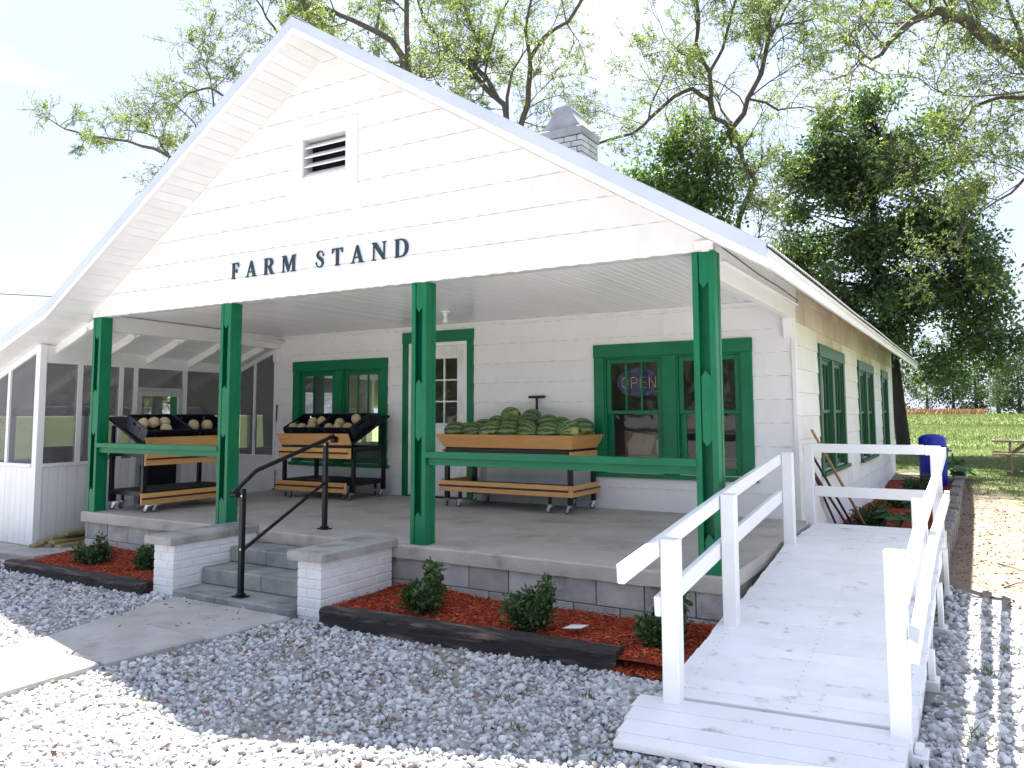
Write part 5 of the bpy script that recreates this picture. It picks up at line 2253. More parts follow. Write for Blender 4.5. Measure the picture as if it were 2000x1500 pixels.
WMM = [melon_mesh('watermelon', 'watermelon_rind', 0.178, 0.138, 0.138, 10 + s, 0.015) for s in range(3)]
WM = [(3.44, 2.70, 0.99, 15, 0, 'front row leftmost on the cart, with a yellow patch'), (3.70, 2.70, 0.985, 170, 10, 'second from the left in the front row'),
      (3.98, 2.70, 0.985, 5, -8, 'third from the left in the front row'), (4.26, 2.70, 0.98, 10, 0, 'fourth from the left in the front row'),
      (4.53, 2.70, 0.98, -25, 0, 'fifth from the left in the front row'), (4.82, 2.70, 0.985, 8, 0, 'sixth from the left in the front row'),
      (5.07, 2.76, 0.995, 80, 0, 'rounded end facing out at the right end of the cart'), (5.10, 3.05, 1.03, 40, 0, 'behind the rightmost one, near the window casing'),
      (3.45, 2.98, 0.985, 20, 0, 'in the back row at the left end'), (3.70, 2.99, 1.02, 15, 0, 'back row, second from the left'),
      (3.95, 2.92, 1.07, -10, 0, 'second layer, left of the topmost one'), (4.20, 2.88, 1.075, 0, 0, 'second layer, directly under the topmost one'),
      (4.70, 2.90, 1.085, 12, -10, 'second layer with a bright yellow side'), (4.90, 2.94, 1.04, 55, 35, 'tilted with a pale stripe, right of the pile'),
      (4.12, 2.97, 1.185, 85, 0, 'topmost of the pile, blossom end facing out'), (4.40, 3.03, 1.16, -15, 0, 'top layer at the back beside the black handle'),
      (4.46, 2.85, 1.09, 70, 20, 'top layer standing end-on before the black handle')]
for k, (x, y, z, a, b, txt) in enumerate(WM):
    o = link('watermelon', WMM[k % 3])
    o.location = (x, y, z - 0.022)
    o.rotation_euler = (R(mr_.uniform(-60, 60)), R(b), R(a))
    s = mr_.uniform(0.84, 1.02)
    o.scale = (s, s, s)
    tag(o, 'striped green watermelon, ' + txt, 'watermelon', 'watermelons on the cart')


# ---------------- OPEN sign inside the right window
def open_sign():
    c = (5.690, YF + 0.085, 1.58)
    s = empty('open_sign', c)
    tag(s, 'dark oval OPEN sign of small lights hanging inside the window', 'sign')
    m = MB()
    pts = [(0.295 * math.cos(a), 0.185 * math.sin(a)) for a in np.linspace(0, 2 * math.pi, 48, endpoint=False)]
    m.prism(pts, lambda u, v: (c[0] + u, c[1], c[2] + v), lambda u, v: (c[0] + u, c[1] + 0.02, c[2] + v))
    m.build('panel', 'sign_panel', s)
    dots = {'O': [], 'P': [], 'E': [], 'N': []}

    def line(L, a, b, n):
        for k in range(n):
            L.append((lerp(a[0], b[0], k / (n - 1)), lerp(a[1], b[1], k / (n - 1))))
    w, h = 0.085, 0.13
    for a in np.linspace(0, 2 * math.pi, 24, endpoint=False):
        dots['O'].append((w / 2 + w / 2 * math.cos(a), h / 2 + h / 2 * math.sin(a)))
    L = dots['P']
    line(L, (0, 0), (0, h), 12)
    for a in np.linspace(-math.pi / 2, math.pi / 2, 10):
        L.append((0.04 + 0.042 * math.cos(a), h * 0.72 + h * 0.28 * math.sin(a)))
    line(L, (0.012, h), (0.032, h), 3)
    line(L, (0.012, h * .44), (0.032, h * .44), 3)
    L = dots['E']
    line(L, (0, 0), (0, h), 12)
    for q in (0, .5, 1):
        line(L, (0.012, h * q), (0.075, h * q), 6)
    L = dots['N']
    line(L, (0, 0), (0, h), 12)
    line(L, (0.082, 0), (0.082, h), 12)
    line(L, (0.008, h * .93), (0.074, h * .07), 10)
    x = c[0] - 0.225
    for ch in 'OPEN':
        m = MB()
        for (u, v) in dots[ch]:
            px, pz = x + u, c[2] - h / 2 + v
            m.add([(px - .0036, c[1] - .003, pz), (px, c[1] - .003, pz + .0036), (px + .0036, c[1] - .003, pz), (px, c[1] - .003, pz - .0036), (px, c[1] - .006, pz)],
                  [(0, 1, 4), (1, 2, 4), (2, 3, 4), (3, 0, 4)])
        m.build('letter', 'led_red', s)
        x += 0.122
    m = MB()
    for a in np.linspace(0.9, 2.24, 11).tolist() + np.linspace(-2.24, -0.9, 11).tolist():
        px, pz = c[0] + 0.27 * math.cos(a), c[2] + 0.155 * math.sin(a)
        m.add([(px - .003, c[1] - .003, pz), (px, c[1] - .003, pz + .003), (px + .003, c[1] - .003, pz), (px, c[1] - .003, pz - .003), (px, c[1] - .006, pz)],
              [(0, 1, 4), (1, 2, 4), (2, 3, 4), (3, 0, 4)])
    m.build('border_lights', 'led_blue', s)
    m = MB()
    m.tube([(5.60, c[1] + .01, 1.75), (5.66, c[1] + .01, 2.1)], 0.002, 5)
    m.tube([(5.80, c[1] + .01, 1.75), (5.76, c[1] + .01, 2.1)], 0.002, 5)
    m.tube([(5.93, c[1] + .01, 1.48), (5.88, c[1] + .05, 1.2), (5.75, c[1] + .10, 0.95), (5.68, c[1] + .10, 0.8)], 0.003, 5)
    m.build('cord', 'cable', s)


open_sign()

# counter, box and printer just inside the right window
m = MB()
m.box((5.05, YF + 0.30, -0.02), (7.2, YF + 0.95, 0.62), 0.01)
m.box((5.0, YF + 0.26, 0.62), (7.25, YF + 1.0, 0.66), 0.008)
tag(m.build('counter', 'interior_counter'), 'dark counter standing behind the right window', 'counter')
m = MB()
m.prism([(5.38, 0.662), (5.72, 0.662), (5.80, 0.90), (5.38, 0.96)], lambda x, z: (x, YF + 0.36, z), lambda x, z: (x, YF + 0.62, z))
tag(m.build('cardboard_box', 'cardboard'), 'open cardboard box on the counter behind the window', 'box')
m = MB()
m.box((5.80, YF + 0.36, 0.661), (6.05, YF + 0.66, 0.86), 0.015)
tag(m.build('printer', 'printer_plastic'), 'pale printer on the counter beside the cardboard box', 'printer')

# ================================================================= BEDS, TIMBERS, SHRUBS, SMALL THINGS
def tie(a, b, w, h, name, label, seed):
    """weathered timber: long box with uneven faces"""
    rgn = random.Random(seed)
    a, b = Vector(a), Vector(b)
    d = (b - a)
    L = d.length
    d.normalize()
    s = Vector((-d.y, d.x, 0))
    n = 26
    vs, fs = [], []
    for k in range(n + 1):
        p = a + d * (L * k / n)
        j = lambda q=0.006: rgn.uniform(-q, q)
        ring = [(0.0 + j(), 0), (0.006 + j(), h * .5), (0.0 + j(), h - 0.02 + j()), (0.016 + j(), h + j(.004)), (w / 2, h + 0.004 + j(.005)), (w - 0.016 + j(), h + j(.004)), (w + j(), h - 0.02), (w + j(), 0)]
        for (o, z) in ring:
            q = p + s * o
            vs.append((q.x, q.y, GZ - 0.04 + z + (0.04 if z > 0 else 0)))
    r_ = 8
    for k in range(n):
        for q in range(r_):
            fs.append((k * r_ + q, k * r_ + (q + 1) % r_, (k + 1) * r_ + (q + 1) % r_, (k + 1) * r_ + q))
    fs += [tuple(range(r_)), tuple(n * r_ + q for q in range(r_))]
    m = MB()
    m.add(vs, fs)
    return tag(m.build(name, 'railroad_tie'), label, 'timber', 'dark bed-edging timbers')


tie((4.74, -1.105, 0), (7.255, -0.985, 0), 0.165, 0.145, 'edging_timber', 'long dark weathered timber edging the bed right of the steps', 1)
tie((0.12, -1.165, 0), (2.52, -1.15, 0), 0.15, 0.115, 'edging_timber', 'dark weathered timber edging the bed left of the steps', 2)


def mulch(name, label, regions, count, zf, seed):
    rgn = np.random.default_rng(seed)
    Cs = []
    for (x0, x1, y0, y1, wgt) in regions:
        n_ = int(count * wgt)
        x = rgn.uniform(x0, x1, n_)
        y = rgn.uniform(y0, y1, n_)
        Cs.append(np.stack([x, y, zf(x, y)], -1))
    C = np.concatenate(Cs)
    n_ = len(C)
    D = rgn.normal(size=(n_, 3))
    D[:, 2] *= 0.28
    D = unit(D)
    L = rgn.uniform(0.02, 0.065, n_)[:, None]
    W = rgn.uniform(0.003, 0.009, n_)[:, None]
    up = unit(rgn.normal(size=(n_, 3)))
    S = unit(np.cross(D, up))
    N = np.cross(S, D)
    C = C + rgn.normal(size=(n_, 3)) * [0, 0, 0.006]
    bow = N * L * rgn.uniform(-.15, .15, (n_, 1))
    V = np.stack([C - D * L / 2 - S * W / 2, C - D * L / 2 + S * W / 2, C + S * W / 2 + bow, C - S * W / 2 + bow, C + D * L / 2 + S * W * .3, C + D * L / 2 - S * W * .3,
                  C + bow - N * W * .7], 1).reshape(-1, 3)
    b = np.arange(n_)[:, None, None] * 7
    F = (b + np.array([[0, 1, 2, 3], [3, 2, 4, 5], [0, 6, 6, 1]])[None][:, :2]).reshape(-1, 4)
    rn = np.repeat(rgn.uniform(0, 1, n_), 2)
    o = link(name, np_mesh(name, V, F, 'mulch', rn))
    tag(o, label, 'mulch', kind='stuff')
    # solid bed beneath
    return o


def bed_base(name, poly, top):
    m = MB()
    m.prism(poly, lambda a, b: (a, b, GZ - 0.05), lambda a, b: (a, b, top))
    return m


def hump(x0, x1, y0, y1, base, amp, seed):
    def f(x, y):
        t = np.clip((y - y0) / (y1 - y0), 0, 1)
        return base + amp * (np.sin(x * 2.6 + seed) * 0.35 + np.sin(x * 5.1 + y * 6 + seed) * 0.2 + np.sin(x * 11 + seed * 2) * np.sin(y * 13) * 0.15 + 0.9 * t)
    return f


attr_mat('mulch_base', [(0.20, 0.030, 0.014), (0.20, 0.030, 0.014)], rough=0.95)


def bed_sheet(name, x0, x1, y0, y1, f, label):
    xs, ys = np.linspace(x0, x1, int((x1 - x0) / 0.05) + 2), np.linspace(y0, y1, int((y1 - y0) / 0.05) + 2)
    X, Y = np.meshgrid(xs, ys)
    Z = f(X, Y) - 0.008
    V = np.stack([X, Y, Z], -1).reshape(-1, 3)
    i = np.arange(len(xs) * len(ys)).reshape(len(ys), len(xs))
    F = np.stack([i[:-1, :-1], i[:-1, 1:], i[1:, 1:], i[1:, :-1]], -1).reshape(-1, 4)
    o = link(name, np_mesh(name, V, F, 'mulch_base', smooth=True))
    tag(o, label, 'flower bed', kind='structure')


fR = hump(4.7, 7.75, -0.97, -0.02, -0.415, 0.045, 1.0)
fL = hump(0.1, 2.5, -1.0, -0.02, -0.42, 0.045, 2.0)
fS = lambda x, y: -0.40 + 0.09 * np.clip((y - 9) / 6, 0, 1) + 0.02 * np.sin(y * 3) + 0.02 * np.sin(x * 5 + y) - 0.0 * x
fT = lambda x, y: GZ + 0.035 + 0.05 * np.clip((y + 1.0) / 0.5, 0, 1)
bed_sheet('flower_bed', 4.645, 7.72, -0.965, -0.016, fR, 'raised bed right of the steps')
bed_sheet('flower_bed', 0.10, 2.54, -1.02, -0.016, fL, 'raised bed left of the steps')
bed_sheet('flower_bed', 7.625, 8.88, 3.35, 15.2, fS, 'raised bed along the side wall of the house')
mulch('mulch', 'red shredded bark mulch in the bed right of the steps', [(4.66, 7.7, -0.95, -0.03, 1)], 11000, fR, 1)
mulch('mulch', 'red shredded bark mulch spilling past the end of the timber', [(7.24, 7.76, -1.02, -0.62, 1)], 1800, fT, 4)
mulch('mulch', 'red shredded bark mulch in the bed left of the steps', [(0.12, 2.53, -1.0, -0.03, 1)], 5000, fL, 2)
mulch('mulch', 'red shredded bark mulch along the side wall', [(7.63, 8.86, 3.4, 15.1, 1)], 15000, fS, 3)


def shrub(x, y, z, w, h, label, seed, spikes=2, mat='leaf_shrub', lsize=0.052, nl=1300):
    w, h = w * 0.88, h * 0.86
    rgn = np.random.default_rng(seed)
    r = empty('shrub', (x, y, z))
    tag(r, label, 'shrub', 'small green shrubs in the mulch beds')
    st = MB()
    tips = []
    n_ = 13
    for k in range(n_):
        a = 2 * math.pi * k / n_ + rgn.uniform(-.3, .3)
        rad = w / 2 * math.sqrt(rgn.uniform(0.1, 1))
        hh = h * rgn.uniform(0.45, 0.78) * (1 - 0.25 * rad / (w / 2))
        if k < spikes:
            hh = h * rgn.uniform(0.92, 1.05)
            rad *= 0.7
        p0 = Vector((x + .02 * math.cos(a), y + .02 * math.sin(a), z))
        p2 = Vector((x + rad * math.cos(a), y + rad * math.sin(a), z + hh))
        p1 = (p0 + p2) / 2 + Vector((.25 * rad * math.cos(a), .25 * rad * math.sin(a), -.05 * hh))
        st.tube([p0, p1, p2], [.006, .0045, .002], 5)
        tips.append((np.array(p0), np.array(p1), np.array(p2)))
    st.build('stem', 'bark_gray', r)
    C, D = [], []
    for (p0, p1, p2) in tips:
        m_ = nl // n_
        t = rgn.uniform(0.15, 1, m_) ** 0.8
        P = ((1 - t) ** 2)[:, None] * p0 + (2 * t * (1 - t))[:, None] * p1 + (t ** 2)[:, None] * p2
        jit = rgn.normal(size=(m_, 3)) * 0.035 * (w / 0.35)
        C.append(P + jit * (1.15 - 0.7 * t)[:, None])
        dd = unit(rgn.normal(size=(m_, 3)) + np.array([0, 0, 0.7]) + unit(jit) * 0.8)
        D.append(dd)
    C, D = np.concatenate(C), np.concatenate(D)
    C[:, 2] = np.maximum(C[:, 2], z + 0.005)
    V, F = leaf_quads(C, D, rgn.uniform(.7, 1.2, len(C)) * lsize, rgn.uniform(.7, 1.2, len(C)) * lsize * 0.48, rgn)
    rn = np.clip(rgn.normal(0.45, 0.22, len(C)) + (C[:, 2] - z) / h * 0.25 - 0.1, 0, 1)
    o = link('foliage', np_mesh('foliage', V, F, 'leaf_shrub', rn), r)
    return r


shrub(0.90, -0.62, -0.43, 0.42, 0.36, 'round green shrub at the left end of the left bed', 1, 1)
shrub(1.90, -0.62, -0.43, 0.36, 0.42, 'green shrub against the left brick pier', 2, 2)
shrub(5.44, -0.62, -0.42, 0.46, 0.46, 'bushy green shrub right of the steps, beside the right pier', 3, 3, nl=1900)
shrub(6.43, -0.60, -0.42, 0.46, 0.47, 'green shrub with two tall shoots in the middle of the right bed', 4, 2, nl=1700)
shrub(7.44, -0.55, -0.42, 0.42, 0.50, 'green shrub behind the first railing post of the ramp', 5, 3)
shrub(8.02, 6.35, -0.39, 0.60, 0.42, 'green shrub in the side bed behind the ramp landing', 6, 2, nl=1300, lsize=0.055)
shrub(8.15, 8.9, -0.39, 0.55, 0.36, 'green shrub halfway along the side wall', 7, 1, nl=900, lsize=0.055)
shrub(8.28, 11.4, -0.36, 0.80, 0.42, 'green shrub in the side bed before the blue barrel', 8, 2, nl=1200, lsize=0.06)


def squash(x, y, z, label, seed, size=0.2, nleaf=7):
    rgn = random.Random(seed)
    r = empty('leafy_plant', (x, y, z))
    tag(r, label, 'plant', 'broad-leaved plants in the side bed')
    st = MB()
    for k in range(nleaf):
        a = 2 * math.pi * k / nleaf + rgn.uniform(-.4, .4)
        rad = size * rgn.uniform(.5, 1.3)
        hh = size * rgn.uniform(0.9, 1.9)
        top = Vector((x + rad * math.cos(a), y + rad * math.sin(a), z + hh))
        st.tube([(x, y, z), ((x + top.x) / 2, (y + top.y) / 2, z + hh * .65), top], [.008, .006, .004], 6)
        s = size * rgn.uniform(.6, 1.0)
        tilt = Matrix.Translation(top) @ Matrix.Rotation(a, 4, 'Z') @ Matrix.Rotation(R(rgn.uniform(10, 45)), 4, 'Y')
        m = MB()
        n_ = 22
        vs = [tilt @ Vector((0, 0, -0.015))]
        for q in range(n_):
            b = 2 * math.pi * q / n_
            rr = s * (0.82 + 0.20 * math.cos(5 * b) + rgn.uniform(-.03, .03)) * (1 - 0.5 * math.exp(-((b - math.pi) / 0.35) ** 2))
            vs.append(tilt @ Vector((rr * math.cos(b) + s * .25, rr * math.sin(b), 0.03 * math.sin(5 * b + 1) * s / .15 * .3)))
        m.add(vs, [(0, q + 1, (q + 1) % n_ + 1) for q in range(n_)])
        o = m.build('leaf', 'leaf_squash', r)
    st.build('stem', 'leaf_squash', r)


squash(8.36, 6.05, -0.40, 'broad-leaved plant behind the ramp landing rail', 1, 0.17, 8)
squash(8.86, 13.9, -0.33, 'broad-leaved plant beside the blue barrel', 2, 0.24, 9)
squash(8.55, 7.2, -0.40, 'broad-leaved plant behind the landing post', 3, 0.15, 6)

# edging of the side bed: short weathered timbers
er = random.Random(3)
y = 3.9
k = 0
while y < 15.2:
    L = er.uniform(0.36, 0.62)
    m = MB()
    z1 = -0.235 + 0.06 * min(1, max(0, (y - 9) / 6)) + er.uniform(-.05, .03)
    dx = er.uniform(-.025, .025)
    m.box((8.84 + dx, y, GZ - 0.05), (9.03 + dx, y + L - 0.02, z1), 0.018)
    o = m.build('edging_block', 'gray_timber')
    tag(o, 'weathered grey edging block bordering the side bed', 'block', 'edging blocks along the side bed')
    y += L
    k += 1

# sheet of paper on the mulch
m = MB()
m.add([(6.70, -0.66, -0.352), (6.82, -0.60, -0.350), (6.84, -0.50, -0.346), (6.72, -0.55, -0.345), (6.77, -0.58, -0.340)], [(0, 1, 4), (1, 2, 4), (2, 3, 4), (3, 0, 4)])
tag(m.build('paper_scrap', 'paper'), 'white scrap of paper lying on the red mulch', 'paper')

# stack of sawn lumber beside the screened porch
LUM = [(-1.05, -0.02, 0, 1.05, 'long bottom board of the lumber stack by the screened porch'), (-0.91, 0.10, 0, 1.0, 'bottom board of the lumber stack, second from the wall'),
       (-0.76, 0.14, 0, 0.98, 'outermost bottom board of the lumber stack'),
       (-1.02, 0.06, 1, 0.95, 'second-layer board of the lumber stack nearest the white wall'), (-0.86, 0.12, 1, 1.0, 'second-layer outer board of the lumber stack'),
       (-0.98, 0.16, 2, 0.85, 'third-layer board of the lumber stack'), (-0.90, 0.30, 3, 0.45, 'short topmost board of the lumber stack')]
for x, y0, lay, L, lab in LUM:
    m = MB()
    z0 = -0.481 + lay * 0.041
    tilt = er.uniform(-.03, .03)
    m.beam((x, y0 - 0.22, z0 + 0.02), (x + tilt * L - 0.1 * L, y0 + L - 0.10, z0 + 0.02), 0.13, 0.039, 0.003)
    tag(m.build('lumber_board', 'treated_lumber'), lab, 'board', 'stacked lumber boards')

# garden tools leaning behind the landing
TOOLS = [((7.99, 5.95, -0.40), (7.70, 3.75, 0.99), 'tool_tan', 'tool_green', 'long tan wooden tool handle with green socket leaning on the side wall', 0.017),
         ((7.80, 6.10, -0.40), (7.66, 3.60, 0.83), 'tool_navy', 'steel_dark', 'dark blue tool handle leaning beside the tan one', 0.015),
         ((7.74, 6.05, -0.40), (7.65, 3.70, 0.62), 'tool_brown', 'steel_dark', 'brown wooden tool handle leaning low on the side wall', 0.016),
         ((7.68, 5.60, -0.40), (7.64, 3.85, 0.60), 'tool_maroon', 'steel_dark', 'maroon tool handle nearest the house corner', 0.014)]
for a, b, mt, mh, lab, r_ in TOOLS:
    t = empty('garden_tool', a)
    tag(t, lab, 'tool', 'garden tools leaning on the side wall')
    a, b = Vector(a), Vector(b)
    d = (b - a).normalized()
    m = MB()
    m.tube([a + d * 0.14, (a + b) / 2, b], [r_, r_ * 1.08, r_ * .9], 10)
    m.build('handle', mt, t, True)
    m = MB()
    m.tube([a + d * 0.02, a + d * 0.20], [r_ * 1.7, r_ * 1.25], 10)
    s = d.cross(Vector((0, 0, 1))).normalized()
    m.prism([(-.07, .0), (.07, .0), (.085, -.16), (.05, -.24), (0, -.27), (-.05, -.24), (-.085, -.16)],
            lambda u, v: tuple(a + s * u + d * (v + .24) - Vector((0, 0, 0.0)) + d.cross(s) * 0.03), lambda u, v: tuple(a + s * u + d * (v + .24) + d.cross(s) * 0.036))
    m.build('head', mh, t)


# blue barrel
def barrel():
    c = (8.50, 12.9, -0.44)
    b = empty('waste_barrel', c)
    tag(b, 'bright blue plastic barrel with a hooded lid beside the house', 'barrel')
    m = MB()
    m.lathe([(0.235, 0.0), (0.245, 0.02), (0.28, 0.82), (0.305, 0.835), (0.305, 0.885), (0.285, 0.89)], 32, c)
    m.build('body', 'blue_plastic', b, True)
    for s in (-1, 1):
        h = MB()
        h.tube([(c[0] + s * .29, c[1] - .07, c[2] + .82), (c[0] + s * .345, c[1] - .06, c[2] + .825), (c[0] + s * .345, c[1] + .06, c[2] + .825), (c[0] + s * .29, c[1] + .07, c[2] + .82)], .014, 8)
        h.build('handle', 'blue_plastic', b, True)
    m = MB()
    m.lathe([(0.262, 0.888), (0.262, 1.085), (0.255, 1.10), (0.19, 1.145), (0.10, 1.165), (0.0, 1.17)], 32, c)
    m.build('hood', 'blue_plastic', b, True)


barrel()


def picnic_table():
    c = (10.45, 16.0, -0.22)
    t = empty('picnic_table', c)
    tag(t, 'weathered wooden picnic table standing in the shade on the lawn', 'table')
    x, y, z = c
    for k in range(5):
        m = MB()
        m.box((x - .85, y - .37 + k * .15, z + .70), (x + .85, y - .37 + k * .15 + .14, z + .74), .004)
        m.build('top_board', 'table_wood', t)
    for s in (-1, 1):
        m = MB()
        m.box((x - .85, y + s * .70 - .12, z + .42), (x + .85, y + s * .70 + .12, z + .46), .004)
        m.build('bench', 'table_wood', t)
    for sx in (-.55, .55):
        m = MB()
        m.box((x + sx - .045, y - .75, z + .33), (x + sx + .045, y + .75, z + .418), .004)
        m.build('cross_beam', 'table_wood', t)
        for s in (-1, 1):
            m = MB()
            m.beam((x + sx + .065, y + s * .55, z - .02), (x + sx + .065, y + s * .22, z + .70), .04, .09, .004)
            m.build('leg', 'table_wood', t)
        m = MB()
        m.beam((x + sx, y, z + .37), (x + sx * .25, y, z + .69), .04, .08, .004)
        m.build('brace', 'table_wood', t)


picnic_table()
m = MB()
m.box((8.76, 15.97, -0.3), (8.80, 16.01, 0.20), .004)
tag(m.build('stake', 'steel_dark'), 'thin dark stake standing in the lawn beside the barrel', 'stake')


# ================================================================= GRAVEL
def inside(poly, x, y):
    c = np.zeros(len(x), dtype=bool)
    n_ = len(poly)
    for i in range(n_):
        (x0, y0), (x1, y1) = poly[i], poly[(i + 1) % n_]
        cond = ((y0 > y) != (y1 > y)) & (x < (x1 - x0) * (y - y0) / (y1 - y0 + 1e-12) + x0)
        c ^= cond
    return c


def gravel():
    rgn = np.random.default_rng(21)
    stones = bpy.data.collections.new('gravel_stones')
    for s in range(10):
        bm = bmesh.new()
        bmesh.ops.create_icosphere(bm, subdivisions=2, radius=1)
        q = np.random.default_rng(s + 50)
        sc = q.uniform(0.55, 1.0, 3)
        sc[0] = 1.0
        nrm = unit(q.normal(size=(9, 3)))
        cut = q.uniform(0.62, 0.95, 9)
        for v in bm.verts:
            p = np.array(v.co)
            for nn, cc in zip(nrm, cut):      # facet by clipping planes
                d = p @ nn
                if d > cc:
                    p = p - nn * (d - cc)
            v.co = p * sc * (1 + q.uniform(-.04, .04))
        me = bpy.data.meshes.new('stone')
        bm.to_mesh(me)
        bm.free()
        me.materials.append(MATS[{8: 'stone_b', 9: 'stone_c'}.get(s, 'stone_a')])
        o = bpy.data.objects.new('stone_%02d' % s, me)
        stones.objects.link(o)
    P, Sz = [], []

    def scatter(n_, x0, x1, y0, y1, smin, smax):
        x, y = rgn.uniform(x0, x1, n_), rgn.uniform(y0, y1, n_)
        return x, y, rgn.uniform(smin, smax, n_) * np.exp(rgn.normal(0, .27, n_))
    parts = [scatter(80000, -2.8, 9.3, -4.6, -0.85, .0105, .019), scatter(15000, 9.03, 10.9, -3.5, 3.6, .015, .026), scatter(2500, 7.2, 7.8, -1.6, -0.9, .013, .021),
             scatter(9000, 9.0, 12.0, -6.0, -3.0, .014, .024), scatter(1500, 7.8, 9.05, -2.3, 3.3, .015, .024)]
    x = np.concatenate([p_[0] for p_ in parts])
    y = np.concatenate([p_[1] for p_ in parts])
    s = np.concatenate([p_[2] for p_ in parts])
    keep = np.ones(len(x), dtype=bool)
    for q in PATH:
        cx_, cy_ = sum(p_[0] for p_ in q) / 4, sum(p_[1] for p_ in q) / 4
        grown = [(p_[0] + (0.03 if p_[0] > cx_ else -0.01), p_[1]) for p_ in q]
        keep &= ~inside(grown, x, y)
    keep &= ~inside([(4.30, -1.06), (7.26, -0.95), (7.26, 0), (4.30, 0)], x, y)
    keep &= ~inside([(0.0, -1.1), (2.55, -1.1), (2.55, 0), (0.0, 0)], x, y)
    keep &= ~inside([(2.5, -1.02), (4.66, -1.02), (4.66, 0), (2.5, 0)], x, y)
    keep &= ~inside([(7.2, -1.0), (7.85, -1.06), (7.85, 0.3), (7.2, 0.3)], x, y)
    keep &= ~inside([(-3.6, -0.88), (-0.42, -0.55), (-0.3, 3.4), (-3.6, 3.4)], x, y)
    lim = 2.75 - 1.3 * (x - 9.0) + 0.35 * np.sin(x * 5)
    keep &= ~((x > 8.9) & (y > lim))
    # thin out toward the dirt
    keep &= ~((x > 8.9) & (y > lim - 0.7) & (rgn.uniform(size=len(x)) < 0.5))
    # worn patches
    patch = np.sin(x * 2.1 + 1) * np.sin(y * 3.7 + x) + 0.5 * np.sin(x * 5.3 + y * 4.1)
    keep &= ~((patch > 0.98) & (rgn.uniform(size=len(x)) < 0.6))
    x, y, s = x[keep], y[keep], s[keep]
    bury = rgn.uniform(-0.25, 0.75, len(x))
    z = gz(x, y) + s * bury + 0.006 * np.sin(x * 3) * np.sin(y * 4)
    me = bpy.data.meshes.new('gravel')
    me.vertices.add(len(x))
    me.vertices.foreach_set('co', np.stack([x, y, z], -1).astype(np.float32).ravel())
    a = me.attributes.new('rot', 'FLOAT_VECTOR', 'POINT')
    a.data.foreach_set('vector', np.stack([rgn.uniform(-.6, .6, len(x)), rgn.uniform(-.6, .6, len(x)), rgn.uniform(0, 6.28, len(x))], -1).astype(np.float32).ravel())
    a = me.attributes.new('scl', 'FLOAT', 'POINT')
    a.data.foreach_set('value', s.astype(np.float32))
    a = me.attributes.new('pick', 'INT', 'POINT')
    a.data.foreach_set('value', rgn.choice(10, len(x), p=[.1075] * 8 + [.06, .08]).astype(np.int32))
    o = link('gravel', me)
    tag(o, 'pale grey crushed stone gravel in front of the porch and along the ramp', 'gravel', kind='stuff')
    ng = bpy.data.node_groups.new('scatter_stones', 'GeometryNodeTree')
    ng.interface.new_socket('Geometry', in_out='INPUT', socket_type='NodeSocketGeometry')
    ng.interface.new_socket('Geometry', in_out='OUTPUT', socket_type='NodeSocketGeometry')
    N, L = ng.nodes, ng.links
    gi, go = N.new('NodeGroupInput'), N.new('NodeGroupOutput')
    ci = N.new('GeometryNodeCollectionInfo')
    ci.inputs['Collection'].default_value = stones
    ci.inputs['Separate Children'].default_value = True
    ci.inputs['Reset Children'].default_value = True
    ip = N.new('GeometryNodeInstanceOnPoints')
    ip.inputs['Pick Instance'].default_value = True

    def na(nm, ty):
        q = N.new('GeometryNodeInputNamedAttribute')
        q.data_type = ty
        q.inputs['Name'].default_value = nm
        return q.outputs['Attribute']
    e2r = N.new('FunctionNodeEulerToRotation')
    L.new(na('rot', 'FLOAT_VECTOR'), e2r.inputs[0])
    L.new(gi.outputs[0], ip.inputs['Points'])
    L.new(ci.outputs[0], ip.inputs['Instance'])
    L.new(na('pick', 'INT'), ip.inputs['Instance Index'])
    L.new(e2r.outputs[0], ip.inputs['Rotation'])
    L.new(na('scl', 'FLOAT'), ip.inputs['Scale'])
    L.new(ip.outputs[0], go.inputs[0])
    md = o.modifiers.new('scatter', 'NODES')
    md.node_group = ng


gravel()


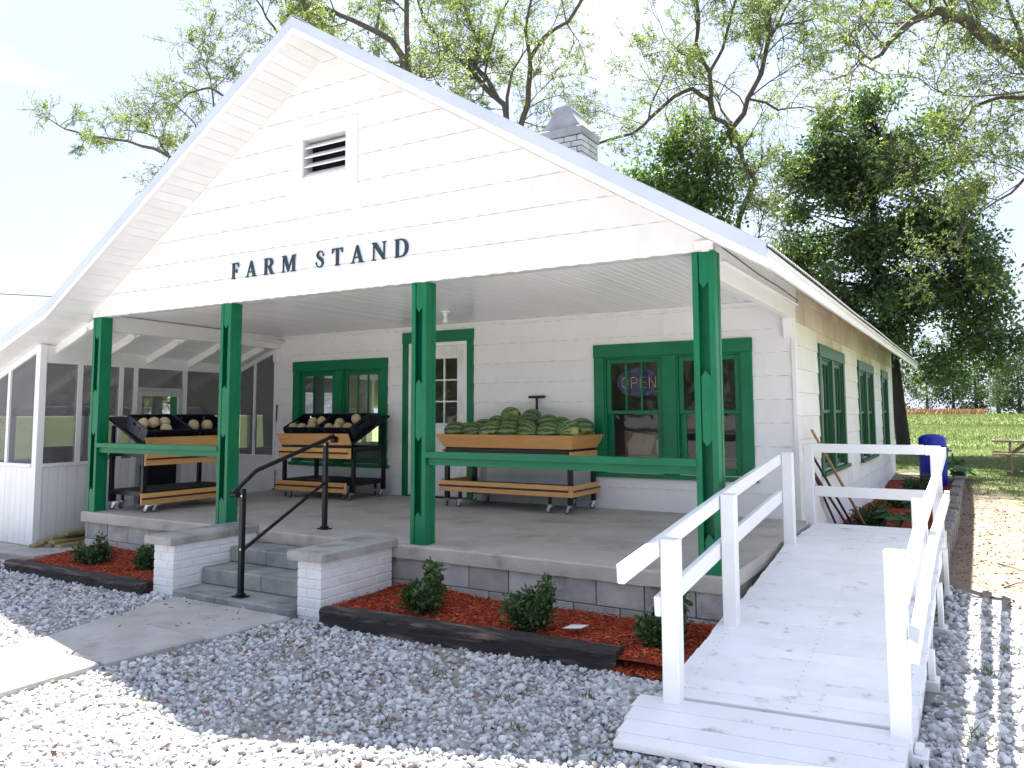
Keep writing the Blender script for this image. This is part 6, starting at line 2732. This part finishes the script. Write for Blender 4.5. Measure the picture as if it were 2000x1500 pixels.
def litter():
    """fallen leaves on the dirt strip and a few weeds in the gravel"""
    rgn = np.random.default_rng(5)
    n_ = 5200
    x = rgn.uniform(8.95, 12.5, n_)
    y = rgn.uniform(2.2, 14.5, n_)
    keep = (rgn.uniform(size=n_) < np.exp(-np.abs(x - 9.3) / 1.2) + 0.25)
    x, y = x[keep], y[keep]
    x2, y2 = rgn.uniform(-1, 10.5, 1100), rgn.uniform(-4.2, -1.15, 1100)
    x, y = np.concatenate([x, x2]), np.concatenate([y, y2])
    n_ = len(x)
    z = gz(x, y) + 0.006 + (y < 2) * 0.022
    D = rgn.normal(size=(n_, 3))
    D[:, 2] *= 0.25
    D = unit(D)
    V, F = leaf_quads(np.stack([x, y, z], -1), D, rgn.uniform(.02, .06, n_), rgn.uniform(.012, .03, n_), rgn)
    o = link('leaf_litter', np_mesh('leaf_litter', V, F, 'leaf_litter', rgn.uniform(0, 1, n_)))
    tag(o, 'brown fallen leaves scattered on the dirt strip and gravel', 'leaf litter', kind='stuff')
    # weeds
    C, D, L = [], [], []
    for (wx, wy) in [(9.28, -1.05), (9.5, 0.8), (9.9, -0.7), (9.35, 0.15), (9.85, -1.1), (6.9, -1.75), (7.15, -2.1), (5.6, -2.0), (6.3, -1.6), (4.6, -1.55), (1.4, -1.35), (2.9, -2.6), (5.1, -2.9), (6.5, -2.4), (7.3, -1.5)]:
        k = int(rgn.integers(12, 26))
        C.append(np.stack([wx + rgn.normal(0, .03, k), wy + rgn.normal(0, .03, k), np.full(k, GZ + 0.01)], -1))
        d = rgn.normal(size=(k, 3)) * 0.5
        d[:, 2] = np.abs(d[:, 2]) + 0.6
        D.append(unit(d))
        L.append(rgn.uniform(.05, .12, k) * (1.0 if wx > 9 else 0.55))
    C, D, L = np.concatenate(C), np.concatenate(D), np.concatenate(L)
    V, F = leaf_quads(C, D, L, 0.007, rgn)
    o = link('weeds', np_mesh('weeds', V, F, 'grass_blade', rgn.uniform(0, .7, len(C))))
    tag(o, 'small green weeds growing through the gravel', 'weeds', kind='stuff')
    for pts, lab in (([(9.47, 4.6, -.49), (9.62, 4.35, -.485), (9.80, 4.05, -.49)], 'thin dry twig lying on the bare dirt, upper one'),
                     ([(9.50, 3.2, -.49), (9.62, 3.45, -.48), (9.78, 3.62, -.49)], 'thin dry twig lying on the bare dirt near the gravel')):
        m = MB()
        m.tube(pts, [.008, .006, .004], 6)
        tag(m.build('twig', 'bark_gray'), lab, 'twig', 'fallen twigs')


litter()


# ================================================================= GRASS AND FIELD
def grass():
    rgn = np.random.default_rng(9)
    C = []

    def area(n_, x0, x1, y0, y1):
        x, y = rgn.uniform(x0, x1, n_), rgn.uniform(y0, y1, n_)
        return np.stack([x, y], -1)
    near = area(60000, 7.3, 18, 8.0, 30)
    q = 2.6 * near[:, 0] + near[:, 1] + 1.5 * np.sin(near[:, 0] * 1.7) + 1.2 * np.sin(near[:, 1] * 1.1)
    ok = (q > 37) | (near[:, 1] > 15.6)
    ok &= ~((near[:, 0] < 9.1) & (near[:, 1] < 15.4))
    near = near[ok]
    mid = area(65000, -4, 30, 27, 75)
    far = area(38000, -20, 60, 70, 195)
    P = np.concatenate([near, mid, far])
    h = np.concatenate([rgn.uniform(.03, .09, len(near)), rgn.uniform(.07, .19, len(mid)), rgn.uniform(.12, .32, len(far))])
    w = np.concatenate([np.full(len(near), .010), np.full(len(mid), .030), np.full(len(far), .10)])
    # taller tussocks
    tus = np.sin(P[:, 0] * .9) * np.sin(P[:, 1] * .5 + P[:, 0] * .2) + rgn.normal(0, .4, len(P))
    h *= 1 + 0.5 * np.clip(tus, 0, 1.2)
    n_ = len(P)
    C = np.stack([P[:, 0], P[:, 1], gz(P[:, 0], P[:, 1]) - 0.005], -1)
    D = rgn.normal(size=(n_, 3)) * 0.45
    D[:, 2] = 1
    D = unit(D)
    V, F = leaf_quads(C, D, h, w, rgn)
    rn = np.clip(rgn.normal(.5, .24, n_) + 0.22 * np.sin(P[:, 0] * .35 + 1) * np.sin(P[:, 1] * .21), 0, 1)
    o = link('grass', np_mesh('grass', V, F, 'grass_blade', rn))
    tag(o, 'green lawn and rough field grass behind and beside the house', 'grass', kind='stuff')
    n_ = 9000
    x, y = rgn.uniform(-30, 10.5, n_), rgn.uniform(176, 196, n_)
    C = np.stack([x, y, gz(x, y)], -1)
    D = rgn.normal(size=(n_, 3)) * 0.4
    D[:, 2] = 1
    V, F = leaf_quads(C, unit(D), rgn.uniform(.7, 1.5, n_), 0.25, rgn)
    o = link('dry_grass', np_mesh('dry_grass', V, F, 'dry_grass', rgn.uniform(0, 1, n_)))
    tag(o, 'band of dry orange-brown grass along the far field edge', 'grass', kind='stuff')


grass()


# ================================================================= TREES
class Tree:
    def __init__(self, seed):
        self.r = np.random.default_rng(seed)
        self.mb = MB()
        self.tips = []          # (pos, dir, length)

    def limb(self, pts, r0, r1, n=7):
        k = len(pts)
        self.mb.tube(pts, [r0 + (r1 - r0) * i / (k - 1) for i in range(k)], n, caps=False)

    def grow(self, p, d, L, r, lvl, droop=0.0, kids=(4, 4, 3), wob=0.22):
        """recursive branch"""
        rg_ = self.r
        n_ = 5 if lvl > 0 else 3
        pts = [p]
        q, dd = p.copy(), d.copy()
        for i in range(n_):
            dd = unit(dd + rg_.normal(0, wob, 3) + np.array([0, 0, -droop * (0.3 + i / n_)]))
            q = q + dd * L / n_
            pts.append(q)
        self.limb([Vector(x) for x in pts], r, max(r * 0.35, 0.006), 6 if lvl > 1 else (4 if lvl == 1 else 3))
        if lvl == 0:
            self.tips.append((pts, L))
            return
        nk = kids[len(kids) - lvl] if lvl <= len(kids) else 3
        for k in range(nk):
            t = rg_.uniform(0.25, 1.0)
            i = min(int(t * n_), n_ - 1)
            base = pts[i] + (pts[i + 1] - pts[i]) * (t * n_ - i)
            side = unit(np.cross(dd, rg_.normal(size=3)))
            nd = unit(unit(pts[i + 1] - pts[i]) * rg_.uniform(.5, 1.0) + side * rg_.uniform(.5, 1.0) + np.array([0, 0, .1]))
            self.grow(base, nd, L * rg_.uniform(.4, .65), max(r * .5, .004), lvl - 1, droop, kids, wob)
        self.grow(pts[-1], dd, L * .5, max(r * .35, .004), lvl - 1, droop, kids, wob)


def pecan(name, label, limbs, trunk, seed, kids_per_m=1.6, sub=(6, 5), L0=2.3, leaf=0.072, per_tip=4, lvl=2, group='pecan trees behind the house', dens=1.0):
    t = Tree(seed)
    rg_ = t.r
    for pts, r0, r1 in trunk:
        t.limb([Vector(p) for p in pts], r0, r1, 12)
    for r0, r1, pts in limbs:
        r0, r1 = r0 * 0.62, r1 * 0.62
        P = [np.array(p) for p in pts]
        # refine with small wobble
        Q = [P[0]]
        for a, b in zip(P[:-1], P[1:]):
            Q.append((a + b) / 2 + rg_.normal(0, .04 * np.linalg.norm(b - a), 3))
            Q.append(b)
        t.limb([Vector(p) for p in Q], r0, r1, 9)
        seg = [np.linalg.norm(b - a) for a, b in zip(Q[:-1], Q[1:])]
        tot = sum(seg)
        nk = max(2, int(tot * kids_per_m * dens))
        for k in range(nk):
            s = tot * rg_.uniform(.12, 1.0)
            i = 0
            while i < len(seg) - 1 and s > seg[i]:
                s -= seg[i]
                i += 1
            base = Q[i] + (Q[i + 1] - Q[i]) * min(1, s / seg[i])
            ax = unit(Q[i + 1] - Q[i])
            side = unit(np.cross(ax, rg_.normal(size=3)))
            d = unit(ax * rg_.uniform(.2, .9) + side + np.array([0, 0, rg_.uniform(-.1, .45)]))
            f = 1 - 0.45 * i / len(seg)
            t.grow(base, d, L0 * rg_.uniform(.5, 1.25) * f, max(.016, r1 * .5), lvl, 0.03, sub)
        d = unit(Q[-1] - Q[-2])
        t.grow(Q[-1], d, L0, r1 * .8, lvl, 0.03, sub)
    base = trunk[0][0][0]
    root = empty(name, base)
    tag(root, label, 'tree', group)
    t.mb.build('trunk', 'bark_gray', root, True)
    C, D = [], []
    for pts, L in t.tips:
        k = per_tip
        tt = rg_.uniform(.2, 1.0, k)
        for q in tt:
            i = min(int(q * (len(pts) - 1)), len(pts) - 2)
            c = pts[i] + (pts[i + 1] - pts[i]) * (q * (len(pts) - 1) - i)
            # a compound leaf: several leaflets along a drooping rachis
            ra = unit(rg_.normal(size=3) + np.array([0, 0, .2]) + unit(pts[i + 1] - pts[i]) * .8)
            for j in range(4):
                C.append(c + ra * leaf * (.35 + .45 * j))
                D.append(unit(ra * .6 + rg_.normal(0, .7, 3) + np.array([0, 0, -.25])))
    C, D = np.array(C), np.array(D)
    V, F = leaf_quads(C, D, rg_.uniform(.7, 1.3, len(C)) * leaf * 1.25, rg_.uniform(.7, 1.3, len(C)) * leaf * .5, rg_)
    rn = np.clip(np.repeat(rg_.normal(.5, .22, len(C) // 4 + 1), 4)[:len(C)] + rg_.normal(0, .08, len(C)), 0, 1)
    link('crown', np_mesh('crown', V, F, 'leaf_spring', rn), root)
    return len(C)


PA = [(0.180, 0.115, [(-5.15, 13.00, 9.18), (-5.41, 13.00, 10.85), (-5.54, 13.00, 12.21), (-5.61, 13.00, 13.22), (-5.65, 13.00, 14.92)]),
      (0.186, 0.085, [(-5.47, 13.00, 11.20), (-5.61, 12.79, 12.30), (-5.85, 12.57, 12.77), (-6.29, 12.36, 13.09), (-7.06, 12.14, 13.57), (-7.95, 11.93, 14.10), (-8.88, 11.71, 14.50), (-9.83, 11.50, 15.07)]),
      (0.090, 0.045, [(-6.29, 12.36, 13.09), (-6.6, 12.8, 13.9), (-6.9, 13.2, 14.6), (-7.43, 14.00, 15.58)]),
      (0.115, 0.038, [(-5.15, 13.0, 9.18), (-7.4, 12.9, 10.6), (-9.3, 12.7, 12.4), (-10.58, 12.33, 14.05), (-10.47, 11.67, 14.36), (-10.26, 11.00, 14.69)]),
      (0.081, 0.040, [(-10.3, 12.4, 13.7), (-9.87, 12.00, 14.43), (-7.92, 11.00, 14.11)])]
PB = [(0.183, 0.091, [(-4.12, 17.00, 10.15), (-4.61, 17.30, 12.09), (-6.00, 17.60, 13.55), (-7.36, 17.90, 15.08), (-8.82, 18.20, 16.72), (-9.52, 18.50, 18.34)]),
      (0.152, 0.076, [(-4.96, 17.40, 12.44), (-6.11, 17.67, 13.99), (-6.60, 18.33, 15.78), (-7.53, 19.00, 18.00)]),
      (0.183, 0.073, [(-4.12, 17.00, 10.15), (-3.61, 16.83, 11.18), (-3.27, 16.67, 12.22), (-3.11, 16.50, 13.10), (-2.43, 16.33, 13.63), (-1.50, 16.17, 13.83), (-0.77, 16.00, 14.53)]),
      (0.113, 0.056, [(-3.11, 16.5, 13.1), (-3.00, 16.00, 13.84), (-2.13, 15.00, 14.53)]),
      (0.113, 0.056, [(-4.43, 17.20, 11.35), (-4.70, 18.00, 13.60), (-4.73, 19.00, 14.78)]),
      (0.078, 0.039, [(-5.61, 17.50, 13.2), (-5.58, 18.00, 14.98), (-5.28, 19.00, 17.15)])]
PC = [(0.198, 0.090, [(0.99, 20.00, 6.17), (1.65, 20.00, 8.38), (2.00, 20.00, 9.68), (2.65, 20.00, 10.67), (3.22, 20.00, 11.60), (3.69, 20.00, 12.35), (3.94, 20.00, 13.40), (4.02, 20.00, 14.33), (4.48, 20.00, 15.02)]),
      (0.095, 0.057, [(4.0, 20.00, 13.5), (4.27, 20.50, 14.34), (4.62, 21.00, 15.28)]),
      (0.148, 0.074, [(2.65, 20.00, 10.67), (2.16, 19.75, 11.08), (2.13, 19.50, 11.57), (2.19, 19.25, 12.48), (1.82, 19.00, 13.44), (2.02, 18.75, 14.30), (2.03, 18.50, 15.01)]),
      (0.095, 0.057, [(2.19, 19.25, 12.48), (2.59, 19.47, 13.28), (2.85, 19.33, 13.94), (3.23, 19.00, 14.73)]),
      (0.149, 0.056, [(2.14, 19.6, 11.2), (2.06, 19.57, 11.66), (1.62, 19.14, 11.99), (1.12, 18.71, 11.66), (0.37, 18.29, 10.88), (-0.03, 17.86, 10.35), (-0.99, 17.43, 10.09), (-1.21, 17.00, 9.81)]),
      (0.058, 0.029, [(0.37, 18.29, 10.88), (0.7, 18.5, 12.0), (1.55, 18.00, 13.01)]),
      (0.160, 0.107, [(2.2, 20.00, 4.6), (2.75, 20.20, 7.56), (3.30, 20.40, 8.87), (2.86, 20.60, 9.70), (2.68, 20.80, 10.60), (2.40, 21.00, 11.26)]),
      (0.074, 0.037, [(3.22, 20.00, 11.60), (3.99, 21.00, 11.39), (4.48, 22.00, 11.72)]),
      (0.076, 0.038, [(3.98, 20.00, 13.74), (4.75, 21.00, 14.26), (5.43, 22.00, 14.97)])]
PD = [(0.344, 0.094, [(12.18, 17.00, 7.80), (11.21, 16.75, 9.05), (10.47, 16.50, 10.10), (9.89, 16.25, 10.47), (9.42, 16.00, 10.95), (8.99, 15.75, 11.15), (8.37, 15.50, 10.92), (7.91, 15.25, 10.45), (7.70, 15.00, 10.03)]),
      (0.128, 0.048, [(10.74, 16.6, 9.74), (10.68, 17.00, 10.72), (10.40, 17.00, 11.88)]),
      (0.110, 0.047, [(11.90, 17.00, 8.23), (11.24, 17.25, 8.97), (10.18, 17.50, 9.28), (9.61, 17.75, 9.24), (9.35, 18.00, 8.93)]),
      (0.082, 0.033, [(8.6, 15.6, 11.0), (7.96, 16.2, 12.0), (7.11, 17.00, 12.85)]),
      (0.093, 0.031, [(12.6, 17.2, 7.2), (11.66, 17.00, 7.39), (10.58, 16.67, 6.84), (10.29, 16.33, 6.46), (9.74, 16.00, 6.08)]),
      (0.082, 0.033, [(9.42, 16.00, 10.95), (9.15, 18.00, 12.72)])]
PE = [(0.110, 0.046, [(-7.6, 9.00, 5.2), (-9.90, 9.00, 8.39), (-11.46, 9.00, 9.00), (-12.36, 9.00, 9.45), (-13.69, 9.00, 9.93), (-15.09, 9.00, 10.31), (-16.57, 9.00, 10.77), (-17.78, 9.00, 11.27)]),
      (0.070, 0.035, [(-11.46, 9.00, 9.00), (-12.84, 9.50, 10.02), (-15.28, 10.00, 11.25)]),
      (0.082, 0.031, [(-7.9, 9.00, 6.0), (-9.50, 9.33, 10.60), (-10.76, 9.67, 11.28), (-12.56, 10.00, 11.35)]),
      (0.049, 0.025, [(-9.2, 9.20, 9.5), (-10.09, 9.33, 10.88), (-10.91, 9.67, 12.00), (-12.14, 10.00, 13.20)]),
      (0.049, 0.025, [(-8.9, 9.00, 7.3), (-10.43, 9.00, 9.89), (-11.94, 9.00, 11.00)])]

pecan('pecan_tree', 'tall bare-limbed pecan tree just right of the gable peak', PA, [([(-5.0, 13.1, GZ), (-5.05, 13.0, 4), (-5.15, 13, 9.18)], .34, .20)], 1)
pecan('pecan_tree', 'pecan tree with forked limbs left of the chimney', PB, [([(-4.2, 17, GZ), (-4.0, 17, 5), (-4.12, 17, 10.15)], .42, .22)], 2)
pecan('pecan_tree', 'ivy-clad pecan tree with crooked limbs right of the chimney', PC, [([(0.7, 20, GZ), (0.75, 20, 3), (0.99, 20, 6.17)], .40, .21), ([(2.0, 20.1, GZ), (2.1, 20, 2), (2.2, 20, 4.6)], .30, .17)], 3)
pecan('pecan_tree', 'pecan tree reaching in from the right edge of the picture', PD, [([(14.2, 17.6, GZ), (13.8, 17.4, 3.5), (12.9, 17.2, 6.6), (12.18, 17, 7.8)], .45, .22)], 4, dens=1.2)
pecan('pecan_tree', 'pecan branches spreading out behind the left roof slope', PE, [([(-6.9, 9.2, GZ), (-7.1, 9.1, 2.5), (-7.6, 9.0, 5.2), (-7.9, 9.0, 6.0)], .30, .12)], 5, dens=1.0, L0=1.3, leaf=0.055, per_tip=3, sub=(5, 5))


def leafy(name, label, base, trunk_pts, r0, clumps, leaf, n_leaf, seed, mat, bark, cat='tree', group=None, tight=0.72, branch=True):
    """dense tree: leaves gathered in clumps (x,y,z,rx,ry,rz)"""
    rg_ = np.random.default_rng(seed)
    root = empty(name, base)
    tag(root, label, cat, group)
    t = MB()
    k = len(trunk_pts)
    if k:
        t.tube(trunk_pts, [r0 * (1 - .75 * i / (k - 1)) for i in range(k)], 12)
    T = [np.array(p) for p in trunk_pts]
    tot = sum(c[3] * c[4] * c[5] for c in clumps)
    C, D = [], []
    for (x, y, z, rx, ry, rz) in clumps:
        n_ = int(n_leaf * rx * ry * rz / tot)
        if branch and T and z > 4.2:
            i = int(np.argmin([abs(p[2] - (z - .35 * rz)) + 0.2 * i_ for i_, p in enumerate(T)]))
            a = T[i]
            b = np.array([x, y, z])
            mid = (a + b) / 2 + rg_.normal(0, .15, 3) + np.array([0, 0, -.12 * np.linalg.norm(b - a)])
            t.tube([Vector(a), Vector(mid), Vector(b)], [r0 * .2, r0 * .12, .012], 5, caps=False)
        d = unit(rg_.normal(size=(n_, 3)))
        rad = rg_.uniform(0, 1, n_) ** 0.45
        P = d * rad[:, None] * np.array([rx, ry, rz]) + np.array([x, y, z])
        # twiggy sub-clusters
        m_ = max(3, n_ // 26)
        cen = P[:m_]
        idx = rg_.integers(0, m_, n_)
        P = cen[idx] * tight + P * (1 - tight) + rg_.normal(0, leaf * 1.1, (n_, 3))
        C.append(P)
        D.append(unit(rg_.normal(size=(n_, 3)) + d * .5 + np.array([0, 0, -.15])))
    C, D = np.concatenate(C), np.concatenate(D)
    V, F = leaf_quads(C, D, rg_.uniform(.65, 1.3, len(C)) * leaf, rg_.uniform(.65, 1.3, len(C)) * leaf * .46, rg_)
    rn = np.clip(rg_.normal(.45, .22, len(C)), 0, 1)
    if k:
        t.build('trunk', bark, root, True)
    link('crown', np_mesh('crown', V, F, mat, rn), root)
    return root


# evergreen right of the house
ev = []
er2 = np.random.default_rng(77)
OUT = [(2.99, 4.2), (3.1, 6.5), (3.35, 8.7), (4.1, 10.2), (5.0, 11.6), (6.2, 11.9), (7.5, 12.0), (8.9, 11.2), (9.5, 9.6), (9.5, 8.1), (10.1, 6.5), (10.25, 4.6), (10.6, 3.4), (10.0, 2.5), (9.0, 1.9), (7.9, 2.2), (7.5, 3.0), (5.6, 2.9), (3.6, 3.0)]
ox = np.array([p[0] for p in OUT])
oz = np.array([p[1] for p in OUT])
while len(ev) < 150:
    x, z = er2.uniform(2.9, 10.8), er2.uniform(1.0, 12.0)
    if not inside(OUT, np.array([x]), np.array([z]))[0]:
        continue
    # depth shrinks towards the outline
    dmin = np.min(np.hypot(ox - x, oz - z))
    half = min(2.0, 0.6 + 0.9 * dmin)
    yy = 23 + er2.uniform(-half, half)
    r_ = er2.uniform(.5, .95) * min(1, .55 + dmin * .4)
    ev.append((x, yy, z, r_ * 1.15, r_ * 1.15, r_ * .8))
for (x, z) in OUT:
    ev.append((x * .97 + 6.8 * .03, 23 + er2.uniform(-.8, .8), z * .98 + 6 * .02, .55, .55, .42))
leafy('evergreen_tree', 'large dark evergreen tree with a stout trunk right of the house', (7.25, 23, -0.22),
      [(7.25, 23, -0.25), (7.20, 23, .1), (7.12, 23, 1.3), (7.02, 23, 2.96), (6.72, 23, 5.4), (6.58, 23, 7.5), (6.62, 23, 8.75), (6.86, 23, 10.6)], .25, ev, .19, 62000, 6, 'leaf_evergreen', 'bark_dark', tight=0.6)

# ivy on the crooked pecan
iv = []
for (x, y, z, r_) in [(1.6, 19.8, 8.4, .9), (1.0, 19.6, 8.9, .9), (0.3, 19.5, 9.0, .8), (1.9, 19.7, 9.6, .8), (1.2, 19.5, 10.2, .8), (0.6, 19.4, 10.0, .8), (2.3, 19.7, 8.6, .7), (2.5, 19.8, 7.7, .6), (0.9, 19.6, 7.6, .9),
                      (-.4, 19.4, 9.2, .7), (1.3, 19.4, 11.0, .55), (2.1, 19.6, 10.4, .5), (-.9, 19.4, 9.4, .5), (1.8, 19.8, 7.2, .8), (2.7, 20, 9.2, .5)]:
    iv.append((x, y, z, r_, r_, r_ * .85))
leafy('ivy', 'dense green ivy climbing the pecan trunk right of the chimney', (1.0, 19.7, GZ), [(1.0, 19.75, GZ), (0.95, 19.75, 3), (1.25, 19.72, 6.5), (1.6, 19.75, 8.5), (2.0, 19.75, 10.2)], .07, iv, .19, 9000, 8, 'leaf_ivy', 'bark_gray', cat='ivy')

# tree line beyond the field
FT = []
for s in range(4):
    rg_ = np.random.default_rng(200 + s)
    cl = []
    for k in range(34):
        a = rg_.uniform(0, 6.28)
        z = rg_.uniform(.03, 1.0)
        rr = (math.sin(min(1, z * .92 + .1) * math.pi) ** .6) * rg_.uniform(.2, 1) * .42
        cl.append((rr * math.cos(a), rr * math.sin(a), z, *([rg_.uniform(.09, .17)] * 3)))
    FT.append(cl)


def far_tree(x, y, h, w, s, mat, label):
    z0 = float(gz(x, y))
    cl = [(x + a * w, y + b * w, z0 + c * h, r1 * w, r1 * w, r1 * h * .8) for (a, b, c, r1, _, _) in FT[s]]
    leafy('field_tree', label, (x, y, z0), [(x, y, z0 - .2), (x, y, z0 + .3 * h), (x, y, z0 + .8 * h)], .02 * h, cl, h * .040, 2600, 300 + int(x * 7) % 97, mat, 'far_bark', group='trees along the far field edge', branch=False)


for k, (x, y, h, w, s, mat, lab) in enumerate([
        (-8.0, 200, 19, 13, 0, 'leaf_far', 'far tree glimpsed left of the evergreen trunk'),
        (-1.0, 205, 17, 12, 1, 'leaf_far', 'far tree just right of the evergreen trunk'),
        (4.5, 202, 18, 11, 2, 'leaf_far_blue', 'far bluish tree behind the hanging evergreen branches'),
        (9.0, 200, 18, 10, 3, 'leaf_far', 'far tree under the middle of the evergreen crown'),
        (13.2, 196, 19, 9, 0, 'leaf_far', 'tall light green far tree in the gap beside the evergreen'),
        (12.9, 188, 9, 5, 1, 'leaf_far', 'short light green far tree before the tall one'),
        (17.4, 206, 21, 11, 2, 'leaf_far_blue', 'dark bluish far tree behind the rounded ones'),
        (19.8, 192, 10, 9, 3, 'leaf_far_blue', 'rounded pale far tree near the right picture edge'),
        (25.0, 200, 15, 11, 1, 'leaf_far', 'far tree at the right picture edge'),
        ]):
    far_tree(x, y, h, w, s, mat, lab)


def woods():
    """far-off woods across the road, seen only mirrored in the window panes"""
    rg_ = np.random.default_rng(404)
    C = []
    for k in range(70):
        x = rg_.uniform(-60, 70)
        y = rg_.uniform(-62, -48)
        h = rg_.uniform(7, 13)
        n_ = 320
        d = unit(rg_.normal(size=(n_, 3))) * (rg_.uniform(0, 1, n_) ** .4)[:, None]
        C.append(d * np.array([h * .36, h * .36, h * .42]) + np.array([x, y, GZ + h * .5]))
    C = np.concatenate(C)
    V, F = leaf_quads(C, unit(rg_.normal(size=C.shape)), 0.9, .6, rg_)
    o = link('far_woods', np_mesh('far_woods', V, F, 'leaf_far', rg_.uniform(0, 1, len(C))))
    tag(o, 'far-off woods across the road mirrored in the window panes', 'woods', kind='stuff')


woods()

# power line
m = MB()
pts = []
for k in range(13):
    t = k / 12
    pts.append((lerp(-46, -0.3, t), 12.0, lerp(9.0, 4.2, t) - 1.2 * 4 * t * (1 - t) * .35 + (6.46 - (lerp(9.0, 4.2, (46 - 27.14) / 45.7) - 1.2 * 4 * .413 * .587 * .35))))
m.tube(pts, 0.022, 6)
tag(m.build('power_line', 'cable'), 'thin dark power line at the left edge of the sky', 'wire')
